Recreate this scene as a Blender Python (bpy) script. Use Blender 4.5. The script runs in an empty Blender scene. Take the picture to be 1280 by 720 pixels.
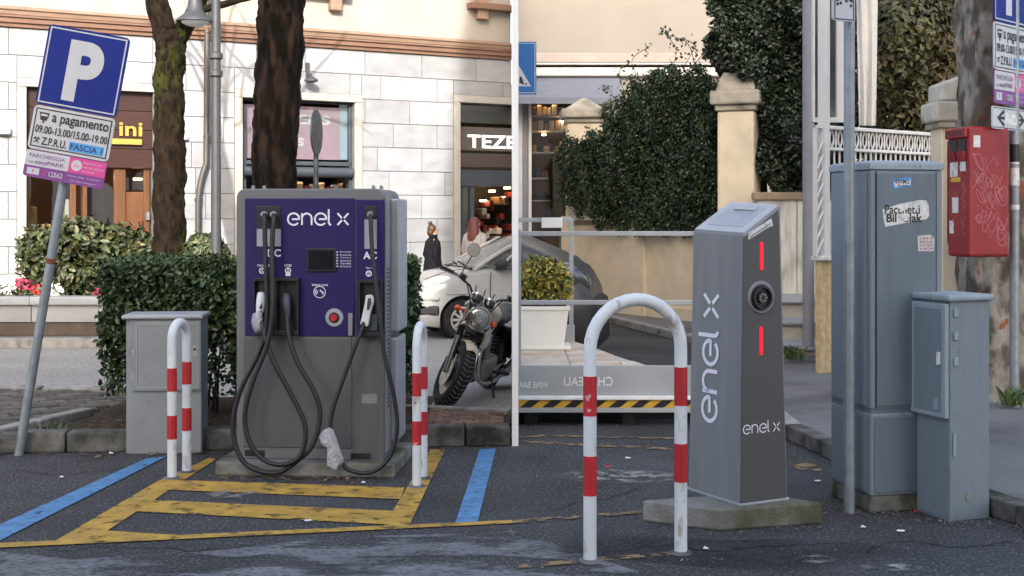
import bpy, bmesh, math, random
import numpy as np
from mathutils import Vector, Matrix

SC = bpy.context.scene
COL = SC.collection
R = math.radians
rnd = random.Random(7)

# ------------------------------------------------------------------ camera
F, HX, HY, CH = 1600.0, 640.0, 270.0, 1.6      # focal length in photo pixels, horizon row, eye height
cam = bpy.data.cameras.new('camera')
cam.sensor_width = 36
cam.lens = 36 * F / 1280
cam.shift_y = -(360 - HY) / 1280
cam.clip_end = 900
camo = bpy.data.objects.new('camera', cam)
COL.objects.link(camo)
camo.location = (0, 0, CH)
camo.rotation_euler = (R(90), 0, 0)
SC.camera = camo

# ------------------------------------------------------------------ sky and sun
SUN_EL, SUN_AZ = 26.0, 3.0        # degrees; azimuth measured from straight behind the camera towards the right
w = bpy.data.worlds.new('World')
SC.world = w
w.use_nodes = True
nt = w.node_tree
sky = nt.nodes.new('ShaderNodeTexSky')
sky.sky_type = 'NISHITA'
sky.sun_disc = False
sky.sun_elevation = R(SUN_EL)
sky.sun_rotation = R(180 - SUN_AZ)
sky.dust_density = 4.0
sky.ozone_density = 0.6
bg = nt.nodes['Background']
bg.inputs['Strength'].default_value = 0.15
nt.links.new(sky.outputs[0], bg.inputs['Color'])
sl = bpy.data.lights.new('sun', 'SUN')
sl.energy = 2.0
sl.angle = R(0.5)
sl.color = (1.0, 0.95, 0.88)
so = bpy.data.objects.new('sun', sl)
COL.objects.link(so)
sd = Vector((math.sin(R(SUN_AZ)) * math.cos(R(SUN_EL)), -math.cos(R(SUN_AZ)) * math.cos(R(SUN_EL)), math.sin(R(SUN_EL))))
so.rotation_euler = sd.to_track_quat('Z', 'Y').to_euler()
so.location = sd * 60
SC.view_settings.view_transform = 'Standard'
SC.view_settings.look = 'None'
SC.view_settings.gamma = 1
SC.view_settings.use_curve_mapping = False
SC.view_settings.exposure = 1.84
SC.cycles.max_bounces = 6

# ------------------------------------------------------------------ pixel helpers (direction only; depth from what a thing touches)
def gp(x, y, z=0.0):
    Z = F * (CH - z) / (y - HY)
    return Vector(((x - HX) * Z / F, Z, z))

def pz(x, y, Z):
    return Vector(((x - HX) * Z / F, Z, CH - (y - HY) * Z / F))

# ------------------------------------------------------------------ materials
MATS = {}
def srgb(r, g, b):
    f = lambda c: (c / 255 / 12.92) if c <= 10 else (((c / 255 + 0.055) / 1.055) ** 2.4)
    return (f(r), f(g), f(b))

def M(name, col, rough=0.6, metal=0.0, var=0.18, sc=5.0, bump=0.1, bsc=60.0, col2=None, sc2=2.5, th=0.58, soft=0.08,
      rand=0.0, island=0.0, emit=0.0, coat=0.0, spec=0.5, stretch=None, alpha=1.0, trans=0.0, col3=None, sc3=30, th3=0.66, mask=None, bdist=0.01):
    m = bpy.data.materials.new(name)
    m.use_nodes = True
    n, l = m.node_tree.nodes, m.node_tree.links
    b = n['Principled BSDF']
    b.inputs['Roughness'].default_value = rough
    b.inputs['Metallic'].default_value = metal
    b.inputs['Specular IOR Level'].default_value = spec if rough < .7 else min(spec, .5 - (rough - .7) * 1.6)
    b.inputs['Coat Weight'].default_value = coat
    b.inputs['Alpha'].default_value = alpha
    b.inputs['Transmission Weight'].default_value = trans
    tc = n.new('ShaderNodeTexCoord')
    mp = n.new('ShaderNodeMapping')
    l.new(tc.outputs['Object'], mp.inputs[0])
    if stretch:
        mp.inputs['Scale'].default_value = stretch
    if rand:
        oi = n.new('ShaderNodeObjectInfo')
        ml = n.new('ShaderNodeMath'); ml.operation = 'MULTIPLY'; ml.inputs[1].default_value = 37.0
        l.new(oi.outputs['Random'], ml.inputs[0])
        l.new(ml.outputs[0], mp.inputs['Location'])
    def noise(s, d=6):
        k = n.new('ShaderNodeTexNoise')
        k.inputs['Scale'].default_value = s
        k.inputs['Detail'].default_value = d
        l.new(mp.outputs[0], k.inputs['Vector'])
        return k.outputs['Fac']
    def rng(src, a, c, lo, hi):
        k = n.new('ShaderNodeMapRange')
        k.inputs[1].default_value = a; k.inputs[2].default_value = c
        k.inputs[3].default_value = lo; k.inputs[4].default_value = hi
        l.new(src, k.inputs[0])
        return k.outputs[0]
    def mix(fac, a, c, mode='MIX'):
        k = n.new('ShaderNodeMix'); k.data_type = 'RGBA'; k.blend_type = mode
        if isinstance(fac, float): k.inputs[0].default_value = fac
        else: l.new(fac, k.inputs[0])
        for i, v in ((6, a), (7, c)):
            if isinstance(v, tuple): k.inputs[i].default_value = (*v, 1)
            else: l.new(v, k.inputs[i])
        return k.outputs[2]
    c = col
    if col2:
        c = mix(rng(noise(sc2, 8), th - soft, th + soft, 0, 1), c, col2)
    if col3:
        c = mix(rng(noise(sc3, 3), th3 - 0.04, th3 + 0.04, 0, 1), c, col3)
    f = rng(noise(sc), 0.25, 0.75, 1 - var, 1 + var)
    if rand:
        f2 = n.new('ShaderNodeMath'); f2.operation = 'MULTIPLY'
        l.new(f, f2.inputs[0])
        l.new(rng(oi.outputs['Random'], 0, 1, 1 - rand, 1 + rand), f2.inputs[1])
        f = f2.outputs[0]
    if island:
        ge = n.new('ShaderNodeNewGeometry')
        f2 = n.new('ShaderNodeMath'); f2.operation = 'MULTIPLY'
        l.new(f, f2.inputs[0])
        l.new(rng(ge.outputs['Random Per Island'], 0, 1, 1 - island, 1 + island), f2.inputs[1])
        f = f2.outputs[0]
    cr = n.new('ShaderNodeCombineColor')
    for i in range(3): l.new(f, cr.inputs[i])
    c = mix(1.0, c, cr.outputs[0], 'MULTIPLY')
    l.new(c, b.inputs['Base Color'])
    if mask:
        # worn film: holes where the noise is high, soft fade towards the rim of the patch when round
        msc, mth, msf, round_ = mask
        al = rng(noise(msc, 9), mth - msf, mth + msf, 1, 0)
        if round_:
            gr = n.new('ShaderNodeTexGradient'); gr.gradient_type = 'SPHERICAL'
            m2 = n.new('ShaderNodeMapping'); m2.inputs['Location'].default_value = (-1, -1, 0); m2.inputs['Scale'].default_value = (2, 2, 0)
            l.new(tc.outputs['Generated'], m2.inputs[0]); l.new(m2.outputs[0], gr.inputs[0])
            k2 = n.new('ShaderNodeMath'); k2.operation = 'MULTIPLY'
            l.new(rng(gr.outputs['Fac'], 0.0, 0.5, 0, 1), k2.inputs[0]); l.new(al, k2.inputs[1]); al = k2.outputs[0]
        l.new(al, b.inputs['Alpha'])
    if emit:
        l.new(c, b.inputs['Emission Color'])
        b.inputs['Emission Strength'].default_value = emit
    rr = rng(noise(sc * 2.3), 0.3, 0.7, max(0.02, rough - 0.08), min(1, rough + 0.08))
    l.new(rr, b.inputs['Roughness'])
    if bump:
        bp = n.new('ShaderNodeBump')
        bp.inputs['Strength'].default_value = min(1, bump)
        bp.inputs['Distance'].default_value = bdist
        l.new(noise(bsc, 5), bp.inputs['Height'])
        l.new(bp.outputs[0], b.inputs['Normal'])
    MATS[name] = m
    return m

def glass(name, tint=(0.9, 0.95, 0.95), rough=0.02, mixf=0.25):
    m = bpy.data.materials.new(name)
    m.use_nodes = True
    n, l = m.node_tree.nodes, m.node_tree.links
    n.remove(n['Principled BSDF'])
    t = n.new('ShaderNodeBsdfTransparent'); t.inputs[0].default_value = (*tint, 1)
    g = n.new('ShaderNodeBsdfGlossy'); g.inputs['Roughness'].default_value = rough
    fr = n.new('ShaderNodeFresnel'); fr.inputs[0].default_value = 1.5
    ad = n.new('ShaderNodeMath'); ad.operation = 'MULTIPLY_ADD'
    ad.inputs[1].default_value = 1.0; ad.inputs[2].default_value = mixf
    l.new(fr.outputs[0], ad.inputs[0])
    mx = n.new('ShaderNodeMixShader')
    l.new(ad.outputs[0], mx.inputs[0]); l.new(t.outputs[0], mx.inputs[1]); l.new(g.outputs[0], mx.inputs[2])
    l.new(mx.outputs[0], n['Material Output'].inputs[0])
    MATS[name] = m
    return m

# ------------------------------------------------------------------ mesh builder
class MB:
    def __init__(s): s.v = []; s.f = []
    def raw(s, vs, fs):
        o = len(s.v)
        s.v += [Vector(p) for p in vs]
        s.f += [tuple(i + o for i in q) for q in fs]
        return s
    def hexa(s, p):   # 8 points: bottom 4 ccw, top 4 ccw
        return s.raw(p, [(3, 2, 1, 0), (4, 5, 6, 7), (0, 1, 5, 4), (1, 2, 6, 5), (2, 3, 7, 6), (3, 0, 4, 7)])
    def box(s, x0, x1, y0, y1, z0, z1, mtx=None):
        p = [Vector(q) for q in ((x0, y0, z0), (x1, y0, z0), (x1, y1, z0), (x0, y1, z0), (x0, y0, z1), (x1, y0, z1), (x1, y1, z1), (x0, y1, z1))]
        if mtx: p = [mtx @ q for q in p]
        return s.hexa(p)
    def prism(s, bot, top):
        n = len(bot)
        fs = [tuple(range(n - 1, -1, -1)), tuple(range(n, 2 * n))]
        fs += [(i, (i + 1) % n, n + (i + 1) % n, n + i) for i in range(n)]
        return s.raw(list(bot) + list(top), fs)
    def rings(s, rs, cap=True, closed=True):
        n = len(rs[0]); vs = [p for r in rs for p in r]; fs = []
        for k in range(len(rs) - 1):
            for i in range(n if closed else n - 1):
                j = (i + 1) % n
                fs.append((k * n + i, k * n + j, (k + 1) * n + j, (k + 1) * n + i))
        if cap:
            fs.append(tuple(range(n - 1, -1, -1)))
            m = (len(rs) - 1) * n
            fs.append(tuple(range(m, m + n)))
        return s.raw(vs, fs)
    def tube(s, pts, r, n=8, cap=True):
        pts = [Vector(p) for p in pts]
        rr = r if isinstance(r, (list, tuple)) else [r] * len(pts)
        rs = []; ref = None
        for i, p in enumerate(pts):
            t = (pts[min(i + 1, len(pts) - 1)] - pts[max(i - 1, 0)]).normalized()
            if ref is None:
                a = Vector((0, 0, 1)) if abs(t.z) < 0.9 else Vector((1, 0, 0))
                ref = t.cross(a).normalized()
            ref = (ref - t * ref.dot(t)).normalized()
            bn = t.cross(ref)
            rs.append([p + (ref * math.cos(2 * math.pi * k / n) + bn * math.sin(2 * math.pi * k / n)) * rr[i] for k in range(n)])
        return s.rings(rs, cap)
    def lathe(s, prof, mtx=None, n=20):
        mtx = mtx or Matrix()
        rs = [[mtx @ Vector((r * math.cos(2 * math.pi * k / n), r * math.sin(2 * math.pi * k / n), z)) for k in range(n)] for r, z in prof]
        return s.rings(rs, True)
    def ball(s, c, rx, ry, rz, n=14, mtx=None):
        pr = [(max(1e-3, math.sin(math.pi * i / 9)), -math.cos(math.pi * i / 9)) for i in range(10)]
        m = Matrix.Translation(c) @ (mtx or Matrix()) @ Matrix.Diagonal((rx, ry, rz, 1))
        return s.lathe(pr, m, n)

def spline(pts, per=6):
    pts = [Vector(p) for p in pts]; out = []
    for i in range(len(pts) - 1):
        p0 = pts[max(i - 1, 0)]; p1 = pts[i]; p2 = pts[i + 1]; p3 = pts[min(i + 2, len(pts) - 1)]
        for k in range(per):
            t = k / per
            out.append(0.5 * ((2 * p1) + (p2 - p0) * t + (2 * p0 - 5 * p1 + 4 * p2 - p3) * t * t + (3 * p1 - p0 - 3 * p2 + p3) * t ** 3))
    out.append(pts[-1])
    return out

# ------------------------------------------------------------------ objects
INV = {}
def clean(me, bevel=0, smooth=None, clip=None, seg=2):
    bm = bmesh.new(); bm.from_mesh(me)
    bmesh.ops.remove_doubles(bm, verts=bm.verts, dist=1e-5)
    if clip:
        bmesh.ops.bisect_plane(bm, geom=bm.verts[:] + bm.edges[:] + bm.faces[:], plane_co=clip[0], plane_no=clip[1], clear_outer=True)
    bmesh.ops.recalc_face_normals(bm, faces=bm.faces)
    if bevel:
        es = [e for e in bm.edges if len(e.link_faces) == 2 and e.calc_face_angle(0) > R(28)]
        bmesh.ops.bevel(bm, geom=es, offset=bevel, segments=seg, profile=0.5, affect='EDGES', clamp_overlap=True)
    bm.to_mesh(me); bm.free()
    if smooth is not None:
        me.polygons.foreach_set('use_smooth', [True] * len(me.polygons))
        me.set_sharp_from_angle(angle=R(smooth))

def mesh_obj(name, mb, mat, inv=None, bevel=0, smooth=None, clip=None, seg=2, docl=True):
    me = bpy.data.meshes.new(name)
    me.from_pydata([tuple(inv @ p) if inv else tuple(p) for p in mb.v], [], mb.f)
    if clip and inv:
        clip = (inv @ Vector(clip[0]), inv.to_3x3() @ Vector(clip[1]))
    if docl: clean(me, bevel, smooth, clip, seg)
    me.materials.append(mat)
    o = bpy.data.objects.new(name, me)
    COL.objects.link(o)
    return o

def thing(name, label, cat, loc, group=None, rz=0.0):
    o = bpy.data.objects.new(name, None)
    COL.objects.link(o)
    o.empty_display_size = 0.1
    o.location = loc; o.rotation_euler = (0, 0, rz)
    o['label'] = label; o['category'] = cat
    if group: o['group'] = group
    INV[o] = (Matrix.Translation(loc) @ Matrix.Rotation(rz, 4, 'Z')).inverted()
    return o

def part(parent, name, mb, mat, label=None, kind=None, **k):
    inv = INV[parent]
    o = mesh_obj(name, mb, mat, inv, **k)
    o.parent = parent
    INV[o] = inv
    if label: o['label'] = label
    if kind: o['kind'] = kind
    return o

def single(name, mb, mat, label, cat, loc, group=None, kind=None, **k):
    inv = Matrix.Translation(loc).inverted()
    o = mesh_obj(name, mb, mat, inv, **k)
    o.location = loc
    INV[o] = inv
    o['label'] = label; o['category'] = cat
    if group: o['group'] = group
    if kind: o['kind'] = kind
    return o

def struct(name, mb, mat, label=None, cat=None, **k):
    o = mesh_obj(name, mb, mat, None, **k)
    INV[o] = Matrix()
    o['kind'] = 'structure'
    o['label'] = label or name.replace('_', ' ')
    o['category'] = cat or name.split('_')[-1]
    return o

def piece(parent, name, me, mtx):      # shares mesh data
    o = bpy.data.objects.new(name, me)
    COL.objects.link(o)
    o.parent = parent
    o.matrix_local = INV[parent] @ mtx
    return o

# ------------------------------------------------------------------ flat faces addressed by photo pixel
class Face:
    def __init__(s, p0, u, v=(0, 0, 1)):
        s.p0 = Vector(p0); s.u = Vector(u).normalized(); s.v = Vector(v).normalized(); s.n = s.u.cross(s.v).normalized()
    def P(s, a, b, d=0.0): return s.p0 + s.u * a + s.v * b + s.n * d
    def hit(s, x, y, d=0.0):
        C = Vector((0, 0, CH)); r = Vector(((x - HX) / F, 1, -(y - HY) / F))
        t = (s.p0 + s.n * d - C).dot(s.n) / r.dot(s.n)
        return C + r * t
    def ab(s, x, y, d=0.0):
        q = s.hit(x, y, d) - s.p0
        return q.dot(s.u), q.dot(s.v)
    def box(s, mb, a0, a1, b0, b1, d0, d1):
        return mb.hexa([s.P(a0, b0, d0), s.P(a1, b0, d0), s.P(a1, b0, d1), s.P(a0, b0, d1), s.P(a0, b1, d0), s.P(a1, b1, d0), s.P(a1, b1, d1), s.P(a0, b1, d1)])
    def pxbox(s, mb, x0, y0, x1, y1, d0, d1):
        a0, b1 = s.ab(x0, y0, d1); a1, b0 = s.ab(x1, y1, d1)
        return s.box(mb, a0, a1, b0, b1, d0, d1)
    def poly(s, mb, pts, d0, d1):
        return mb.prism([s.P(a, b, d0) for a, b in pts], [s.P(a, b, d1) for a, b in pts])
    def pxpoly(s, mb, pts, d0, d1): return s.poly(mb, [s.ab(p[0], p[1], d1) for p in pts], d0, d1)
    def rrect(s, mb, a0, a1, b0, b1, r, d0, d1, n=5):
        pts = []
        for cx, cy, t0 in ((a1 - r, b1 - r, 0), (a0 + r, b1 - r, 90), (a0 + r, b0 + r, 180), (a1 - r, b0 + r, 270)):
            for k in range(n + 1):
                t = R(t0 + 90 * k / n)
                pts.append((cx + r * math.cos(t), cy + r * math.sin(t)))
        return s.poly(mb, pts, d0, d1)
    def disc(s, mb, a, b, r, d0, d1, n=24, r1=None):
        r1 = r if r1 is None else r1
        c = lambda q, d: [s.P(a + q * math.cos(2 * math.pi * k / n), b + q * math.sin(2 * math.pi * k / n), d) for k in range(n)]
        return mb.rings([c(r, d0), c(r1, d1)])
    def text(s, mb, t, a0, a1, b0, b1, d, bold=0.0, flip=False):
        vs, fs = glyphs(t, bold)
        for_ = lambda p: s.P((a1 - (a1 - a0) * p[0]) if flip else (a0 + (a1 - a0) * p[0]), b0 + (b1 - b0) * p[1], d)
        return mb.raw([for_(p) for p in vs], fs)
    def pxtext(s, mb, t, x0, y0, x1, y1, d, bold=0.0, flip=False):
        a0, b1 = s.ab(x0, y0, d); a1, b0 = s.ab(x1, y1, d)
        return s.text(mb, t, a0, a1, b0, b1, d, bold, flip)

GL = {}
def glyphs(t, bold=0.0):
    if (t, bold) in GL: return GL[(t, bold)]
    cu = bpy.data.curves.new('t', 'FONT'); cu.body = t; cu.offset = bold; cu.resolution_u = 8 if len(t) < 3 else 4
    o = bpy.data.objects.new('t', cu); COL.objects.link(o)
    dg = bpy.context.evaluated_depsgraph_get()
    me = bpy.data.meshes.new_from_object(o.evaluated_get(dg))
    vs = [v.co.copy() for v in me.vertices]; fs = [tuple(p.vertices) for p in me.polygons]
    bpy.data.objects.remove(o); bpy.data.curves.remove(cu); bpy.data.meshes.remove(me)
    x0 = min(v.x for v in vs); x1 = max(v.x for v in vs); y0 = min(v.y for v in vs); y1 = max(v.y for v in vs)
    r = ([((v.x - x0) / (x1 - x0), (v.y - y0) / (y1 - y0)) for v in vs], fs)
    GL[(t, bold)] = r
    return r

def logo_strokes():     # thin rounded charger logo "enel x"; returns polylines, overall width 5.0, x-height 1, ascender 1.3
    out = []
    def arc(cx, cy, r, t0, t1, n=18): return [(cx + r * math.cos(R(t0 + (t1 - t0) * k / n)), cy + r * math.sin(R(t0 + (t1 - t0) * k / n))) for k in range(n + 1)]
    def e(x): return [(x + 0.35, 0.5)] + [(x + 0.98, 0.5)] + arc(x + 0.5, 0.5, 0.48, 8, 320)
    out.append(e(0))
    x = 1.2
    out.append([(x, 0.02), (x, 0.98)])
    out.append([(x, 0.5)] + arc(x + 0.4, 0.56, 0.4, 175, 0, 14) + [(x + 0.8, 0.02)])
    out.append(e(2.25))
    x = 3.42
    out.append([(x, 1.32), (x, 0.25)] + arc(x + 0.22, 0.25, 0.22, 180, 262, 6))
    x = 4.15
    for p, q in (((0, 0.02), (0.36, 0.42)), ((0.9, 0.98), (0.54, 0.58)), ((0, 0.98), (0.36, 0.58)), ((0.9, 0.02), (0.54, 0.42))):
        out.append([(x + p[0], p[1]), (x + q[0], q[1])])
    return out

def ribbon(mb, face, pts, wd, d):
    n = len(pts); L = []; Rr = []
    for i in range(n):
        a = Vector(pts[max(i - 1, 0)]); b = Vector(pts[min(i + 1, n - 1)])
        t = (b - a).normalized(); nn = Vector((-t.y, t.x)) * wd / 2
        p = Vector(pts[i]); L.append(p + nn); Rr.append(p - nn)
    mb.raw([face.P(p.x, p.y, d) for p in L] + [face.P(p.x, p.y, d) for p in Rr], [(i, i + 1, n + i + 1, n + i) for i in range(n - 1)])

# ------------------------------------------------------------------ foliage
def leaves(P, N, L, seed=1, aspect=0.5, tilt=0.7, droop=0.3, lvar=0.35):
    g = np.random.default_rng(seed)
    n = len(P)
    N = N + g.normal(size=(n, 3)) * tilt
    N /= np.linalg.norm(N, axis=1)[:, None]
    T = g.normal(size=(n, 3)); T[:, 2] -= droop
    T -= N * (T * N).sum(1)[:, None]
    T /= np.linalg.norm(T, axis=1)[:, None]
    B = np.cross(N, T)
    l = (L * (1 + g.uniform(-lvar, lvar, n)))[:, None]; wv = l * aspect * 0.5
    f = N * wv * 0.45
    V = np.stack([P, P + T * l * .3 + B * wv + f, P + T * l * .7 + B * wv * .75 + f, P + T * l, P + T * l * .7 - B * wv * .75 + f, P + T * l * .3 - B * wv + f], 1).reshape(-1, 3)
    return V, n

def leaf_obj(name, P, N, L, mat, parent, seed=1, **k):
    V, n = leaves(P, N, L, seed, **k)
    M4 = np.array(INV[parent])
    V = V @ M4[:3, :3].T + M4[:3, 3]
    me = bpy.data.meshes.new(name)
    i = np.arange(n)[:, None] * 6
    fc = np.concatenate([i + np.array([0, 1, 2, 3]), i + np.array([0, 3, 4, 5])], 1).reshape(-1, 4)
    me.vertices.add(len(V)); me.vertices.foreach_set('co', V.ravel())
    me.loops.add(fc.size); me.loops.foreach_set('vertex_index', fc.ravel())
    me.polygons.add(len(fc)); me.polygons.foreach_set('loop_start', np.arange(len(fc)) * 4)
    me.polygons.foreach_set('loop_total', np.full(len(fc), 4))
    me.update(calc_edges=True); me.validate()
    me.materials.append(mat)
    o = bpy.data.objects.new(name, me); COL.objects.link(o); o.parent = parent
    return o

def lump(P, s=1.0, ph=0.0):   # smooth pseudo noise in -1..1
    x, y, z = P[:, 0] * s, P[:, 1] * s, P[:, 2] * s
    return (np.sin(x * 2.1 + y * 1.3 + ph) + np.sin(y * 2.7 - z * 1.9 + ph * 2) + np.sin(z * 3.1 + x * 1.7 - ph) + 0.7 * np.sin(x * 5.3 - z * 4.1 + ph * 3) + 0.7 * np.sin(y * 6.1 + z * 5.7)) / 4.4

def box_shell(n, lo, hi, seed, w=(3, 1, 1, 2, .5), depth=0.12, amp=0.06):   # front,left,right,top,back weights
    g = np.random.default_rng(seed)
    lo = np.array(lo); hi = np.array(hi)
    P = lo + (hi - lo) * g.random((n, 3)); N = np.zeros((n, 3))
    w = np.array(w, float); sz = hi - lo
    ar = np.array([sz[0] * sz[2], sz[1] * sz[2], sz[1] * sz[2], sz[0] * sz[1], sz[0] * sz[2]]) * w
    k = g.choice(5, n, p=ar / ar.sum())
    for i, (ax, end, d) in enumerate(((1, lo[1], -1), (0, lo[0], -1), (0, hi[0], 1), (2, hi[2], 1), (1, hi[1], 1))):
        q = k == i
        P[q, ax] = end; N[q, ax] = d
    off = lump(P, 2.2, seed) * amp - g.exponential(depth * 0.35, n)
    P += N * off[:, None]
    return P, N
# ------------------------------------------------------------------ material library
M('asphalt', (0.040, 0.040, 0.041), 0.8, var=0.35, sc=0.8, bump=1.0, bsc=60, bdist=.02, col2=(0.068, 0.069, 0.073), sc2=0.7, th=0.58, soft=0.10, col3=(0.17, 0.17, 0.172), sc3=62, th3=0.60)
M('fresh_asphalt', (0.026, 0.027, 0.030), 0.78, var=0.25, sc=2, bump=1.0, bsc=80, col3=(0.10, 0.10, 0.105), sc3=80, th3=0.62, mask=(1.6, .52, .16, True))
M('worn_concrete', (0.14, 0.14, 0.15), 0.85, var=0.25, sc=3, bump=0.8, bsc=70, col2=(0.07, 0.07, 0.076), sc2=9, th=0.52, soft=0.05, stretch=(.45, 1.6, 1))
M('worn_asphalt', (0.17, 0.17, 0.178), 0.85, var=0.3, sc=5, bump=0.9, bsc=60, col3=(0.06, 0.06, 0.064), sc3=55, th3=0.56, stretch=(.5, 1.3, 1), mask=(3.2, .52, .05, False))
M('road_line_blue', (0.075, 0.22, 0.42), 0.7, var=0.25, sc=9, bump=0.8, bsc=130, col2=(0.06, 0.075, 0.09), sc2=22, th=0.64, soft=0.05, mask=(12, .70, .08, False))
M('road_line_yellow', (0.46, 0.27, 0.04), 0.7, var=0.3, sc=7, bump=0.8, bsc=130, col2=(0.07, 0.065, 0.055), sc2=9, th=0.66, soft=0.09, mask=(10, .64, .10, False))
M('road_line_faded', (0.26, 0.17, 0.08), 0.75, var=0.3, sc=7, bump=0.8, bsc=130, col2=(0.06, 0.06, 0.06), sc2=14, th=0.6, soft=0.06, mask=(13, .52, .06, False))
M('road_line_pale', (0.30, 0.29, 0.27), 0.75, var=0.3, sc=7, bump=0.8, bsc=130, col2=(0.06, 0.06, 0.06), sc2=10, th=0.6, soft=0.1, mask=(11, .50, .10, True))
M('kerb_stone', (0.15, 0.147, 0.138), 0.85, var=0.3, sc=9, bump=0.9, bsc=35, col2=(0.028, 0.03, 0.024), sc2=5, th=0.50, soft=0.14, rand=0.12)
M('kerb_light', (0.26, 0.255, 0.24), 0.85, var=0.25, sc=9, bump=0.7, bsc=45, rand=0.1, col2=(0.11, 0.11, 0.10), sc2=6, th=0.62)
M('sett_stone', (0.095, 0.082, 0.070), 0.8, var=0.3, sc=12, bump=0.7, bsc=50, rand=0.35, col2=(0.07, 0.07, 0.065), sc2=6, th=0.55)
M('sett_red', (0.17, 0.10, 0.08), 0.8, var=0.3, sc=12, bump=0.7, bsc=50, rand=0.3)
M('joint_earth', (0.05, 0.045, 0.036), 0.95, var=0.35, sc=8, bump=0.9, bsc=60)
M('soil', (0.050, 0.038, 0.028), 0.95, var=0.4, sc=14, bump=1.0, bsc=45, col3=(0.13, 0.08, 0.04), sc3=40, th3=0.62)
M('pavement', (0.16, 0.16, 0.162), 0.85, var=0.2, sc=2.0, bump=0.5, bsc=120, col2=(0.10, 0.10, 0.105), sc2=1.2, th=0.55)
M('marble', (0.275, 0.285, 0.305), 0.5, var=0.12, sc=3, bump=0.12, bsc=25, rand=0.10, col2=(0.235, 0.245, 0.268), sc2=2.2, th=0.58, soft=0.12, stretch=(1, 1, 2))
M('marble_trim', (0.33, 0.315, 0.29), 0.55, var=0.1, sc=4, bump=0.15, bsc=30, rand=0.05)
M('joint_grey', (0.15, 0.15, 0.15), 0.9, var=0.2)
M('plinth_stone', (0.30, 0.30, 0.30), 0.7, var=0.2, sc=4, bump=0.3, bsc=60)
M('plaster_cream', (0.31, 0.293, 0.262), 0.85, var=0.10, sc=1.6, bump=0.25, bsc=40, col2=(0.30, 0.27, 0.235), sc2=1.3, th=0.62, soft=0.12)
M('cornice_terracotta', (0.18, 0.105, 0.076), 0.8, var=0.18, sc=5, bump=0.2, bsc=60, stretch=(0.4, 0.4, 3))
M('cornice_tan', (0.25, 0.165, 0.12), 0.8, var=0.2, sc=5, bump=0.2, bsc=60, stretch=(0.4, 0.4, 3))
M('wood_dark', (0.034, 0.013, 0.009), 0.4, var=0.35, sc=6, bump=0.1, bsc=30, stretch=(1, 1, 9), rand=0.12)
M('wood_warm', (0.105, 0.044, 0.018), 0.4, var=0.3, sc=5, bump=0.1, bsc=30, stretch=(8, 8, 0.6), rand=0.15)
M('gold', (0.62, 0.42, 0.10), 0.35, metal=0.6, var=0.1)
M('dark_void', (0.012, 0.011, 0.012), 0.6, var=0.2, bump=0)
M('shop_floor', (0.20, 0.16, 0.12), 0.5)
M('frame_slate', (0.040, 0.050, 0.065), 0.45, var=0.12)
M('steel', (0.30, 0.31, 0.33), 0.35, metal=0.7, var=0.12)
M('poster_pink', (0.50, 0.32, 0.40), 0.6, var=0.12, sc=1.2, bump=0)
M('poster_blue', (0.42, 0.55, 0.64), 0.6, var=0.1, bump=0)
M('print_white', (0.80, 0.80, 0.80), 0.5, var=0.03, bump=0)
M('print_black', (0.012, 0.012, 0.014), 0.5, var=0.05, bump=0)
M('sign_band', (0.085, 0.075, 0.07), 0.5, var=0.08)
M('letter_lit', (0.85, 0.85, 0.85), 0.5, var=0.02, bump=0, emit=0.6)
M('lamp_warm', (1.0, 0.62, 0.30), 0.5, var=0.02, bump=0, emit=7.0)
M('goods_red', (0.20, 0.025, 0.02), 0.6, var=0.3, rand=0.4)
M('goods_tan', (0.50, 0.30, 0.14), 0.6, var=0.3, rand=0.4)
M('goods_pale', (0.55, 0.50, 0.45), 0.6, var=0.2, rand=0.3)
glass('shop_glass', (0.85, 0.88, 0.88), 0.02, 0.05)
glass('car_glass', (0.62, 0.66, 0.64), 0.02, 0.06)
M('zinc', (0.075, 0.07, 0.066), 0.5, metal=0.4, var=0.2)
M('lamp_grey', (0.06, 0.063, 0.07), 0.5, metal=0.2, var=0.15)
M('white_enamel', (0.70, 0.70, 0.70), 0.4, var=0.06)
M('bark_moss', (0.017, 0.011, 0.007), 0.95, var=0.6, sc=14, bump=1.0, bsc=30, stretch=(1, 1, 0.4), col2=(0.030, 0.040, 0.005), sc2=2.0, th=0.57, soft=0.08, col3=(0.008, 0.006, 0.005), sc3=22, th3=0.55)
M('bark', (0.040, 0.026, 0.018), 0.95, var=0.6, sc=12, bump=1.0, bsc=26, stretch=(1, 1, 0.25), col2=(0.010, 0.008, 0.006), sc2=16, th=0.48, soft=0.08)
M('twig', (0.045, 0.030, 0.020), 0.9)
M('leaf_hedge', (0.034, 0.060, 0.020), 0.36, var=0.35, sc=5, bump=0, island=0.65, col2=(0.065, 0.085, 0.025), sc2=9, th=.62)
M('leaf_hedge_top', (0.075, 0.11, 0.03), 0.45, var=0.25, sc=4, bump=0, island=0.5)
M('leaf_shrub', (0.036, 0.050, 0.016), 0.5, var=0.35, sc=5, bump=0, island=0.6, col2=(0.095, 0.075, 0.03), sc2=8, th=0.6)
M('leaf_ivy', (0.022, 0.044, 0.016), 0.34, var=0.4, sc=2.5, bump=0, island=0.65, col2=(0.05, 0.072, 0.022), sc2=5, th=.62)
M('leaf_dark', (0.016, 0.030, 0.012), 0.36, var=0.35, sc=1.5, bump=0, island=0.6)
M('leaf_olive', (0.070, 0.072, 0.022), 0.5, var=0.4, sc=1.6, bump=0, island=0.5, col2=(0.09, 0.06, 0.025), sc2=2.2, th=0.58)
M('leaf_gold', (0.34, 0.29, 0.055), 0.5, var=0.3, sc=9, bump=0, island=0.5, col2=(0.07, 0.10, 0.02), sc2=16, th=0.54, soft=0.04)
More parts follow.
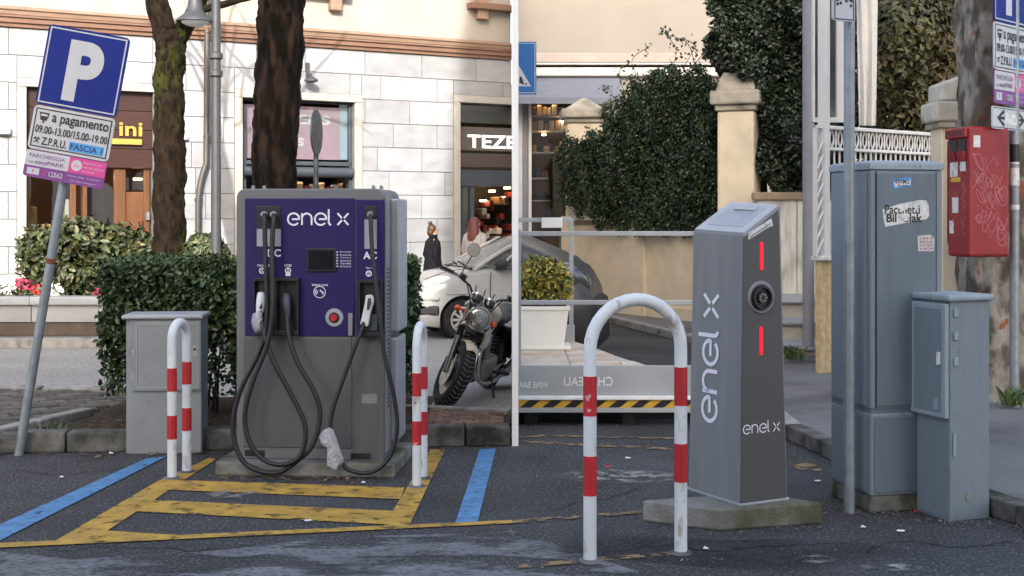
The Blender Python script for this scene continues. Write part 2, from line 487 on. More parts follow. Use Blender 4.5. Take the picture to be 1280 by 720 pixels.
M('leaf_grass', (0.075, 0.12, 0.03), 0.6, var=0.3, bump=0, island=0.4)
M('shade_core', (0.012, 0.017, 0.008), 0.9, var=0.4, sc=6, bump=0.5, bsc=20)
M('petal_white', (0.75, 0.74, 0.70), 0.6, bump=0)
M('petal_red', (0.55, 0.02, 0.03), 0.6, bump=0)
M('petal_dark', (0.25, 0.015, 0.05), 0.6, bump=0)
M('shade_block_plaster', (0.42, 0.38, 0.33), 0.9, var=0.1, sc=0.3, bump=0)
M('partition_white', (0.80, 0.80, 0.79), 0.7, var=0.03, sc=1.5, bump=0.05)

LX = (Vector((-0.004, 0, 0)), Vector((1, 0, 0)))        # things on the street side end at the partition
RX = (Vector((0.049, 0, 0)), Vector((-1, 0, 0)))        # things on the terrace side begin at it

# ------------------------------------------------------------------ ground
g = MB().raw([(-300, -60, 0), (300, -60, 0), (300, 500, 0), (-300, 500, 0)], [(0, 1, 2, 3)])
ground = struct('ground', g, MATS['asphalt'], 'dark grey asphalt of the parking area and road', 'asphalt')

def sheet(name, pts, mat, z, label, cat='road marking', parent=None):
    mb = MB()
    vs = [gp(x, y) for x, y in pts]
    for v in vs: v.z = z
    mb.raw(vs, [tuple(range(len(vs)))])
    o = mesh_obj(name, mb, MATS[mat])
    o.parent = ground
    INV[o] = Matrix()
    if label: o['label'] = label
    return o
sheet('asphalt_patch', [(0, 690), (90, 700), (260, 690), (420, 672), (560, 668), (640, 664), (720, 690), (800, 716), (860, 800), (0, 800)], 'worn_asphalt', 0.0034, 'lighter worn strip of the roadway')
sheet('asphalt_patch', [(648, 668), (760, 664), (900, 676), (1050, 672), (1140, 690), (1120, 716), (900, 712), (700, 690), (648, 686)], 'fresh_asphalt', 0.0036, 'darker relaid strip of asphalt')
sheet('blue_line', [(-60, 684), (183, 574), (208, 571.5), (-40, 697)], 'road_line_blue', 0.0056, 'blue parking line running to the grey cabinet')
sheet('blue_line', [(600, 562), (620, 561.5), (597, 653.5), (569, 655)], 'road_line_blue', 0.0056, 'short blue parking line beside the barrier')
sheet('yellow_line', [(250, 579), (262, 573), (270, 575), (241, 594), (118, 675), (63, 681), (196, 603)], 'road_line_yellow', 0.0052, 'broad yellow bay edge line')
sheet('yellow_line', [(216, 601), (506, 610.5), (500, 625), (204, 613)], 'road_line_yellow', 0.0059, 'yellow cross bar of the charging bay')
sheet('yellow_line', [(186, 626), (496, 640), (488, 657), (166, 640)], 'road_line_yellow', 0.0059, 'yellow cross bar of the charging bay')
sheet('yellow_line', [(538, 562.5), (556, 563), (512, 657), (480, 658)], 'road_line_yellow', 0.0052, 'broad yellow bay edge line')
sheet('yellow_line', [(122, 664), (236, 671), (66, 680.5)], 'road_line_yellow', 0.0063, 'yellow wedge at the corner of the bay')
sheet('yellow_line', [(-60, 683), (640, 651.5), (640, 655.5), (-60, 689)], 'road_line_yellow', 0.0070, 'thin yellow line along the bays')
sheet('yellow_line', [(640, 651.5), (806, 639), (806, 642.5), (640, 655.5)], 'road_line_faded', 0.0070, 'faded thin yellow line')
sheet('yellow_line', [(648, 707), (740, 699), (848, 690), (848, 694), (740, 703.5), (648, 712)], 'road_line_faded', 0.0061, 'faded orange line under the barrier')
sheet('yellow_line', [(655, 551.5), (740, 556), (850, 561), (850, 563.5), (740, 559), (655, 554)], 'road_line_faded', 0.0052, 'faded orange line before the terrace')
sheet('yellow_line', [(648, 547), (680, 544), (850, 548), (850, 550), (680, 546.2), (648, 549.5)], 'road_line_faded', 0.0052, 'faded orange curve before the terrace')
sheet('white_patch', [(252, 616), (290, 612), (330, 617), (322, 624), (270, 625)], 'road_line_pale', 0.0070, 'pale worn paint patch')
sheet('white_patch', [(690, 594), (735, 586), (860, 590), (850, 606), (760, 604), (700, 602)], 'road_line_pale', 0.0047, 'pale scuffed patch')
sheet('white_patch', [(1064, 704), (1130, 706), (1164, 712), (1130, 716), (1080, 712)], 'road_line_pale', 0.0052, 'pale scuffed patch')
sheet('white_patch', [(990, 699), (1020, 694), (1048, 698), (1040, 706), (1010, 706)], 'road_line_pale', 0.0052, 'pale scuffed patch')
sheet('yellow_line', [(985, 582), (1010, 578), (1028, 586), (1024, 590), (1000, 588)], 'road_line_faded', 0.0052, 'faded yellow scrap of paint')
# cracks
for pts in ([(648, 690), (700, 686), (760, 690), (830, 684), (900, 689), (985, 683), (1060, 680)], [(60, 690), (150, 684), (240, 689), (330, 683), (430, 686), (520, 679)], [(690, 640), (720, 628), (760, 624), (800, 610)], [(20, 588), (70, 594), (120, 590), (160, 584)], [(1080, 690), (1130, 676), (1190, 684), (1260, 678)]):
    r0 = random.Random(pts[0][0]); w0 = [gp(x, y) for x, y in pts]; w1 = []
    for p in spline(w0, 9): w1.append((p.x + r0.gauss(0, .012), p.y + r0.gauss(0, .018)))
    q = MB(); ribbon(q, Face((0, 0, 0), (1, 0, 0), (0, 1, 0)), w1, .009, .0036)
    o = mesh_obj('crack', q, MATS['joint_earth']); o.parent = ground; INV[o] = Matrix()
# litter scraps
for i, (x, y, m) in enumerate([(139, 569, 'print_white'), (77, 599, 'print_white'), (385, 654, 'print_white'), (454, 606, 'print_white'), (760, 586, 'petal_red'), (785, 575, 'print_white'), (882, 689, 'print_white'),
                               (1022, 604, 'print_white'), (1079, 662, 'print_white'), (1126, 667, 'print_white'), (1145, 642, 'petal_red'), (955, 659, 'petal_red')]):
    p = gp(x, y); q = MB()
    a = rnd.uniform(0, 3)
    q.prism([p + Vector((math.cos(a + k * 1.6) * .016 * (1 + .4 * (k % 2)), math.sin(a + k * 1.6) * .016, .014)) for k in range(4)], [p + Vector((math.cos(a + k * 1.6) * .012, math.sin(a + k * 1.6) * .016, .016 + .005 * (k % 2))) for k in range(4)])
    single('litter_scrap', q, MATS[m], 'tiny %s scrap of litter lying on the asphalt' % ('white' if m == 'print_white' else 'red'), 'litter', p, group='%s litter scraps' % ('white' if m == 'print_white' else 'red'))

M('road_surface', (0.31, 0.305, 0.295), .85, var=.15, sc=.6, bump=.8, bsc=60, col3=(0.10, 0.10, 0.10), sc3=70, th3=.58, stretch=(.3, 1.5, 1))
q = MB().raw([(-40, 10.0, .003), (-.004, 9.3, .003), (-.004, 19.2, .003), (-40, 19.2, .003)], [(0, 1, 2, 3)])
struct('road', q, MATS['road_surface'], 'pale grey road in front of the marble building', 'road')  # evenly paler grey than the parking asphalt
# ------------------------------------------------------------------ street-side pavement with kerb, setts, soil
ka = gp(-90, 569); kb = gp(640, 558); kb.x = -0.004
kd = (kb - ka).normalized(); kn = Vector((-kd.y, kd.x, 0))
pf_l = gp(0, 484, .14); pf_r = gp(640, 514, .14)
mb = MB()
base = [ka + kn * .16, kb + kn * .16, Vector((-.004, pf_r.y, 0)), Vector((-3.0, 10.75, 0)), Vector((-6.5, 11.1, 0)), Vector((-6.5, ka.y + .16, 0))]
mb.prism([Vector((p.x, p.y, 0)) for p in base], [Vector((p.x, p.y, .115)) for p in base])
pav = struct('pavement', mb, MATS['joint_earth'], 'raised strip of pavement between the parking bays and the road', 'pavement')
L = (kb - ka).length; s = 0.0
while s < L - .05:
    e = min(s + rnd.uniform(.82, 1.0), L)
    q = MB(); z1 = .14 + rnd.uniform(-.004, .004)
    p = [ka + kd * (s + .006), ka + kd * (e - .006)]
    o4 = [p[0], p[1], p[1] + kn * .17, p[0] + kn * .17]
    q.prism([Vector((t.x, t.y, 0)) for t in o4], [Vector((t.x, t.y, z1)) for t in o4])
    part(pav, 'kerbstone', q, MATS['kerb_stone'], bevel=.014)
    s = e
def edging(p, q, wd, z0, z1, mat, n):
    p = Vector(p); q = Vector(q); d = (q - p) / n; nn = Vector((-d.y, d.x, 0)).normalized() * wd
    for i in range(n):
        t = MB(); c = [p + d * (i + .02), p + d * (i + .98), p + d * (i + .98) + nn, p + d * (i + .02) + nn]
        t.prism([Vector((k.x, k.y, z0)) for k in c], [Vector((k.x, k.y, z1)) for k in c])
        part(pav, 'kerbstone', t, MATS[mat], bevel=.012)
edging(gp(-30, 547, .15), gp(118, 513, .15), .11, .1, .17, 'kerb_light', 2)
edging((-6.0, 11.02, 0), (-3.0, 10.75, 0), .14, 0, .15, 'kerb_light', 3)
edging((-1.0, pf_r.y + .25, 0), (-.006, pf_r.y, 0), .10, 0, .15, 'kerb_light', 1)
# setts: diamond laid on the wide side, small brick setts by the partition
def sett_mesh(sx, sy, mat):
    q = MB().box(-sx / 2, sx / 2, -sy / 2, sy / 2, 0, .05)
    me = bpy.data.meshes.new('sett'); me.from_pydata([tuple(v) for v in q.v], [], q.f); clean(me, .012)
    me.materials.append(MATS[mat]); return me
sm = sett_mesh(.20, .155, 'sett_stone')
edge_a, edge_b = gp(-30, 547, .15), gp(118, 513, .15)
for i in range(-16, 17):
    for j in range(-16, 17):
        c = Vector((-4.5, 9.9, 0)) + Matrix.Rotation(R(33), 3, 'Z') @ Vector((i * .212 + (j % 2) * .10, j * .167, 0))
        if not (-5.9 < c.x < -2.72 and c.y < 10.93 + (-5 - c.x) * .08 - .03): continue
        t = (c.x - edge_a.x) / (edge_b.x - edge_a.x)
        lim = edge_a.y + (edge_b.y - edge_a.y) * t + .24 if t < 1 else edge_b.y + .3
        if c.y < max(lim, 9.05): continue
        piece(pav, 'sett', sm, Matrix.Translation((c.x, c.y, .085 + rnd.uniform(0, .008))) @ Matrix.Rotation(R(33 + rnd.uniform(-4, 4)), 4, 'Z') @ Matrix.Rotation(rnd.uniform(-.03, .03), 4, 'X'))
sm2 = sett_mesh(.105, .07, 'sett_red')
for i in range(10):
    for j in range(8):
        c = Vector((-.06 - i * .112 - (j % 2) * .05, kb.y + .22 + j * .078, 0))
        if c.y > pf_r.y - .05 + (-c.x) * .25 or c.x > -.06: continue
        piece(pav, 'brick', sm2, Matrix.Translation((c.x, c.y, .085 + rnd.uniform(0, .006))) @ Matrix.Rotation(rnd.uniform(-.05, .05), 4, 'Z'))
# soil bed
q = MB(); nx, ny = 26, 10
x0, x1 = -3.05, -.62
grid = []
for j in range(ny + 1):
    for i in range(nx + 1):
        X = x0 + (x1 - x0) * i / nx; Y0 = ka.y + (kb.y - ka.y) * (X - ka.x) / (kb.x - ka.x) + .175
        Y = Y0 + (10.45 - Y0) * j / ny
        grid.append((X, Y, .118 + .016 * rnd.random() + (.02 if 0 < j < ny else 0)))
q.raw(grid, [(j * (nx + 1) + i, j * (nx + 1) + i + 1, (j + 1) * (nx + 1) + i + 1, (j + 1) * (nx + 1) + i) for j in range(ny) for i in range(nx)])
part(pav, 'soil_bed', q, MATS['soil'], smooth=60)

# ------------------------------------------------------------------ far pavement and planter
mb = MB()
fp = [(-16, 15.6), (-3.3, 15.6), (-3.1, 18.7), (-.004, 19.0), (-.004, 24.4), (-8, 20.0), (-16, 15.7)]
mb.prism([Vector((x, y, 0)) for x, y in fp], [Vector((x, y, .12)) for x, y in fp])
fpav = struct('far_pavement', mb, MATS['pavement'], 'pavement along the marble shop front', 'pavement')
for i in range(9):
    q = MB().box(-3.3 - 1.2 * (i + 1) + .006, -3.3 - 1.2 * i - .006, 15.45, 15.62, 0, .125)
    part(fpav, 'kerbstone', q, MATS['kerb_light'], bevel=.012)
pl = thing('planter', 'long low marble clad planter with flowers on the far pavement', 'planter', Vector((-6, 15.85, .12)))
q = MB().box(-12, -3.4, 15.82, 17.0, .12, .285); part(pl, 'base', q, M('plinth_brown', (0.085, 0.065, 0.05), 0.8, var=.25), bevel=.01)
for i in range(7):
    x = -3.42 - i * 1.26
    part(pl, 'marble_panel', MB().box(x - 1.25, x, 15.80, 15.86, .29, .50), MATS['marble'], bevel=.004)
    part(pl, 'coping_slab', MB().box(x - 1.255, x + .003, 15.74, 16.02, .505, .605), MATS['marble'], bevel=.008)
part(pl, 'soil_bed', MB().box(-12, -3.42, 16.0, 16.95, .28, .55), MATS['soil'])

# ------------------------------------------------------------------ marble building across the road
FA = Face((-8, 20, 0), (8, 4.4, 0))
AMAX = 9.12
bl = thing('marble_building', 'pale marble clad building with terracotta cornice and shops at street level', 'building', Vector((-4, 22.2, 0)))
def op(x0, x1, ytop):
    a0 = FA.ab(x0, 300)[0]; a1 = FA.ab(x1, 300)[0]
    return a0, a1, FA.ab((x0 + x1) / 2, ytop)[1]
O1 = op(33, 192, 112); O2 = op(303, 443, 125); O3 = op(575, 700, 131)
OPN = [O1, O2, O3]
JW = .14
ROW0, ROWH = .69, .43
def cut(a0, a1, blocks):
    seg = [(a0, a1)]
    for c0, c1 in blocks:
        ns = []
        for p, q_ in seg:
            if c1 <= p or c0 >= q_: ns.append((p, q_))
            else:
                if c0 > p: ns.append((p, c0))
                if c1 < q_: ns.append((c1, q_))
        seg = ns
    return seg
wall = MB()
for a0, a1 in cut(-7, AMAX, [(o[0], o[1]) for o in OPN]):
    FA.box(wall, a0, a1, 0, 4.56, -.4, -.018)
for o in OPN:
    FA.box(wall, o[0], min(o[1], AMAX), o[2], 4.56, -.4, -.018)
part(bl, 'wall', wall, MATS['joint_grey'], clip=LX)
for a0, a1 in cut(-7, AMAX, [(o[0] - JW, o[1] + JW) for o in OPN]):
    q = MB(); FA.box(q, a0, a1, .12, ROW0 - .006, -.02, .03); part(bl, 'plinth_slab', q, MATS['plinth_stone'], bevel=.006, clip=LX)
for r_ in range(9):
    b0 = ROW0 + ROWH * r_; b1 = b0 + ROWH
    blocks = [(o[0] - JW, o[1] + JW) for o in OPN if o[2] + JW > b0 + .02]
    for o in OPN:
        if b0 + .02 < o[2] + JW < b1 - .03:
            a = o[0] - JW
            while a < min(o[1] + JW, AMAX):
                e = min(a + 1.05, o[1] + JW)
                q = MB(); FA.box(q, a + .006, e - .006, o[2] + JW + .006, b1 - .006, -.02, .003); part(bl, 'marble_slab', q, MATS['marble'], clip=LX)
                a = e
    a = -7.0 + (.55 if r_ % 2 else 0)
    while a < AMAX:
        e = a + (1.12 if (int(a * 7) + r_) % 3 else .88)
        for p, q_ in cut(a, min(e, AMAX), blocks):
            if q_ - p < .05: continue
            q = MB(); FA.box(q, p + .006, q_ - .006, b0 + .006, b1 - .006, -.02, .004 * rnd.random())
            part(bl, 'marble_slab', q, MATS['marble'], clip=LX)
        a = e
for o in OPN:
    for p, q_, c, d in ((o[0] - JW, o[0], .12, o[2]), (o[1], o[1] + JW, .12, o[2]), (o[0] - JW, o[1] + JW, o[2], o[2] + JW)):
        if p > AMAX: continue
        q = MB(); FA.box(q, p + .003, q_ - .003, c + .003, d - .003, -.22, .035); part(bl, 'stone_frame', q, MATS['marble_trim'], bevel=.006, clip=LX)
# cornice: profile swept along the facade
prof = [(-.02, 4.565), (.05, 4.565), (.06, 4.62), (.10, 4.63), (.105, 4.70), (.14, 4.71)]
def sweep(pr, a0=-7, a1=AMAX):
    q = MB(); q.prism([FA.P(a0, b, d) for d, b in pr], [FA.P(a1, b, d) for d, b in pr]); return q
part(bl, 'cornice', sweep(prof + [(.14, 4.74), (-.02, 4.74)]), MATS['cornice_terracotta'], clip=LX)
part(bl, 'cornice', sweep([(-.02, 4.745), (.15, 4.745), (.17, 4.80), (.20, 4.82), (.20, 4.85), (.04, 4.89), (-.02, 4.89)]), MATS['cornice_tan'], clip=LX)
q = MB(); FA.box(q, -7, AMAX, 4.57, 12, -.5, -.03); part(bl, 'upper_wall', q, MATS['plaster_cream'], clip=LX)
for x, y, wd in ((418, 14, .22), (601, 25, .22)):
    a, b = FA.ab(x, y); q = MB(); FA.box(q, a - wd / 2, a + wd / 2, b, b + .55, -.03, .12)
    part(bl, 'sill_bracket', q, MATS['cornice_tan'], bevel=.02)
a, b = FA.ab(590, 12); q = MB(); FA.box(q, a - .1, a + 2.0, b, b + .12, -.03, .2); part(bl, 'window_sill', q, MATS['cornice_terracotta'], bevel=.015, clip=LX)
a, b = FA.ab(418, 0); q = MB(); FA.box(q, a - 2.2, a + .25, b + .05, b + .2, -.03, .2); part(bl, 'window_sill', q, MATS['cornice_terracotta'], bevel=.015)
# rooms behind the openings
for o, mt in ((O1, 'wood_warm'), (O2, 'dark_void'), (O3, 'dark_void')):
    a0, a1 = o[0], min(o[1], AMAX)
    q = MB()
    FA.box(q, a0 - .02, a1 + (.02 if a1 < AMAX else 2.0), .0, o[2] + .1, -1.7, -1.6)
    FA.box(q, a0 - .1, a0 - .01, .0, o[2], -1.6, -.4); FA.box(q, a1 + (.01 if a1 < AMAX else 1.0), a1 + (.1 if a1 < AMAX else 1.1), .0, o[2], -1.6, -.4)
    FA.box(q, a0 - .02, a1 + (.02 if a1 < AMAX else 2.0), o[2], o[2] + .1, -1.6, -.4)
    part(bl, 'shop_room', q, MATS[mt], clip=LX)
    q = MB(); FA.box(q, a0, a1, .05, .14, -1.6, -.2); part(bl, 'shop_floor', q, MATS['shop_floor'], clip=LX)
# shop with timber fascia
fas_b = FA.ab(112, 209)[1]
hb = (O1[2] - fas_b) / 4
for i in range(4):
    q = MB(); FA.box(q, O1[0] + .002, O1[1] - .002, fas_b + hb * i + .004, fas_b + hb * (i + 1) - .004, -.20, -.10); part(bl, 'fascia_board', q, MATS['wood_dark'], bevel=.004)
q = MB(); FA.pxbox(q, 120, 172.5, 177.5, 181, -.10, -.04); part(bl, 'gold_bar', q, MATS['gold'])
q = MB(); FA.pxtext(q, 'ini', 149, 152.5, 178, 170.5, -.06, .02); FA.pxtext(q, 'ini', 149, 152.5, 178, 170.5, -.09, .02); part(bl, 'lettering', q, MATS['gold'])
for x0, x1 in ((33, 37), (88, 95), (104, 109), (143, 157), (180, 187)):
    q = MB(); FA.pxbox(q, x0, 211, x1, 372, -.26, -.16); part(bl, 'wood_post', q, MATS['wood_warm'], bevel=.006)
q = MB(); FA.pxbox(q, 95, 211, 104, 360, -.5, -.45); part(bl, 'wood_panel', q, MATS['wood_warm'])
q = MB(); FA.pxbox(q, 157, 240, 180, 372, -.24, -.2); part(bl, 'wood_panel', q, MATS['wood_warm'], bevel=.01)
q = MB(); FA.pxbox(q, 33, 345, 100, 380, -.26, -.17); part(bl, 'wood_panel', q, MATS['wood_dark'], bevel=.01)
pts = [(108, 372), (108, 240), (111, 233), (118, 229), (126, 228), (134, 229.5), (140, 234), (143, 241), (143, 372)]
q = MB(); FA.pxpoly(q, pts, -.5, -.42); part(bl, 'arched_doorway', q, MATS['dark_void'])
for x, y, sx, sy, m in ((42, 270, 9, 24, 'goods_tan'), (41, 300, 10, 25, 'goods_red'), (84, 262, 6, 26, 'goods_pale'), (58, 295, 12, 30, 'goods_tan'), (75, 300, 9, 22, 'goods_red'), (136, 262, 4, 18, 'lamp_warm'), (177, 282, 3, 14, 'goods_red')):
    q = MB(); FA.pxbox(q, x - sx / 2, y - sy / 2, x + sx / 2, y + sy / 2, -.75, -.55 if x < 150 else -.15); part(bl, 'display_item', q, MATS[m], bevel=.02)
for x, y in ((52, 221), (76, 221), (172, 225), (121, 222)):
    a, b = FA.ab(x, y, -.6); q = MB(); FA.box(q, a - .06, a + .06, b, b + .03, -.66, -.54); part(bl, 'spot_lamp', q, MATS['lamp_warm'])
q = MB(); FA.pxbox(q, 37, 211, 88, 345, -.20, -.19); part(bl, 'window_pane', q, MATS['shop_glass'])
q = MB(); FA.pxbox(q, 183, 265, 187, 275, -.16, -.10); part(bl, 'door_handle', q, MATS['steel'])
q = MB(); FA.pxbox(q, 157, 215, 180, 238, -.23, -.22); part(bl, 'window_pane', q, MATS['shop_glass'])
# window with the pink poster
fr = [(303, 125, 443, 130.5), (303, 200, 443, 208), (303, 130, 308, 372), (436.5, 130, 443, 372)]
for x0, y0, x1, y1 in fr:
    q = MB(); FA.pxbox(q, x0, y0, x1, y1, -.22, -.12); part(bl, 'window_frame', q, MATS['frame_slate'], bevel=.008)
q = MB(); FA.pxbox(q, 308, 130, 425, 200, -.30, -.24); part(bl, 'poster', q, MATS['poster_pink'])
q = MB(); FA.pxbox(q, 425, 130, 437, 200, -.30, -.24); part(bl, 'poster', q, MATS['poster_blue'])
q = MB(); FA.pxtext(q, 'ERS', 372, 143, 413, 156.5, -.235, .03); FA.pxtext(q, 's', 371, 172, 380, 183, -.235, .02); part(bl, 'lettering', q, MATS['print_white'])
q = MB(); FA.pxbox(q, 308, 131, 437, 200, -.18, -.175); part(bl, 'window_pane', q, MATS['shop_glass'])
a0, b0 = FA.ab(306, 221); a1, b1 = FA.ab(441, 209)
q = MB(); q.tube([FA.P(O2[0] + .03, (b0 + b1) / 2, -.06), FA.P(O2[1] - .03, (b0 + b1) / 2, -.06)], .09, 14); part(bl, 'awning_roller', q, MATS['frame_slate'], smooth=40)
for i, x in enumerate(range(372, 434, 9)):
    q = MB(); FA.pxbox(q, x, 227 + (i * 5) % 7, x + 7, 262, -.8, -.6); part(bl, 'display_item', q, MATS[['goods_tan', 'goods_red', 'goods_pale'][i % 3]], bevel=.02)
# third shop: lettered band over a dark doorway
q = MB(); FA.pxbox(q, 575, 158, 700, 191, -.20, -.12); part(bl, 'sign_band', q, MATS['sign_band'], clip=LX)
q = MB(); FA.pxtext(q, 'TEZENIS', 584.5, 168, 684, 187.5, -.115, .02); part(bl, 'lettering', q, MATS['letter_lit'], clip=LX)
q = MB(); FA.pxbox(q, 575, 211.5, 700, 234, -.22, -.12); part(bl, 'door_header', q, MATS['frame_slate'], bevel=.006, clip=LX)
q = MB(); FA.pxbox(q, 575, 210, 700, 212.5, -.2, -.08); part(bl, 'steel_rail', q, MATS['steel'], clip=LX)
for x0, x1 in ((576, 579), (588, 593)):
    q = MB(); FA.pxbox(q, x0, 234, x1, 372, -.22, -.14); part(bl, 'door_frame', q, MATS['frame_slate'], bevel=.005)
q = MB(); FA.pxbox(q, 575, 131, 700, 158, -.2, -.19); part(bl, 'window_pane', q, MATS['shop_glass'], clip=LX)
q = MB(); FA.pxbox(q, 575, 191, 700, 211, -.2, -.19); part(bl, 'window_pane', q, MATS['shop_glass'], clip=LX)
q = MB(); FA.pxbox(q, 579, 234, 588, 372, -.2, -.19); part(bl, 'window_pane', q, MATS['shop_glass'])
r2 = random.Random(3)
for i in range(34):
    x = r2.uniform(594, 640); y = r2.uniform(238, 318)
    sx = r2.uniform(3, 7); sy = r2.uniform(4, 10)
    q = MB(); FA.pxbox(q, x, y, x + sx, y + sy, -1.5, -1.3 + r2.random() * .3)
    part(bl, 'display_item', q, MATS[r2.choice(['goods_red', 'goods_tan', 'goods_pale', 'dark_void', 'goods_red'])], bevel=.02, clip=LX)
for x, y in ((600, 200), (620, 203), (615, 240), (628, 248), (604, 252), (634, 236)):
    a, b = FA.ab(x, y, -1.2); q = MB(); FA.box(q, a - .05, a + .05, b, b + .035, -1.25, -1.15); part(bl, 'spot_lamp', q, MATS['lamp_warm'], clip=LX)
q = MB(); FA.pxbox(q, 577, 193, 640, 209, -1.2, -1.1); part(bl, 'display_item', q, MATS['goods_red'], clip=LX)  # red slab standing in for the reflection in the transom glass
# wall marks, lamps, downpipe
def wl(x, y, sz, mat, nm, lab):
    a, b = FA.ab(x, y); t = thing(nm, lab, 'wall lamp', FA.P(a, b))
    q = MB(); q.rings([[FA.P(a + r * math.cos(R(k)), b + h, max(0.0, r * math.sin(R(k))) + .01) for k in range(0, 181, 20)] + [FA.P(a - r, b + h, .0), FA.P(a + r, b + h, 0)] for r, h in ((sz * .75, -sz * .42), (sz, -sz * .3), (sz, sz * .3), (sz * .75, sz * .42))])
    part(t, 'shade', q, MATS[mat]); q = MB(); FA.box(q, a - .05, a + .05, b - .04, b + .04, -.01, .06); part(t, 'bracket', q, MATS['steel'])
wl(3, 164, .13, 'white_enamel', 'wall_lamp', 'white half round wall lamp on marble left of the timber shop front')
wl(229, 172.5, .085, 'white_enamel', 'wall_lamp', 'white half round wall lamp on marble beside the downpipe')
a, b = FA.ab(384, 100)
t = thing('wall_lantern', 'small dark lantern fixed above the poster window', 'wall lamp', FA.P(a, b))
q = MB(); q.lathe([(.02, .05), (.04, .04), (.12, -.01), (.12, -.04), (.07, -.06)], Matrix.Translation(FA.P(a, b, .2)), 12); part(t, 'shade', q, MATS['lamp_grey'], smooth=30)
q = MB(); FA.box(q, a - .03, a + .03, b - .03, b + .3, 0, .05); FA.box(q, a - .02, a + .02, b + .05, b + .1, .03, .2); part(t, 'bracket', q, MATS['lamp_grey'])
pts = [FA.P(*FA.ab(x, y), .09) for x, y in ((257, -20), (257, 60), (256.5, 150), (256, 205), (252, 216), (249.5, 226), (247, 240), (246, 252), (246, 300), (246, 372))]
t = thing('downpipe', 'grey zinc downpipe with a kink on the marble wall', 'pipe', FA.P(FA.ab(246, 372)[0], .12, .09))
part(t, 'pipe', MB().tube(pts, .05, 10), MATS['zinc'], smooth=40)
for y in (40, 172, 250):
    x = 257 if y < 200 else 246
    a, b = FA.ab(x, y); q = MB(); q.lathe([(.062, -.03), (.062, .03)], Matrix.Translation(FA.P(a, b, .09)), 12); FA.box(q, a - .02, a + .02, b - .02, b + .02, 0, .06); part(t, 'clamp', q, MATS['zinc'], smooth=40)

# ------------------------------------------------------------------ white partition added between street and terrace, standing in for a border strip
q = MB().box(0, .0445, 8.9, 24.9, 0, 6.3)
single('added_partition', q, MATS['partition_white'], 'added thin white partition standing in for the border strip between street and terrace', 'wall', Vector((.022, 9, 0)))

# ------------------------------------------------------------------ unseen blocks added behind the camera, shaped to keep the bays in shade
def rear_block(x0, x1, h, lab):
    t = thing('shade_block', lab, 'building', Vector(((x0 + x1) / 2, -16, 0)))
    part(t, 'wall', MB().box(x0, x1, -22, -10, 0, h), MATS['shade_block_plaster'])
    wm = MB().box(-.55, .55, -.02, .03, -.8, .8); me = bpy.data.meshes.new('window')
    me.from_pydata([tuple(v) for v in wm.v], [], wm.f); clean(me); me.materials.append(MATS['frame_slate'])
    z = 4.5
    while z < min(h, 20) - 1.5:
        x = x0 + 2
        while x < x1 - 1:
            if abs(x) < 16: piece(t, 'window', me, Matrix.Translation((x, -10, z)))
            x += 3
        z += 3.3
rear_block(-9.5, 1.0, math.tan(R(SUN_EL)) * (17.1 + 10), 'unseen plastered block added to shade the street side')
rear_block(1.05, 11.5, 23.5, 'taller unseen plastered block added to shade the terrace')
# ------------------------------------------------------------------ street-side planting
hedge = thing('hedge', 'dark green clipped box hedge behind the big charging station', 'hedge', Vector((-1.9, 9.6, .13)))
lo, hi = (-2.98, 9.22, .30), (-.74, 10.25, 1.225)
P, N = box_shell(26000, lo, hi, 4, (3, 1.3, 1.3, 2.2, .25), .16, .05)
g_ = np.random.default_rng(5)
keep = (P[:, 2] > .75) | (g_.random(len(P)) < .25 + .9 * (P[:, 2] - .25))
leaf_obj('foliage', P[keep], N[keep], .048, MATS['leaf_hedge'], hedge, 5, aspect=.6)
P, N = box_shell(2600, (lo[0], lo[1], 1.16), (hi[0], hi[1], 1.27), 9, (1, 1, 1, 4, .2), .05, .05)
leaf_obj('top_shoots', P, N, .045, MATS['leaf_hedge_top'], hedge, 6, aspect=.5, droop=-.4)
q = MB()
r3 = random.Random(2)
for i in range(46):
    x = r3.uniform(lo[0] + .15, hi[0] - .1); y = r3.uniform(9.35, 10.1)
    q.tube(spline([(x, y, .11), (x + r3.uniform(-.1, .1), y + r3.uniform(-.06, .06), .45), (x + r3.uniform(-.25, .25), y + r3.uniform(-.15, .15), 1.1)], 3), [.014 - .0018 * k for k in range(7)], 5)
part(hedge, 'stems', q, MATS['twig'])
q = MB(); q.box(lo[0] + .22, hi[0] - .2, 9.48, 10.0, .62, 1.06); part(hedge, 'inner_growth', q, MATS['shade_core'], bevel=.08)

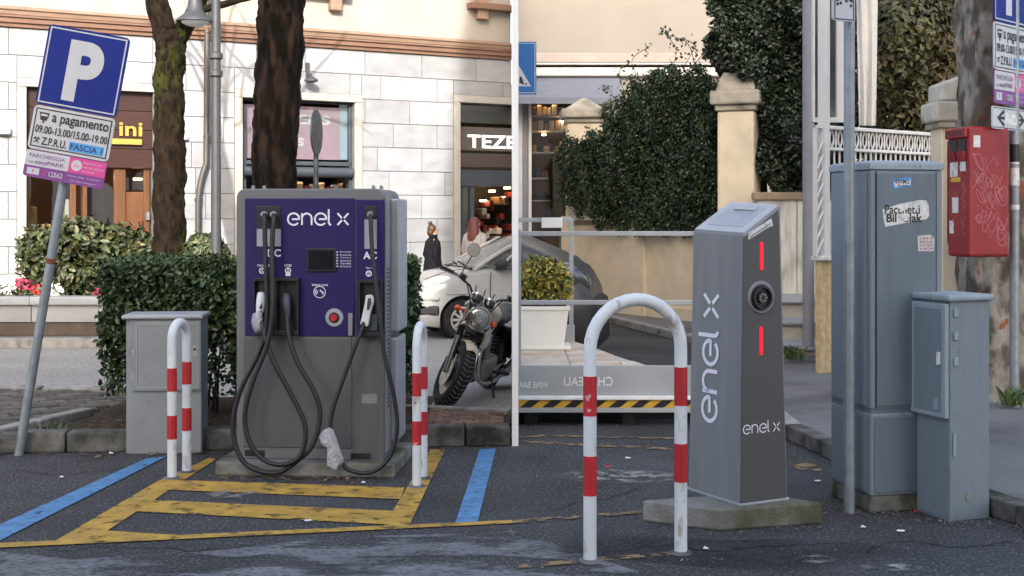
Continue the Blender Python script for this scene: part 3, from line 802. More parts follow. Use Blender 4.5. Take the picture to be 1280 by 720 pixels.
def shrub(name, lab, c, rx, ry, rz, n, L, mat, seed, stems=10, group=None, zmin=None, core=True, **k):
    t = thing(name, lab, 'shrub', Vector((c[0], c[1], zmin if zmin is not None else c[2] - rz)), group)
    g = np.random.default_rng(seed)
    d = g.normal(size=(n, 3)); d /= np.linalg.norm(d, axis=1)[:, None]
    d[:, 2] = np.where(d[:, 2] < -.55, -d[:, 2], d[:, 2])
    rad = (1 - np.minimum(.55, g.exponential(.16, n))) * (1 + .22 * lump(d * 1.6, 1.5, seed))
    P = np.array(c) + d * rad[:, None] * np.array([rx, ry, rz])
    leaf_obj('foliage', P, d, L, MATS[mat], t, seed, **k)
    q = MB(); r_ = random.Random(seed); z0 = zmin if zmin is not None else c[2] - rz
    for i in range(stems):
        a = r_.uniform(0, 6.28); e = r_.uniform(.3, .8)
        q.tube(spline([(c[0] + rx * .2 * math.cos(a), c[1] + ry * .2 * math.sin(a), z0 - .03), (c[0] + rx * .3 * math.cos(a), c[1] + ry * .3 * math.sin(a), c[2] - rz * .3), (c[0] + rx * e * math.cos(a), c[1] + ry * e * math.sin(a), c[2] + rz * .5)], 3), .012, 5)
    part(t, 'stems', q, MATS['twig'])
    if core:
        q = MB(); q.ball(c, rx * .55, ry * .55, rz * .55, 10); part(t, 'inner_growth', q, MATS['shade_core'])
    return t
# big shrub in the marble planter: several mounds of leaves in one plant
t = thing('shrub', 'broad leafy shrub with bronze tinged leaves in the marble planter', 'shrub', Vector((-5.2, 16.5, .55)))
PP, NN = [], []
for i, (x, y, rx, rz) in enumerate(((52, 318, .30, .34), (75, 312, .36, .40), (105, 305, .40, .34), (132, 312, .36, .34), (160, 312, .34, .28), (178, 318, .2, .22), (90, 345, .42, .25), (125, 345, .4, .22))):
    c = pz(x, y, 16.45); g = np.random.default_rng(30 + i); n = 750
    d = g.normal(size=(n, 3)); d /= np.linalg.norm(d, axis=1)[:, None]
    rad = (1 - np.minimum(.6, g.exponential(.2, n))) * (1 + .2 * lump(d * 2, 1.7, i))
    PP.append(np.array(c) + d * rad[:, None] * np.array([rx, .4, rz])); NN.append(d)
PP = np.concatenate(PP); NN = np.concatenate(NN); k_ = PP[:, 2] > .56
leaf_obj('foliage', PP[k_], NN[k_], .10, MATS['leaf_shrub'], t, 12, aspect=.5)
q = MB()
for i in range(14):
    x = r3.uniform(50, 170); b = pz(x, 372, 16.5); b.z = .52
    q.tube(spline([b, b + Vector((r3.uniform(-.1, .1), 0, .3)), b + Vector((r3.uniform(-.25, .25), r3.uniform(-.2, .2), .8))], 3), .013, 5)
part(t, 'stems', q, MATS['twig'])
shrub('shrub', 'small rounded sunlit shrub between tree trunk and lamp post', tuple(pz(255, 316, 16.4)), .30, .3, .24, 1400, .07, 'leaf_shrub', 15, zmin=.55)
c = pz(262, 345, 16.3); 
# flowers
for x, y, m in ((8, 362, 'petal_white'), (16, 356, 'petal_white'), (13, 366, 'petal_white'), (27, 352, 'petal_dark'), (30, 360, 'petal_dark'), (47, 362, 'petal_red'), (69, 362, 'petal_white'), (72, 367, 'petal_white'), (125, 366, 'petal_dark')):
    c = pz(x, y, 16.05)
    nmm = {'petal_white': 'white', 'petal_dark': 'dark crimson', 'petal_red': 'bright red'}[m]
    t = thing('flower', '%s bedding flower in the marble planter' % nmm, 'flower', Vector((c.x, c.y, .55)), group='%s planter flowers' % nmm)
    P = np.array([c] * 26) + np.random.default_rng(int(x)).normal(size=(26, 3)) * .028
    leaf_obj('petals', P, np.tile([0, -1, .3], (26, 1)), .055, MATS[m], t, int(x), aspect=.9, tilt=.5)
    part(t, 'stem', MB().tube([(c.x, c.y, .53), c], .006, 5), MATS['leaf_grass'])
    P = np.stack([np.random.default_rng(int(x) + 1).normal(c.x, .07, 60), np.random.default_rng(int(x) + 2).normal(c.y, .05, 60), np.random.default_rng(int(x) + 3).uniform(.56, max(.6, c.z), 60)], 1)
    leaf_obj('foliage', P, np.tile([0, -.6, .6], (60, 1)), .07, MATS['leaf_shrub'], t, int(x) + 9)
# grass tufts
for x, y, lab in ((60, 535, 'grass tuft growing by the leaning sign post'), (497, 486, 'grass tuft growing beside the charging station'), (1268, 505, 'weed tuft at the foot of the peeling pier'), (992, 449, 'weed tuft on the marble step')):
    c = gp(x, y, .13) if y < 520 else gp(x, 536, .14)
    q = MB(); r_ = random.Random(x)
    for i in range(22 if x < 100 else 60):
        a = r_.uniform(0, 6.28); h = r_.uniform(.03, .07) if x < 100 else r_.uniform(.06, .17); o = Vector((r_.gauss(0, .05), r_.gauss(0, .04), -.01)); d = Vector((math.cos(a), math.sin(a), 0))
        sd_ = Vector((-d.y, d.x, 0)) * .006
        q.raw([c + o - sd_, c + o + sd_, c + o + d * h * .3 + Vector((0, 0, h * .7)) + sd_ * .7, c + o + d * h * .7 + Vector((0, 0, h))], [(0, 1, 2), (0, 2, 3)])
    single('grass_tuft', q, MATS['leaf_grass'], lab, 'grass', c, docl=False, kind='stuff')

# ------------------------------------------------------------------ trees
def limb(mb, pts, r, seed, n=14, per=6, amp=.06):
    c = spline(pts, per); k = len(c); rs = []
    ref = None; g = random.Random(seed); ph = [g.uniform(0, 6.28) for _ in range(6)]
    for i, p in enumerate(c):
        t = (c[min(i + 1, k - 1)] - c[max(i - 1, 0)]).normalized()
        if ref is None: ref = t.cross(Vector((0, 1, .01))).normalized()
        ref = (ref - t * ref.dot(t)).normalized(); bn = t.cross(ref)
        f = i / (k - 1) * (len(r) - 1); a = int(min(f, len(r) - 2)); rad = r[a] + (r[a + 1] - r[a]) * (f - a)
        ring = []
        for j in range(n):
            th = 2 * math.pi * j / n
            w_ = 1 + amp * (math.sin(3 * th + ph[0] + i * .35) + .7 * math.sin(5 * th + ph[1] - i * .5) + .5 * math.sin(9 * th + ph[2] + i * 1.1) + .5 * math.sin(i * .9 + ph[3]))
            ring.append(p + (ref * math.cos(th) + bn * math.sin(th)) * rad * (w_ + g.uniform(-.035, .035)))
        rs.append(ring)
    mb.rings(rs)
T1 = 16.35
t = thing('street_tree', 'mossy forked tree trunk standing in the marble planter', 'tree', Vector((-4.38, T1, .5)))
q = MB(); limb(q, [pz(210, 376, T1), pz(211, 300, T1), pz(212, 200, T1), pz(211, 110, T1), pz(214, 60, T1), pz(215, 35, T1)], [.23, .20, .195, .185, .185, .18], 3, 34, 22)
part(t, 'trunk', q, MATS['bark_moss'], smooth=60)
for i, (pts, r) in enumerate((([(213, 60), (203, 25), (194, -5), (188, -60), (175, -130), (165, -220)], [.17, .15, .14, .12, .1, .05]), ([(217, 56), (231, 33), (246, 8), (262, -30), (285, -90), (290, -180)], [.13, .11, .095, .09, .07, .04]),
                              ([(246, 14), (270, 8), (295, 1), (330, -9), (370, -30), (420, -60)], [.05, .045, .04, .035, .025, .015]))):
    q = MB(); limb(q, [pz(x, y, T1 + (.0 if i < 2 else -.1)) for x, y in pts], r, 20 + i); part(t, 'limb', q, MATS['bark_moss'], smooth=60)
q = MB()
for i in range(22):
    b = pz(r3.choice((170, 290, 200, 260)) + r3.uniform(-20, 20), -150 + r3.uniform(-60, 30), T1); e = b + Vector((r3.uniform(-1.6, 1.6), r3.uniform(-1.2, 1.2), r3.uniform(.5, 2.2)))
    q.tube(spline([b, (b + e) / 2 + Vector((r3.uniform(-.2, .2), 0, .2)), e], 3), [.03 - .003 * k for k in range(7)], 5)
part(t, 'crown', q, MATS['bark'])
T2 = 9.75
t = thing('street_tree', 'thick dark furrowed tree trunk rising behind the big charging station', 'tree', Vector((-1.83, T2, .12)))
q = MB(); limb(q, [pz(338, 515, T2), pz(341, 400, T2), pz(342, 250, T2), pz(345, 150, T2), pz(350, 60, T2), pz(352, -30, T2), pz(352, -160, T2)], [.21, .175, .165, .172, .175, .172, .15], 8, 40, 20, .035)
part(t, 'trunk', q, MATS['bark'], smooth=60)
for i, (dx, h) in enumerate(((-.9, 2.2), (.8, 2.5), (.1, 2.8))):
    b = pz(352, -150, T2); q = MB(); limb(q, [b, b + Vector((dx * .4, 0, h * .4)), b + Vector((dx, .2, h))], [.12, .08, .04], 50 + i); part(t, 'limb', q, MATS['bark'], smooth=60)
q = MB()
for i in range(18):
    b = pz(352, -150, T2) + Vector((r3.uniform(-.6, .6), 0, r3.uniform(1.0, 2.4))); e = b + Vector((r3.uniform(-1, 1), r3.uniform(-.8, .8), r3.uniform(.4, 1.3)))
    q.tube(spline([b, (b + e) / 2 + Vector((.1, 0, .1)), e], 3), [.03 - .003 * k for k in range(7)], 5)
part(t, 'crown', q, MATS['bark'])

# ------------------------------------------------------------------ lamp post with a bell lantern
ZL = 16.2
b = pz(270, 400, ZL); b.z = .5
t = thing('street_lamp', 'grey street lamp post with a bell shaped lantern by the mossy tree', 'street lamp', b)
q = MB(); q.tube([b, Vector((b.x, b.y, 2.6)), Vector((b.x, b.y, 6.2))], [.065, .06, .055], 14); part(t, 'post', q, MATS['lamp_grey'], smooth=40)
for y in (70, 92):
    q = MB(); q.lathe([(.06, -.05), (.085, -.03), (.085, .03), (.06, .05)], Matrix.Translation(pz(270, y, ZL)), 14); part(t, 'collar', q, MATS['lamp_grey'], smooth=40)
q = MB(); top = pz(270, -40, ZL); l0 = pz(244, -25, ZL); q.tube(spline([top, (top + l0) / 2 + Vector((0, 0, .12)), l0 + Vector((0, 0, .05))], 5), .025, 8); part(t, 'arm', q, MATS['lamp_grey'], smooth=40)
c = pz(244, 27, ZL)
q = MB(); q.lathe([(.235, 0), (.225, .03), (.15, .09), (.105, .14), (.085, .26), (.08, .42), (.05, .52), (.02, .56)], Matrix.Translation(c), 20); part(t, 'lantern_hood', q, MATS['lamp_grey'], smooth=40)
q = MB(); q.lathe([(.18, .012), (.17, -.02), (.1, -.055), (.02, -.065)], Matrix.Translation(c), 16); part(t, 'lantern_lens', q, MATS['white_enamel'], smooth=60)

# ------------------------------------------------------------------ round road sign seen edge-on
ZS = 16.9
b = pz(395, 420, ZS); b.z = .0
M('sign_back', (0.035, 0.04, 0.05), .5, metal=.3, var=.15)
t = thing('round_road_sign', 'round road sign seen almost edge-on from behind, on a slim post', 'road sign', b)
q = MB(); q.tube([b, Vector((b.x, b.y, 1.6 + 120 * ZS / 1600))], .034, 10); part(t, 'post', q, MATS['sign_back'], smooth=40)
c = pz(396, 166, ZS)
mt = Matrix.Translation(c + Vector((.0, -.05, 0))) @ Matrix.Rotation(R(84), 4, 'Z') @ Matrix.Rotation(R(90), 4, 'X')
q = MB(); q.lathe([(.28, -.012), (.30, -.006), (.30, .012), (.27, .016)], mt, 28); part(t, 'disc', q, MATS['sign_back'], smooth=30)
q = MB(); q.box(-.03, .03, -.2, .2, -.03, -.012, mt); part(t, 'bracket', q, MATS['sign_back'])

# ------------------------------------------------------------------ parking signs (leaning post, and the one by the letter box)
M('sign_blue', (0.001, 0.015, 0.19), .55, var=.06, bump=0, spec=.25)
M('sign_white', (0.46, 0.48, 0.52), .45, var=.06, bump=0)
M('sign_magenta', (0.58, 0.045, 0.26), .45, var=.06, bump=0)
M('sign_purple', (0.17, 0.035, 0.24), .45, var=.06, bump=0)
M('sticker_blue', (0.05, 0.28, 0.62), .45, var=.08, bump=0)
M('galvanised', (0.25, 0.28, 0.31), .5, metal=.45, var=.2, sc=12, col2=(0.16, 0.15, 0.14), sc2=5, th=.66)
M('rust', (0.16, 0.06, 0.03), .8)
def parking_signs(t, fs, W, H1, H2, H3, a0, b_top, arrow=False):
    """fs: face with a to the right and b up; stacked plates hung from b_top downwards"""
    b1 = b_top; b0 = b1 - H1
    q = MB(); fs.rrect(q, a0, a0 + W, b0, b1, .03, -.012, 0); pl1 = part(t, 'parking_plate', q, MATS['sign_blue'])
    q = MB(); o = .014; wd = .009
    for x0, x1, y0, y1 in ((a0 + o, a0 + W - o, b1 - o - wd, b1 - o), (a0 + o, a0 + W - o, b0 + o, b0 + o + wd), (a0 + o, a0 + o + wd, b0 + o, b1 - o), (a0 + W - o - wd, a0 + W - o, b0 + o, b1 - o)):
        fs.box(q, x0, x1, y0, y1, 0.0005, .0012 if x1 - x0 > .1 else .0016)
    part(pl1, 'border', q, MATS['sign_white'])
    q = MB(); fs.text(q, 'P', a0 + W * .30, a0 + W * .74, b0 + H1 * .10, b0 + H1 * .86, .003, .045); part(pl1, 'lettering', q, MATS['sign_white'])
    b1 = b0 - .008; b0 = b1 - H2; q = MB(); fs.rrect(q, a0, a0 + W, b0, b1, .03, -.012, 0); p2 = part(t, 'fee_plate', q, MATS['sign_white'])
    q = MB(); o = .016; wd = .008
    for x0, x1, y0, y1 in ((a0 + o, a0 + W - o, b1 - o - wd, b1 - o), (a0 + o, a0 + W - o, b0 + o, b0 + o + wd), (a0 + o, a0 + o + wd, b0 + o, b1 - o), (a0 + W - o - wd, a0 + W - o, b0 + o, b1 - o)):
        fs.box(q, x0, x1, y0, y1, 0.0005, .0012 if x1 - x0 > .1 else .0016)
    fs.text(q, 'a pagamento', a0 + W * .24, a0 + W * .94, b0 + H2 * .60, b0 + H2 * .87, .003, .02)
    fs.text(q, '09.00-13.00/15.00-19.00', a0 + W * .06, a0 + W * .95, b0 + H2 * .38, b0 + H2 * .56, .003, .02)
    fs.text(q, 'Z.P.R.U.', a0 + W * .16, a0 + W * .47, b0 + H2 * .12, b0 + H2 * .30, .003, .02)
    ax, ay = a0 + W * .10, b0 + H2 * .21       # crossed hammers
    for sg in (1, -1):
        ribbon(q, fs, [(ax - .016 * sg, ay - .018), (ax + .013 * sg, ay + .014)], .006, .003)
        ribbon(q, fs, [(ax + .004 * sg, ay + .020), (ax + .020 * sg, ay + .006)], .009, .0033)
    ix, iy, u_ = a0 + W * .14, b0 + H2 * .74, H2 * .13    # coin meter pictogram
    fs.poly(q, [(ix - u_ * .9, iy + u_ * .9), (ix - u_ * .55, iy - u_ * .5), (ix + u_ * .55, iy - u_ * .5), (ix + u_ * .9, iy + u_ * .9)], .0005, .003)
    fs.box(q, ix - u_ * .12, ix + u_ * .12, iy - u_ * 1.0, iy - u_ * .45, .0005, .003)
    part(p2, 'lettering', q, MATS['print_black'])
    q = MB(); fs.box(q, ix - u_ * .6, ix + u_ * .6, iy + u_ * .25, iy + u_ * .6, .003, .0035); part(p2, 'pictogram_slot', q, MATS['sign_white'])
    q = MB(); fs.box(q, a0 + W * .50, a0 + W * .93, b0 + H2 * .10, b0 + H2 * .31, .0005, .002); part(p2, 'sticker', q, MATS['sticker_blue'])
    q = MB(); fs.text(q, 'FASCIA 1', a0 + W * .52, a0 + W * .91, b0 + H2 * .135, b0 + H2 * .275, .0035, .02); part(p2, 'lettering', q, M('ink_navy', (0.01, .03, .12), .5, bump=0) if 'ink_navy' not in MATS else MATS['ink_navy'])
    b1 = b0 - .006; b0 = b1 - H3; q = MB(); fs.rrect(q, a0 + .002, a0 + W - .002, b0, b1, .02, -.010, -.001); p3 = part(t, 'payment_plate', q, MATS['sign_purple'])
    q = MB(); fs.box(q, a0 + .004, a0 + W * .54, b0 + H3 * .42, b1 - .004, -.0005, .0008); part(p3, 'white_field', q, MATS['sign_white'])
    q = MB(); fs.box(q, a0 + W * .54, a0 + W - .004, b0 + H3 * .42, b1 - .004, -.0005, .0011); part(p3, 'magenta_field', q, MATS['sign_magenta'])
    q = MB(); fs.text(q, 'PARCHEGGIA', a0 + W * .05, a0 + W * .49, b0 + H3 * .73, b0 + H3 * .88, .003, .0); fs.text(q, 'con', a0 + W * .05, a0 + W * .11, b0 + H3 * .51, b0 + H3 * .58, .003); fs.text(q, 'easyPARK', a0 + W * .13, a0 + W * .49, b0 + H3 * .47, b0 + H3 * .66, .003, .01); part(p3, 'lettering', q, MATS['sign_purple'])
    q = MB(); fs.disc(q, a0 + W * .635, b0 + H3 * .70, H3 * .20, .001, .0025); fs.box(q, a0 + W * .05, a0 + W * .20, b0 + H3 * .10, b0 + H3 * .34, -.0005, .0015); part(p3, 'white_badge', q, MATS['sign_white'])
    q = MB(); fs.text(q, 'P', a0 + W * .115, a0 + W * .14, b0 + H3 * .15, b0 + H3 * .29, .003, .02)
    for k in range(3): ribbon(q, fs, [(a0 + W * (.605 + .02 * k), b0 + H3 * (.62 + .05 * (k % 2))), (a0 + W * (.62 + .02 * k), b0 + H3 * (.76 - .02 * k))], .005, .0032)
    part(p3, 'badge_mark', q, MATS['sign_magenta'])
    for s_, x0, x1, y0, y1, bo, mt_ in (('Paga solo per', .71, .94, .80, .89, 0, 'sign_white'), ('i minuti effettivi', .71, .97, .65, .74, 0, 'sign_white'), ('di sosta!', .71, .86, .50, .59, 0, 'sign_white'), ("Scarica l'app - E gratuita", .55, .95, .25, .33, 0, 'sign_white'),
                                        ('Oi. Pese easypark', .59, .92, .08, .16, 0, 'sign_white'), ('12562', .32, .49, .12, .31, .02, 'sign_white'), ('CODICE', .23, .31, .23, .31, 0, 'sign_magenta'), ('AREA', .23, .29, .12, .19, 0, 'sign_magenta')):
        q = MB(); fs.text(q, s_, a0 + W * x0, a0 + W * x1, b0 + H3 * y0, b0 + H3 * y1, .003, bo); part(p3, 'lettering', q, MATS[mt_])
    return b0
b = gp(23.5, 569); b.z = 0
ZP = b.y
up = (pz(80, 226, ZP - .02) - b).normalized()
t = thing('parking_sign', 'leaning blue parking sign with fee plates on a tilted grey post', 'parking sign', b)
top = pz(112, 36, ZP + .0)
q = MB(); q.tube([b - up * .02, b + up * 1.2, b + up * ((top - b).length * .995)], .031, 12); part(t, 'post', q, MATS['galvanised'], smooth=40)
q = MB(); q.tube([b + up * 1.30, b + up * 1.335], .0316, 12); part(t, 'rust_patch', q, MATS['rust'], smooth=40)
# plate plane: corners read from the photograph, at the depth of the post
tl = pz(62, 29.5, ZP - .085); tr = pz(163, 48, ZP - .085); bl_ = pz(28, 218, ZP - .085)
u_ = (tr - tl).normalized(); v_ = (tl - bl_); v_ = (v_ - u_ * v_.dot(u_)).normalized()
FS = Face(tl, u_, v_)
W_ = (tr - tl).length
H1 = .535; H2 = .29; H3 = .18
# the plates hang along the leaning post
parking_signs(t, FS, W_, H1, H2, H3, 0.0, 0.0)
q = MB()
for bb in (-.12, -.42, -.62, -.90): FS.box(q, W_ * .3, W_ * .62, bb - .02, bb + .02, -.03, -.0125)
part(t, 'clamp', q, MATS['galvanised'])

# ------------------------------------------------------------------ grey cabinet beside the hedge
M('cabinet_grey', (0.225, 0.24, 0.255), .55, var=.1, sc=4, bump=.06, bsc=200, col2=(0.15, 0.16, 0.165), sc2=6, th=.66)
M('cabinet_lid', (0.34, 0.36, 0.38), .5, var=.1, bump=.06, bsc=150)
fl = gp(163, 568); fr_ = gp(252, 566.5)
CF = Face(fl, fr_ - fl); W_ = (fr_ - fl).length
ztop = 1.6 - (399 - 270) * fl.y / 1600
t = thing('utility_cabinet', 'light grey roadside utility cabinet in front of the hedge', 'cabinet', (fl + fr_) / 2)
def depthpoly(a0, a1, dep, ch):
    return [(a0, -dep), (a0, -ch), (a0 + ch, 0), (a1, 0), (a1, -dep)]
q = MB(); pl_ = depthpoly(-.035, W_, .30, .035); q.prism([CF.P(a, 0, d) for a, d in pl_], [CF.P(a, ztop, d) for a, d in pl_]); part(t, 'body', q, MATS['cabinet_grey'], bevel=.006)
q = MB(); CF.box(q, -.055, W_ + .012, ztop, ztop + .028, -.33, .025); part(t, 'lid', q, MATS['cabinet_lid'], bevel=.01)
dr = MB(); a0, b1 = CF.ab(167, 402); a1, b0 = CF.ab(252.5, 488); CF.box(dr, a0, a1 - .004, b0, b1, .0005, .016); door = part(t, 'door', dr, MATS['cabinet_grey'], bevel=.006)
q = MB(); a0, b1 = CF.ab(171, 405); a1, b0 = CF.ab(248, 484)
for x0, x1, y0, y1 in ((a0, a1, b1 - .005, b1), (a0, a1, b0, b0 + .005), (a0, a0 + .005, b0, b1), (a1 - .005, a1, b0, b1)): CF.box(q, x0, x1, y0, y1, .016, .020 if x1 - x0 > .1 else .0205)
part(door, 'raised_edge', q, MATS['cabinet_lid'])
a, b = CF.ab(244, 438); q = MB(); CF.rrect(q, a - .014, a + .014, b - .04, b + .035, .012, .016, .022); part(door, 'lock_plate', q, MATS['cabinet_lid'])
q = MB(); CF.disc(q, a, b + .01, .009, .022, .026, 14); part(door, 'keyhole', q, MATS['print_black'])
for yy in (440, 470):
    q = MB(); a, b = CF.ab(168, yy); CF.box(q, a - .014, a - .001, b - .02, b + .02, -.004, .012); part(t, 'hinge', q, MATS['cabinet_lid'])

# ------------------------------------------------------------------ hooped barriers with red bands
M('barrier_white', (0.60, 0.63, 0.66), .5, var=.12, sc=6, bump=.1, bsc=60, col2=(0.33, 0.31, 0.28), sc2=16, th=.66, soft=.06, stretch=(1, 1, .5), col3=(.16, .10, .07), sc3=38, th3=.72)
M('barrier_red', (0.40, 0.012, 0.02), .5, var=.18, sc=8, bump=.1, col2=(0.45, 0.30, 0.29), sc2=16, th=.70, soft=.03)
def barrier(p, q_, top, r, bands_p, bands_q, lab):
    p = Vector(p); q_ = Vector(q_)
    t = thing('hoop_barrier', lab, 'barrier', (p + q_) / 2)
    d = (q_ - p); rad = d.length / 2; u = d.normalized(); zc = top - r - rad
    pts = [p - Vector((0, 0, .03)), p + Vector((0, 0, zc * .5)), Vector((p.x, p.y, zc))]
    c = (p + q_) / 2; c.z = zc
    for k in range(1, 16):
        th = math.pi * k / 16; pts.append(c - u * rad * math.cos(th) + Vector((0, 0, rad * math.sin(th))))
    pts += [Vector((q_.x, q_.y, zc)), q_ + Vector((0, 0, zc * .5)), q_ - Vector((0, 0, .03))]
    part(t, 'hoop', MB().tube(pts, r, 16), MATS['barrier_white'], smooth=50)
    for b_, bands in ((p, bands_p), (q_, bands_q)):
        for y0, y1 in bands:
            z1 = 1.6 - (y0 - HY) * b_.y / F; z0 = 1.6 - (y1 - HY) * b_.y / F
            m_ = MB(); m_.tube([(b_.x, b_.y, z0), (b_.x, b_.y, z1)], r + .0012, 16); part(t, 'red_band', m_, MATS['barrier_red'], smooth=50)
        m_ = MB(); m_.lathe([(r + .028, 0.0), (r + .02, .008), (r + .004, .012)], Matrix.Translation((b_.x, b_.y, .002)), 16); part(t, 'footing', m_, MATS['worn_concrete'])
p, q_ = gp(215, 598.5), gp(233.5, 590.5)
barrier(p, q_, 1.6 - (398 - 270) * 7.85 / 1600, .0285, [(460, 489), (519, 548.5)], [(452, 480), (509.5, 538)], 'red and white hoop barrier seen end-on beside the grey cabinet')
p, q_ = gp(521, 609), gp(529, 598)
barrier(p, q_, 1.6 - (402 - 270) * 7.65 / 1600, .0265, [(466, 495), (526, 556)], [(458, 486), (514, 543)], 'red and white hoop barrier seen end-on between charger and motorcycle')
# ------------------------------------------------------------------ big charging station
M('charger_grey', (0.135, 0.140, 0.150), .5, var=.06, sc=3, bump=.08, bsc=260)
M('charger_panel', (0.085, 0.088, 0.094), .5, var=.14, sc=3, stretch=(4, 4, .6), col3=(.12, .12, .12), sc3=30, th3=.70, bump=.08, bsc=260)
M('charger_purple', (0.017, 0.009, 0.086), .48, spec=.3, var=.05, sc=3, bump=.05, bsc=260)
M('charger_edge', (0.24, 0.24, 0.25), .45, metal=.2, var=.1)
M('black_plastic', (0.010, 0.010, 0.012), .45, var=.15, bump=.05, bsc=150)
M('screen_black', (0.006, 0.006, 0.008), .12, var=.05, bump=0)
M('rubber_cable', (0.012, 0.012, 0.014), .5, var=.2, bump=.1, bsc=120)
M('silver_paint', (0.34, 0.36, 0.40), .4, metal=.3, var=.1)
M('logo_white', (0.72, 0.72, 0.80), .45, var=.02, bump=0)
M('plug_white', (0.62, 0.63, 0.66), .4, var=.05, bump=0)
M('stop_red', (0.40, 0.02, 0.03), .35, var=.05, bump=0)
M('plinth_concrete', (0.22, 0.22, 0.21), .9, var=.2, sc=6, bump=.6, bsc=60, col2=(0.085, 0.085, 0.055), sc2=3.5, th=.52, soft=.12)
M('label_grey', (0.20, 0.20, 0.20), .5, var=.2, sc=40, bump=0)
def bag_mat():
    m = bpy.data.materials.new('plastic_film'); m.use_nodes = True
    n, l = m.node_tree.nodes, m.node_tree.links
    b = n['Principled BSDF']; b.inputs['Base Color'].default_value = (.75, .76, .80, 1); b.inputs['Roughness'].default_value = .28
    tr = n.new('ShaderNodeBsdfTransparent'); tr.inputs[0].default_value = (.95, .95, .97, 1); mx = n.new('ShaderNodeMixShader')
    nz = n.new('ShaderNodeTexNoise'); nz.inputs['Scale'].default_value = 22; mr = n.new('ShaderNodeMapRange'); mr.inputs[3].default_value = .25; mr.inputs[4].default_value = .75
    tc = n.new('ShaderNodeTexCoord'); l.new(tc.outputs['Object'], nz.inputs['Vector'])
    l.new(nz.outputs['Fac'], mr.inputs[0]); l.new(mr.outputs[0], mx.inputs[0]); l.new(tr.outputs[0], mx.inputs[1]); l.new(b.outputs[0], mx.inputs[2]); l.new(mx.outputs[0], n['Material Output'].inputs[0])
    bp = n.new('ShaderNodeBump'); bp.inputs['Strength'].default_value = 1; bp.inputs['Distance'].default_value = .02
    n2 = n.new('ShaderNodeTexNoise'); n2.inputs['Scale'].default_value = 45; n2.inputs['Distortion'].default_value = 1.5; l.new(tc.outputs['Object'], n2.inputs['Vector']); l.new(n2.outputs['Fac'], bp.inputs['Height']); l.new(bp.outputs[0], b.inputs['Normal'])
    MATS['plastic_film'] = m
bag_mat()

th = R(4.0)
rc = gp(480, 576, .085)
uE = Vector((math.cos(th), -math.sin(th), 0))
EW, EH = .93, 1.685
FE = Face(rc - uE * EW, uE)
# concrete base
a0, a1 = FE.ab(268, 592, .11)[0], FE.ab(493, 592, .11)[0]
q = MB(); FE.box(q, a0, a1, -.087, 0, -.66, .10)
single('charger_plinth', q, MATS['plinth_concrete'], 'low mossy concrete plinth under the big charging station', 'plinth', FE.P(EW / 2, -.085, -.3), bevel=.012)
ch = thing('charging_station', 'big grey and purple charging station with black cables', 'charging station', FE.P(EW / 2, 0, -.3), rz=-th)
def outline(a0, a1, b0, b1, r, n=6):
    pts = [(a0, b0), (a1, b0)]
    for cx, t0 in ((a1 - r, 0), (a0 + r, 90)):
        for k in range(n + 1):
            tt = R(t0 + 90 * k / n); pts.append((cx + r * math.cos(tt), b1 - r + r * math.sin(tt)))
    return pts
q = MB(); FE.poly(q, outline(0, EW, 0, EH, .055), -.60, -.0); part(ch, 'housing', q, MATS['charger_grey'], bevel=.008)
def pxp(nm, x0, y0, x1, y1, d0, d1, mat, par=None, bevel=0, lab=None):
    q = MB(); FE.pxbox(q, x0, y0, x1, y1, d0, d1); return part(par or ch, nm, q, MATS[mat], bevel=bevel, label=lab)
up1 = pxp('front_panel', 306, 248, 443.6, 420.6, -.002, .010, 'charger_purple', bevel=.004)
up2 = pxp('front_panel', 445, 249.5, 480.5, 421.2, -.002, .010, 'charger_purple', bevel=.004)
lowp = pxp('service_panel', 304.5, 422, 439.5, 560.5, -.002, .008, 'charger_panel', bevel=.004)
low2 = pxp('service_panel', 440.8, 422.5, 479.5, 577, -.002, .007, 'charger_panel', bevel=.004)
pxp('vent_slot', 306, 562.5, 331, 570.5, -.002, .002, 'black_plastic')
pxp('vent_slot', 438.5, 566.5, 463.5, 574, .004, .009, 'black_plastic')
pxp('rating_label', 452, 492.5, 471, 504.5, .006, .0085, 'label_grey', par=low2)
# logo and writing
def logo(face, par, a0, b0, s, d, mat, wd=.15, rot=False, xf=None):
    q = MB()
    for st in logo_strokes():
        pts = [(a0 + p[0] * s, b0 + p[1] * s) for p in st] if not rot else [(a0 - p[1] * s, b0 + p[0] * s) for p in st]
        ribbon(q, face, pts, wd * s, d)
    return part(par, 'logo', q, MATS[mat])
x0, y0 = FE.ab(359.5, 281.5, .012); x1, _ = FE.ab(435.5, 281, .012)
logo(FE, up1, x0, y0, (x1 - x0) / 5.05, .0125, 'logo_white')
q = MB()
for s_, x0, y0, x1, y1, bo in (('DC', 334, 311.5, 351, 321, .03), ('CCS2', 355.5, 330.3, 364.5, 333.2, .02), ('CHAdeMO', 321.5, 330.3, 338, 333.2, .02), ('lettura carte', 390, 354.3, 410, 357.4, .01)):
    q = MB(); FE.pxtext(q, s_, x0, y0, x1, y1, .0125, bo); part(up1, 'lettering', q, MATS['logo_white'])
q = MB()
for k in range(6):
    FE.pxtext(q, ['Energia', 'Potenza', 'Tempo', 'Stato', 'Tariffa', 'Costo'][k], 425, 314 + k * 3.6, 439, 316 + k * 3.6, .0125)
    FE.pxbox(q, 420, 314.2 + k * 3.6, 422.5, 315.8 + k * 3.6, .0105, .0122)
part(up1, 'display_legend', q, MATS['logo_white'], kind='stuff'); q = MB()
def icon(cx, cy, r):      # plug symbol: disc with pins
    a, b = FE.ab(cx, cy, .012); k = r * 7.97 / F
    FE.disc(q, a, b, k, .0105, .0122, 18)
    return a, b, k
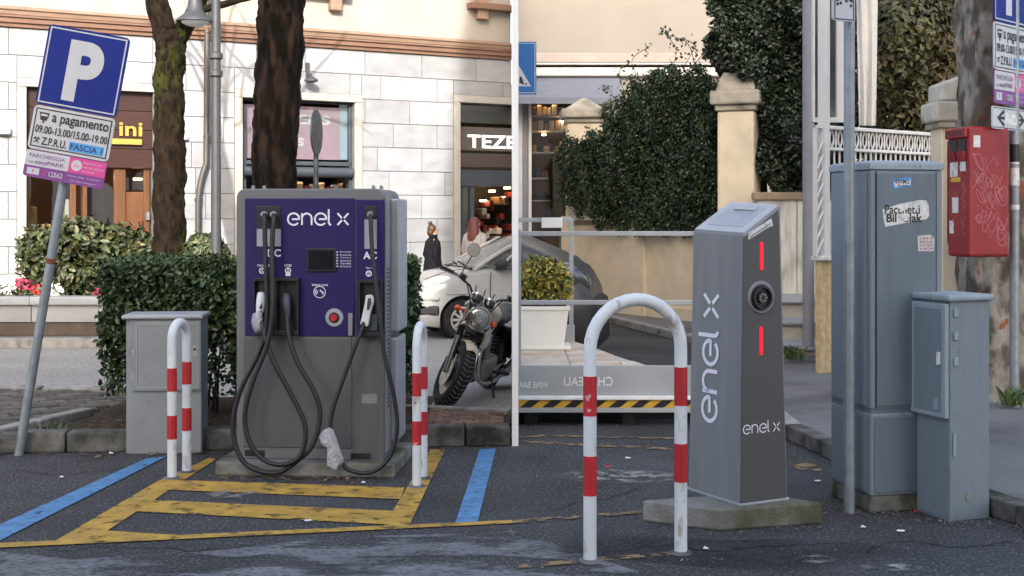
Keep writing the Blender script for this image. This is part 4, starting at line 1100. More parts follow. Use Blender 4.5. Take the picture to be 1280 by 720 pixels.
ia, ib, ik = icon(360, 338.3, 4.0); FE.pxbox(q, 356.8, 341.5, 363.2, 345, .0105, .0122); icon(327.5, 338.3, 4.0)
ca, cb = FE.ab(399.5, 365, .012); kr = 7.2 * 7.97 / F
ribbon(q, FE, [(ca + kr * math.cos(R(k * 15)), cb + kr * math.sin(R(k * 15))) for k in range(25)], .0045, .0125)
for k in range(3):
    rr_ = kr * (.2 + .2 * k); ribbon(q, FE, [(ca - kr * .15 - rr_ * math.cos(R(z)), cb + rr_ * math.sin(R(z))) for z in range(-50, 51, 20)], .004, .0125)
ribbon(q, FE, [(ca + kr * .05, cb + kr * .35), (ca + kr * .6, cb - kr * .15), (ca + kr * .55, cb - kr * .4)], .008, .0127)
part(up1, 'connector_symbols', q, MATS['logo_white'])
q = MB(); FE.pxtext(q, 'AC', 454, 314.5, 471, 324, .0125, .03); part(up2, 'lettering', q, MATS['logo_white']); q = MB(); FE.pxtext(q, 'Tipo 2', 457, 333.8, 465, 336.4, .0125, .02); part(up2, 'lettering', q, MATS['logo_white']); q = MB(); icon(461, 342, 3.9); part(up2, 'connector_symbol', q, MATS['logo_white'])
q = MB()
for cx, cy, rr_, pts in ((360, 338.3, .9, ((-1.5, .9), (1.5, .9), (0, -1.4), (-1.9, -1), (1.9, -1))), (327.5, 338.3, 1.1, ((-1.6, 0), (1.6, 0), (0, 1.9), (0, -1.9))), (461, 342, .8, ((-1.4, 1.2), (1.4, 1.2), (-1.9, -.4), (1.9, -.4), (0, -1.7), (0, .1)))):
    for px_, py_ in pts:
        a, b = FE.ab(cx + px_, cy + py_, .013); FE.disc(q, a, b, rr_ * .005, .0124, .0135, 8)
part(up1, 'icon_pin', q, MATS['charger_purple'])
# screen, button, handle
sc_ = pxp('screen', 383, 310.5, 420, 339.5, .008, .022, 'black_plastic', par=up1, bevel=.004)
pxp('display', 385.5, 313, 417, 337, .021, .0235, 'screen_black', par=up1)
a, b = FE.ab(418, 397, .01)
q = MB(); FE.disc(q, a, b, .058, .009, .018, 30, .054); part(up1, 'button_ring', q, MATS['silver_paint'], smooth=30)
q = MB(); FE.disc(q, a, b, .033, .017, .021, 24); part(up1, 'button_collar', q, MATS['black_plastic'])
q = MB(); FE.disc(q, a, b, .024, .02, .042, 24, .020); part(up1, 'stop_button', q, MATS['stop_red'], smooth=30)
pxp('door_handle', 435, 391.5, 440.5, 420, .009, .024, 'charger_edge', bevel=.003)
# cable outlets
for x0, x1, yb, ym, xs in ((321, 351, 308, 286, (330.5, 342)), (455.5, 471, 311, 274, (463,))):
    pr = up1 if x0 < 400 else up2
    pxp('outlet_plate', x0, 257.5, x1, ym, .008, .016, 'black_plastic', par=pr, bevel=.003)
    pxp('outlet_shutter', x0, ym, x1, yb, .008, .013, 'silver_paint', par=pr)
    for xx in xs:
        a, b = FE.ab(xx, 268, .016)
        q = MB(); FE.disc(q, a, b, .021, .012, .045, 14, .016); part(pr, 'cable_gland', q, MATS['silver_paint'], smooth=40)
# holsters: open black boxes with walls
def holster(x0, y0, x1, y1, par, mids=()):
    q = MB()
    FE.pxbox(q, x0, y0, x1, y1, .008, .014)
    FE.pxbox(q, x0, y0, x1, y0 + 4, .013, .055); FE.pxbox(q, x0, y1 - 6, x1, y1, .013, .060)
    FE.pxbox(q, x0, y0, x0 + 2.2, y1, .013, .052); FE.pxbox(q, x1 - 2.2, y0, x1, y1, .013, .052)
    for m in mids: FE.pxbox(q, m - 1, y0, m + 1, y1, .013, .05)
    return part(par, 'plug_holster', q, MATS['black_plastic'], bevel=.002)
holster(316, 347.5, 373, 419.5, up1, (345,)); holster(448, 350, 477, 421, up2)
pxp('holster_lip', 456, 393, 472, 414, .014, .03, 'frame_slate', par=up2, bevel=.003)
# right flank: perforated strip and a raised side box
SF = Face(FE.P(EW, 0, 0), -FE.n)          # flank: a runs back, outward normal to the right
SF.n = uE.copy()
q = MB(); SF.box(q, .02, .17, .05, EH - .05, 0, .012); sp = part(ch, 'side_panel', q, MATS['charger_edge'], bevel=.004)
for i in range(34):
    q = MB(); SF.box(q, .04, .15, .32 + i * .026, .332 + i * .026, .010, .0135); part(sp, 'vent_slit', q, MATS['black_plastic'])
q = MB(); SF.box(q, .22, .56, .78, EH - .06, 0, .06); part(ch, 'side_box', q, MATS['silver_paint'], bevel=.01)
q = MB(); SF.box(q, .22, .56, .08, .74, 0, .05); part(ch, 'side_box', q, MATS['silver_paint'], bevel=.01)
for x in (312, 326, 464, 474):
    q = MB(); a, _ = FE.ab(x, 240); q.lathe([(.012, 0), (.012, .018), (.006, .024)], Matrix.Translation(FE.P(a, EH - .002, -.08)), 10); part(ch, 'lifting_bolt', q, MATS['steel'])
# cables: photo path with stand-off from the front panel
def cable(par, pts, r, nm='cable'):
    w_ = spline([FE.hit(x, y, d) for x, y, d in pts], 6)
    return part(par, nm, MB().tube(w_, r, 10), MATS['rubber_cable'], smooth=60)
cable(ch, [(330.5, 268, .03), (330.8, 276, .07), (331.5, 310, .085), (333, 350, .10), (334, 385, .11), (332, 415, .115), (322, 445, .12), (303, 482, .13), (293, 515, .13), (292, 545, .13), (302, 574, .14), (322, 588, .15), (348, 590.5, .15), (372, 576, .145), (391, 556, .14), (400, 520, .13), (393, 490, .125), (373, 455, .115), (362, 424, .10), (359, 400, .07), (359, 392, .05)], .0150)
cable(ch, [(342, 268, .03), (342, 276, .07), (340, 310, .09), (341, 350, .12), (341, 385, .14), (338, 412, .145), (331, 440, .15), (315, 480, .16), (306, 520, .16), (312, 553, .165), (330, 575, .17), (352, 581, .17), (372, 573, .165), (381, 553, .16), (380, 527, .155), (364, 493, .15), (345, 458, .145), (334, 430, .13), (328, 405, .10), (325, 390, .07)], .0150)
cable(ch, [(463, 268, .03), (463.3, 276, .06), (465, 310, .08), (469, 350, .10), (475, 400, .12), (480, 440, .13), (487, 470, .14), (493.5, 500, .14), (496.5, 535, .14), (490, 565, .145), (475, 585, .15), (455, 591.5, .15), (438, 588, .15), (431, 583, .15), (424, 570, .15), (416, 548, .145), (413, 532, .14), (416, 512, .135), (424, 488, .13), (436, 455, .12), (446, 428, .11), (452, 412, .085), (455, 402, .05)], .0130)
# plugs
def plug(pts, rs, mat, nm, lab):
    q = MB().tube([FE.hit(x, y, d) for x, y, d in pts], rs, 12); return part(ch, nm, q, MATS[mat], label=lab, smooth=50)
plug([(326, 367, .03), (326, 374, .05), (325, 386, .06), (324, 397, .06)], [.022, .027, .026, .016], 'plug_white', 'plug', 'white connector in the left holster')
plug([(326.3, 378, .065), (325.5, 386, .075)], [.012, .012], 'black_plastic', 'plug_grip', None)
plug([(358, 369, .025), (358, 376, .05), (359, 388, .06), (359.5, 400, .06)], [.024, .028, .022, .016], 'frame_slate', 'plug', 'dark grey connector')
q = MB()
ol = [(457, 369), (463.5, 368.5), (466.5, 371), (467, 378), (463, 391), (460.5, 406), (459, 408.5), (451, 406.5), (450, 404), (453, 392), (456, 378)]
FE.pxpoly(q, ol, .03, .066); part(ch, 'plug', q, MATS['plug_white'], bevel=.006, label='slanted white connector in the right holster')
q = MB(); FE.pxpoly(q, [(460, 373), (463.5, 372.5), (464, 379), (461.5, 387), (458.5, 388), (459, 379)], .064, .069); part(ch, 'plug_grip', q, MATS['frame_slate'])
# plastic bags over loose plugs
def bag(outline_px, d, dep, lab, seed):
    g = random.Random(seed); n = len(outline_px)
    cx = sum(p[0] for p in outline_px) / n; cy = sum(p[1] for p in outline_px) / n
    rs = []
    for k, (f, dd) in enumerate(((.55, -dep), (.9, -dep * .6), (1, 0), (.92, dep * .55), (.6, dep * .9), (.2, dep))):
        rs.append([FE.hit(cx + (x - cx) * f * g.uniform(.93, 1.06), cy + (y - cy) * f * g.uniform(.95, 1.05), d + dd + g.uniform(-.006, .006)) for x, y in outline_px])
    q = MB(); q.rings(rs); b0 = FE.hit(cx, cy, d)
    return single('plastic_bag', q, MATS['plastic_film'], lab, 'bag', b0, smooth=60)
bag([(323, 388), (328, 391), (330, 398), (329, 408), (326, 416), (320, 417), (316, 411), (314, 402), (316, 393)], .075, .035, 'clear plastic bag crumpled in the left plug holster', 4)
bag([(412, 533), (417, 536), (421, 549), (427, 566), (431, 577), (428, 582), (424, 581), (421, 587), (414, 586), (409, 583), (408, 572), (409, 560), (402, 555), (399, 546), (403, 537)], .15, .035, 'clear plastic bag wrapped round the hanging cable end', 5)

# ------------------------------------------------------------------ cars (x forward, y left, z up; placed by a matrix)
M('paint_cream', (0.30, 0.30, 0.295), .32, var=.03, sc=2, bump=0, coat=.6)
M('paint_graphite', (0.062, 0.063, 0.070), .5, metal=.2, var=.04, bump=0, coat=.15)
M('bumper_black', (0.016, 0.016, 0.018), .65, var=.15, bump=.1, bsc=300)
M('tyre', (0.012, 0.012, 0.013), .8, var=.2, bump=.2, bsc=90)
M('wheel_silver', (0.42, 0.41, 0.38), .35, metal=.5, var=.06, bump=0)
M('headlamp', (0.62, 0.66, 0.68), .12, var=.15, sc=14, bump=.3, bsc=40, coat=1.0)
M('seam_dark', (0.02, 0.02, 0.02), .7, bump=0)
M('chrome', (0.60, 0.60, 0.60), .12, metal=1.0, var=.05, bump=0)
def boolean_cut(o, cutters, S):
    for cmb in cutters:
        me = bpy.data.meshes.new('cut'); me.from_pydata([tuple(v) for v in cmb.v], [], cmb.f); clean(me)
        c = bpy.data.objects.new('cut', me); COL.objects.link(c); c.parent = o.parent
        md = o.modifiers.new('b', 'BOOLEAN'); md.object = c; md.operation = 'DIFFERENCE'; md.solver = 'EXACT'
        dg = bpy.context.evaluated_depsgraph_get()
        new = bpy.data.meshes.new_from_object(o.evaluated_get(dg))
        o.modifiers.clear(); o.data = new
        bpy.data.objects.remove(c)
def station(x, zb, zt, w, crown=.03, rnd_=.07):
    pts = [(w * .90, zb), (w * .985, zb + .10), (w, zb + (zt - zb) * .45), (w * .985, zb + (zt - zb) * .72), (w * .96, zt - rnd_), (w * .90, zt - rnd_ * .35), (w * .78, zt), (w * .4, zt + crown * .8)]
    full = pts + [(0, zt + crown)] + [(-a, b) for a, b in reversed(pts)]
    return [Vector((x, a, b)) for a, b in full]
def tag_matrix(t, loc, head, s):
    rz = math.atan2(head[1], head[0])
    t.location = loc; t.rotation_euler = (0, 0, rz); t.scale = (s, s, s)
    return Matrix.Translation(loc) @ Matrix.Rotation(rz, 4, 'Z') @ Matrix.Scale(s, 4)
def lp(t, nm, mb, mat, W, clip, par=None, **k):     # local-coordinate part, clipped by a world plane
    iv = W.inverted(); c = None
    if clip: c = (iv @ clip[0], (W.to_3x3().transposed() @ clip[1]).normalized())
    o = mesh_obj(nm, mb, MATS[mat], None, clip=c, **k) if not k.pop('bool', None) else None
    o.parent = par or t
    return o
def wheel(t, x, y, r, wd, W, clip, sgn, spokes=8, disc='wheel_silver'):
    m = Matrix.Translation((x, y, r)) @ Matrix.Rotation(R(-90 * sgn), 4, 'X')
    q = MB(); q.lathe([(r * .62, -wd / 2), (r * .9, -wd / 2), (r, -wd * .32), (r, wd * .32), (r * .93, wd / 2), (r * .64, wd / 2), (r * .62, wd * .3)], m, 32)
    wh = lp(t, 'wheel', q, 'tyre', W, clip, smooth=40)
    q = MB(); q.lathe([(r * .66, wd * .25), (r * .66, wd * .5), (r * .58, wd * .52), (r * .54, wd * .40), (r * .54, wd * .25)], m, 32)
    for k in range(spokes):
        a = 2 * math.pi * k / spokes
        mm = m @ Matrix.Rotation(a, 4, 'Z')
        q.box(r * .13, r * .57, -r * .065, r * .065, wd * .36, wd * .47, mm)
    q.lathe([(r * .2, wd * .3), (r * .2, wd * .49), (r * .1, wd * .52)], m, 16)
    lp(t, 'hub_cap', q, disc, W, clip, par=wh, smooth=30)
    q = MB(); q.lathe([(r * .62, wd * .1), (r * .62, wd * .2), (r * .1, wd * .2)], m, 24); lp(t, 'brake_shadow', q, 'black_plastic', W, clip, par=wh)

# pale hatchback parked across the road; it runs on behind the partition
s = .89
hd = Vector((-.945, -.327))
fw = gp(577, 424)                     # near front wheel contact
WX = 1.16
t = thing('parked_car', 'pale silver-grey small hatchback parked across the road', 'car', Vector((0, 0, 0)))
left = Vector((-hd.y, hd.x))
o2 = Vector((fw.x, fw.y)) - (hd * WX + left * .70) * s
W = tag_matrix(t, Vector((o2.x, o2.y, 0)), hd, s)
st = [station(1.80, .30, .60, .42, .02, .05), station(1.77, .24, .70, .60, .02, .06), station(1.68, .20, .80, .70), station(1.52, .18, .905, .765), station(1.30, .17, .965, .79), station(1.0, .17, 1.01, .80), station(.80, .17, 1.04, .80), station(.3, .17, 1.02, .80, .0), station(-.5, .17, 1.03, .80, .0), station(-1.4, .18, 1.04, .79, .0), station(-1.72, .25, .98, .72, 0)]
q = MB().rings(st)
body = mesh_obj('body', q, MATS['paint_cream']); body.parent = t
arch = [MB().lathe([(.345, -.3), (.345, .3)], Matrix.Translation((x, y, .30)) @ Matrix.Rotation(R(90), 4, 'X'), 36) for x in (WX, -1.14) for y in (.75, -.75)]
boolean_cut(body, arch, s)
iv = W.inverted(); clean(body.data, 0, 38, (iv @ LX[0], (W.to_3x3().transposed() @ LX[1]).normalized()))
body.data.materials.clear(); body.data.materials.append(MATS['paint_cream'])
def cb(nm, mb, mat, par=None, **k): return lp(t, nm, mb, mat, W, LX, par, **k)
wheel(t, WX, .70, .29, .17, W, LX, 1, 10); wheel(t, WX, -.70, .29, .17, W, LX, -1, 10)
q = MB(); q.lathe([(.34, -.0), (.34, .02), (.1, .02)], Matrix.Translation((WX, .52, .3)) @ Matrix.Rotation(R(-90), 4, 'X'), 28); cb('wheel_well', q, 'black_plastic')
# roof, pillars, glass
rf = []
for x, z, w_ in ((.16, 1.485, .52), (.02, 1.52, .54), (-.5, 1.545, .555), (-1.2, 1.52, .55), (-1.45, 1.48, .53)):
    rf.append([Vector((x, yy * w_, z - (abs(yy) ** 3) * .05)) for yy in (-1, -.75, -.4, 0, .4, .75, 1)])
top_ = rf; bot_ = [[v - Vector((0, 0, .04)) for v in r] for r in rf]
q = MB(); q.rings([a + list(reversed(b)) for a, b in zip(top_, bot_)]); cb('roof', q, 'paint_cream', smooth=50)
for sg in (1, -1):
    q = MB(); q.tube(spline([(.98, .70 * sg, 1.00), (.55, .64 * sg, 1.26), (.14, .535 * sg, 1.455)], 5), [.04, .038, .036, .035, .035, .034, .033, .033, .033, .033, .033], 8); cb('windscreen_pillar', q, 'paint_cream', smooth=50)
    q = MB(); q.tube([(-.42, .775 * sg, 1.0), (-.46, .545 * sg, 1.49)], .045, 8); cb('door_pillar', q, 'bumper_black')
    q = MB(); q.hexa([Vector(p) for p in ((.86, .70 * sg, 1.03), (.86, .69 * sg, 1.03), (-.4, .765 * sg, 1.03), (-.4, .775 * sg, 1.03), (.12, .535 * sg, 1.46), (.12, .525 * sg, 1.46), (-.42, .54 * sg, 1.49), (-.42, .55 * sg, 1.49))]); cb('side_window', q, 'car_glass')
    q = MB(); q.tube(spline([(.62, .765 * sg, 1.00), (.40, .70 * sg, 1.20), (.08, .575 * sg, 1.44), (-.15, .57 * sg, 1.475), (-.45, .57 * sg, 1.49)], 5), .02, 6); cb('window_seal', q, 'paint_cream', smooth=60)
q = MB(); ws = []
for k in range(6):
    f = k / 5; x = .99 - .84 * f; z = 1.035 + .44 * f; w_ = .70 - .17 * f
    ws.append([Vector((x + .05 * (1 - yy * yy), yy * w_, z + .012 * (1 - yy * yy))) for yy in (-1, -.66, -.33, 0, .33, .66, 1)])
q.rings(ws, cap=False, closed=False); cb('windscreen', q, 'car_glass', smooth=80)
q = MB(); q.box(.86, 1.03, -.70, .70, 1.025, 1.045); cb('wiper_cowl', q, 'bumper_black', bevel=.01)
q = MB(); q.tube([(1.0, .3, 1.075), (.93, -.25, 1.10)], .012, 6); q.tube([(1.0, -.1, 1.075), (.93, -.55, 1.10)], .012, 6); cb('wiper', q, 'bumper_black')
q = MB(); q.box(-1.3, .5, -.6, .6, .35, 1.0); cb('cabin_interior', q, 'seam_dark')
for yy in (.32, -.32):
    q = MB(); q.box(-.75, -.55, yy - .22, yy + .22, .9, 1.32); cb('seat_back', q, 'frame_slate', bevel=.05)
# nose details
q = MB(); q.ball((1.50, .60, .835), .24, .155, .085, 16, Matrix.Rotation(R(-26), 4, 'Z') @ Matrix.Rotation(R(12), 4, 'Y')); hl = cb('headlight', q, 'headlamp', smooth=60)
q = MB(); q.ball((1.50, -.60, .835), .24, .155, .085, 16, Matrix.Rotation(R(26), 4, 'Z') @ Matrix.Rotation(R(12), 4, 'Y')); cb('headlight', q, 'headlamp', smooth=60)
q = MB(); q.box(1.0, 1.86, -.46, .46, .70, .745); cb('grille_slot', q, 'bumper_black', bevel=.01)
q = MB(); q.box(-.18, .16, -.04, .05, -.07, .07, Matrix.Translation((1.66, .655, .43)) @ Matrix.Rotation(R(-38), 4, 'Z')); cb('lower_grille', q, 'bumper_black', bevel=.03); q = MB(); q.box(1.3, 1.80, -.5, .5, .36, .50); cb('lower_grille', q, 'bumper_black', bevel=.03)
q = MB(); q.box(-.18, .16, -.04, .045, -.025, .025, Matrix.Translation((1.66, .665, .60)) @ Matrix.Rotation(R(-38), 4, 'Z')); cb('bumper_strip', q, 'paint_cream', bevel=.015)
q = MB(); q.box(1.2, 1.74, -.6, .6, .16, .26); cb('bumper_lip', q, 'bumper_black', bevel=.02)
q = MB(); q.ball((.62, .92, 1.10), .10, .13, .085, 14); cb('door_mirror', q, 'bumper_black', smooth=60)
q = MB(); q.tube([(.62, .74, 1.03), (.62, .86, 1.07)], .03, 8); cb('mirror_arm', q, 'bumper_black')
q = MB(); q.tube(spline([(.74, .80, .98), (.755, .806, .7), (.72, .80, .42)], 4), .006, 5); cb('door_seam', q, 'seam_dark')
q = MB(); q.tube(spline([(1.72, .60, .72), (1.42, .765, .66), (1.10, .80, .66)], 4), .004, 5); cb('bumper_seam', q, 'seam_dark')
q = MB(); q.tube(spline([(1.63, .40, .865), (1.35, .60, .985), (.95, .72, 1.045)], 4), .005, 5); cb('bonnet_seam', q, 'seam_dark')

q = MB(); q.box(-.36, -.20, .798, .826, .80, .83); cb('door_handle', q, 'paint_cream', bevel=.01)
q = MB(); q.tube(spline([(.70, .795, 1.015), (.2, .80, 1.02), (-.5, .80, 1.03)], 3), .012, 6); cb('window_trim', q, 'bumper_black')
q = MB(); q.tube(spline([(.72, .806, .50), (.1, .81, .48), (-.6, .81, .48)], 3), .016, 6); cb('side_moulding', q, 'bumper_black')
# ------------------------------------------------------------------ motorcycle leaning on its stand
M('moto_black', (0.012, 0.012, 0.014), .3, var=.1, bump=0, coat=.5)
M('moto_cream', (0.55, 0.48, 0.36), .3, var=.05, bump=0, coat=.5)
M('alloy', (0.30, 0.29, 0.27), .4, metal=.8, var=.25, sc=14)
M('lamp_lens', (0.50, 0.50, 0.47), .08, metal=.8, var=.5, sc=18, bump=.4, bsc=40, coat=1.0)
M('amber', (0.65, 0.10, 0.01), .3, bump=0)
M('leather', (0.02, 0.018, 0.016), .5, var=.2, bump=.2, bsc=80)
t = thing('motorcycle', 'black naked motorcycle with round headlamp leaning on its stand', 'motorcycle', Vector((0, 0, 0)))
S_ = .93; hd = Vector((-.24, -.971)).normalized(); lean = R(-13)
fwc = gp(557, 511); fwc.z = 0
FWX = .72
o2 = Vector((fwc.x, fwc.y)) - hd * FWX * S_
rz = math.atan2(hd.y, hd.x)
t.location = (o2.x, o2.y, .0); t.rotation_euler = (lean, 0, rz); t.rotation_mode = 'XYZ'; t.scale = (S_,) * 3
W = Matrix.Translation((o2.x, o2.y, 0)) @ Matrix.Rotation(rz, 4, 'Z') @ Matrix.Rotation(lean, 4, 'X') @ Matrix.Scale(S_, 4)
def mp_(nm, mb, mat, par=None, **k): return lp(t, nm, mb, mat, W, LX, par, **k)
rake = R(27); steer = R(33)
axis = Vector((-math.sin(rake), 0, math.cos(rake)))
head = Vector((.42, 0, .86))
ST = Matrix.Translation(head) @ Matrix.Rotation(steer, 4, axis) @ Matrix.Translation(-head)
def wheel_m(t, c, r, wd, pre, nm):
    m = pre @ Matrix.Translation(c) @ Matrix.Rotation(R(90), 4, 'X')
    q = MB(); n = 40; rs = []
    for k in range(n):
        a = 2 * math.pi * k / n; ring = []
        for j in range(12):
            b = 2 * math.pi * j / 12; rr_ = r - wd * .5 + wd * .5 * math.cos(b) * (1 if math.cos(b) > 0 else .8)
            ring.append(m @ Vector((rr_ * math.cos(a), rr_ * math.sin(a), wd * .52 * math.sin(b))))
        rs.append(ring)
    rs.append(rs[0]); q.rings(rs, cap=False); wh = mp_(nm, q, 'tyre', smooth=60)
    q = MB(); q.lathe([(r * .70, -wd * .3), (r * .76, -wd * .32), (r * .76, wd * .32), (r * .70, wd * .3)], m, 36); mp_('rim', q, 'alloy', wh, smooth=30)
    q = MB(); q.lathe([(.045, -.07), (.06, -.05), (.03, 0), (.06, .05), (.045, .07)], m, 14)
    for k in range(28):
        a = 2 * math.pi * k / 28; a2 = a + (.35 if k % 2 else -.35); sg = .05 if k % 4 < 2 else -.05
        q.tube([m @ Vector((.05 * math.cos(a2), .05 * math.sin(a2), sg)), m @ Vector((r * .71 * math.cos(a), r * .71 * math.sin(a), 0))], .0028, 4)
    mp_('spokes', q, 'alloy', wh)
    q = MB(); q.lathe([(.06, .075), (.13, .075), (.13, .082), (.06, .082)], m, 24); mp_('brake_disc', q, 'alloy', wh)
    # tread grooves
    q = MB()
    for k in range(44):
        a = 2 * math.pi * k / 44
        for sg in (1, -1):
            pts = [m @ Vector(((r + .001 - .012 * f * f) * math.cos(a + f * .10), (r + .001 - .012 * f * f) * math.sin(a + f * .10), sg * wd * .42 * f)) for f in (.1, .45, .8)]
            q.tube(pts, .004, 4)
    mp_('tread', q, 'joint_grey', wh)
    return wh
wheel_m(t, (FWX, 0, .31), .31, .14, ST, 'front_wheel')
wheel_m(t, (-.72, 0, .31), .31, .14, Matrix(), 'rear_wheel')
for sg in (1, -1):
    a = Vector((FWX, .085 * sg, .31)); b = a + axis * .78
    q = MB(); q.tube([ST @ a, ST @ (a + axis * .34)], .033, 12); q.tube([ST @ (a + axis * .3), ST @ b], .021, 12); mp_('fork_leg', q, 'moto_black' , smooth=50)
    q = MB(); 
    for k in range(7): q.lathe([(.029, 0), (.034, .008), (.029, .016)], ST @ Matrix.Translation(a + axis * (.36 + .02 * k)) @ Matrix.Rotation(-rake, 4, 'Y'), 12)
    mp_('fork_gaiter', q, 'tyre', smooth=50)
q = MB(); fr2 = []
for k in range(12):
    a = R(62 + 75 * k / 11); fr2.append([ST @ Vector((FWX + .345 * math.cos(a), yy, .31 + .345 * math.sin(a) - abs(yy) * .35)) for yy in (-.06, -.035, 0, .035, .06)])
q.rings([r + [v - Vector((0, 0, .006)) for v in reversed(r)] for r in fr2]); mp_('front_mudguard', q, 'moto_cream', smooth=60)
hp = ST @ (head + Vector((.17, 0, .02)))
hm = ST @ Matrix.Translation(head + Vector((.10, 0, -.01))) @ Matrix.Rotation(R(90), 4, 'Y')
q = MB(); q.lathe([(.03, -.09), (.075, -.06), (.10, 0), (.108, .05), (.108, .065), (.10, .068)], hm, 24); hs = mp_('headlamp_shell', q, 'moto_cream', smooth=40)
q = MB(); q.lathe([(.112, .055), (.112, .075), (.098, .08), (.098, .06)], hm, 24); mp_('headlamp_rim', q, 'chrome', hs, smooth=40)
q = MB(); q.lathe([(.098, .066), (.085, .082), (.04, .094), (.005, .097)], hm, 24); mp_('headlamp_lens', q, 'lamp_lens', hs, smooth=60)
for sg in (1, -1):
    gm = ST @ Matrix.Translation(head + Vector((.03, .065 * sg, .13))) @ Matrix.Rotation(R(-28), 4, 'Y')
    q = MB(); q.lathe([(.03, -.05), (.052, -.03), (.056, .03), (.05, .038)], gm, 18); mp_('gauge', q, 'moto_black', smooth=40)
    q = MB(); q.lathe([(.058, .02), (.058, .036), (.05, .04)], gm, 18); mp_('gauge_rim', q, 'chrome', smooth=40)
    im = head + Vector((.06, .19 * sg, -.02))
    q = MB(); q.tube([ST @ (head + Vector((.05, .08 * sg, -.02))), ST @ im], .008, 6); q.ball(ST @ im, .03, .03, .03, 10); mp_('indicator', q, 'amber', smooth=60)
    hb = [(.0, .06, .10), (-.02, .16, .20), (-.09, .30, .235), (-.20, .40, .22)]
    q = MB(); q.tube([ST @ (head + Vector((x, y * sg, z))) for x, y, z in [Vector(v) for v in hb]], .012, 10); mp_('handlebar', q, 'moto_black', smooth=50)
    q = MB(); q.tube([ST @ (head + Vector((-.12, .33 * sg, .232))), ST @ (head + Vector((-.23, .43 * sg, .215)))], .019, 10); mp_('grip', q, 'tyre', smooth=50)
    q = MB(); q.tube(spline([ST @ (head + Vector((-.05, .26 * sg, .24))), ST @ (head + Vector((.0, .33 * sg, .23))), ST @ (head + Vector((-.12, .45 * sg, .21)))], 4), .006, 6); mp_('brake_lever', q, 'alloy', smooth=50)
    q = MB(); q.box(-.03, .03, -.03, .03, -.02, .03, ST @ Matrix.Translation(head + Vector((-.05, .25 * sg, .24)))); mp_('switch_gear', q, 'black_plastic', bevel=.006)
    mb0 = ST @ (head + Vector((-.06, .27 * sg, .25))); mb1 = ST @ (head + Vector((-.02, .27 * sg, .46)))
    q = MB(); q.tube(spline([mb0, (mb0 + mb1) / 2 + Vector((.02, 0, 0)), mb1], 4), .006, 6); mp_('mirror_stem', q, 'moto_black')
    q = MB(); q.lathe([(.03, -.02), (.062, -.01), (.064, .006), (.06, .01)], Matrix.Translation(mb1 + Vector((0, 0, .05))) @ Matrix.Rotation(R(80), 4, 'Y'), 20); mp_('mirror', q, 'moto_black', smooth=40)
q = MB(); q.box(-.06, .10, -.11, .11, -.025, .02, ST @ Matrix.Translation(head + axis * .06) @ Matrix.Rotation(-rake, 4, 'Y')); q.box(-.06, .10, -.11, .11, -.02, .02, ST @ Matrix.Translation(head - axis * .16) @ Matrix.Rotation(-rake, 4, 'Y')); mp_('fork_yoke', q, 'alloy', bevel=.01)
q = MB()
for k in range(5):
    q.tube(spline([ST @ (head + Vector((-.05, (.2 - .1 * k), .22))), ST @ (head + Vector((.12 + .01 * k, .08 - .05 * k, .06))), head + Vector((-.05, .05 - .03 * k, -.12))], 5), .006, 5)
mp_('control_cables', q, 'tyre')
q = MB(); rs = []
for x, w_, h, z in ((.36, .05, .05, .86), (.28, .12, .10, .87), (.10, .15, .13, .85), (-.10, .13, .11, .81), (-.22, .07, .05, .78)):
    rs.append([Vector((x, w_ * math.cos(R(k * 22.5)), z + h * math.sin(R(k * 22.5)))) for k in range(16)])
q.rings(rs); mp_('fuel_tank', q, 'moto_cream', smooth=60)
q = MB(); rs = []
for x, w_, h, z in ((-.20, .11, .05, .78), (-.40, .14, .06, .75), (-.62, .13, .06, .77), (-.82, .09, .05, .82)):
    rs.append([Vector((x, w_ * math.cos(R(k * 30)), z + h * math.sin(R(k * 30)))) for k in range(12)])
q.rings(rs); mp_('seat', q, 'leather', smooth=60)
q = MB(); q.box(-.22, .22, -.16, .16, .22, .44); mp_('engine', q, 'alloy', bevel=.04)
for k in range(7):
    q = MB(); q.box(.0, .20, -.13, .13, .45 + .033 * k, .465 + .033 * k, Matrix.Rotation(R(8), 4, 'Y')); mp_('cylinder_fin', q, 'alloy')
q = MB(); q.box(.02, .18, -.10, .10, .44, .70, Matrix.Rotation(R(8), 4, 'Y')); mp_('cylinder', q, 'seam_dark')
for sg in (1, -1):
    q = MB(); q.tube(spline([(.16, .08 * sg, .62), (.34, .10 * sg, .50), (.32, .13 * sg, .26), (.0, .17 * sg, .19), (-.45, .19 * sg, .24)], 5), .024, 10); q.tube([(-.45, .19 * sg, .24), (-.95, .21 * sg, .36)], .045, 12); mp_('exhaust_pipe', q, 'chrome', smooth=50)
q = MB(); q.tube(spline([tuple(head - axis * .05), (.30, 0, .55), (.24, 0, .22), (-.25, 0, .20), (-.40, 0, .55), (-.75, 0, .72)], 4), .024, 8); q.tube([tuple(head), (-.3, 0, .72), (-.9, 0, .78)], .022, 8); mp_('frame', q, 'moto_black', smooth=50)
q = MB(); q.tube([(-.2, .11, .30), (-.72, .11, .31)], .025, 8); q.tube([(-.2, -.11, .30), (-.72, -.11, .31)], .025, 8); mp_('swing_arm', q, 'moto_black')
q = MB(); fr2 = []
for k in range(10):
    a = R(50 + 130 * k / 9); fr2.append([Vector((-.72 + .35 * math.cos(a), yy, .31 + .37 * math.sin(a) - abs(yy) * .3)) for yy in (-.09, 0, .09)])
q.rings([r + [v - Vector((0, 0, .006)) for v in reversed(r)] for r in fr2]); mp_('rear_mudguard', q, 'moto_black', smooth=60)
q = MB(); q.tube([(-.05, .16, .26), (.02, .27, .02)], .012, 8); mp_('side_stand', q, 'moto_black')
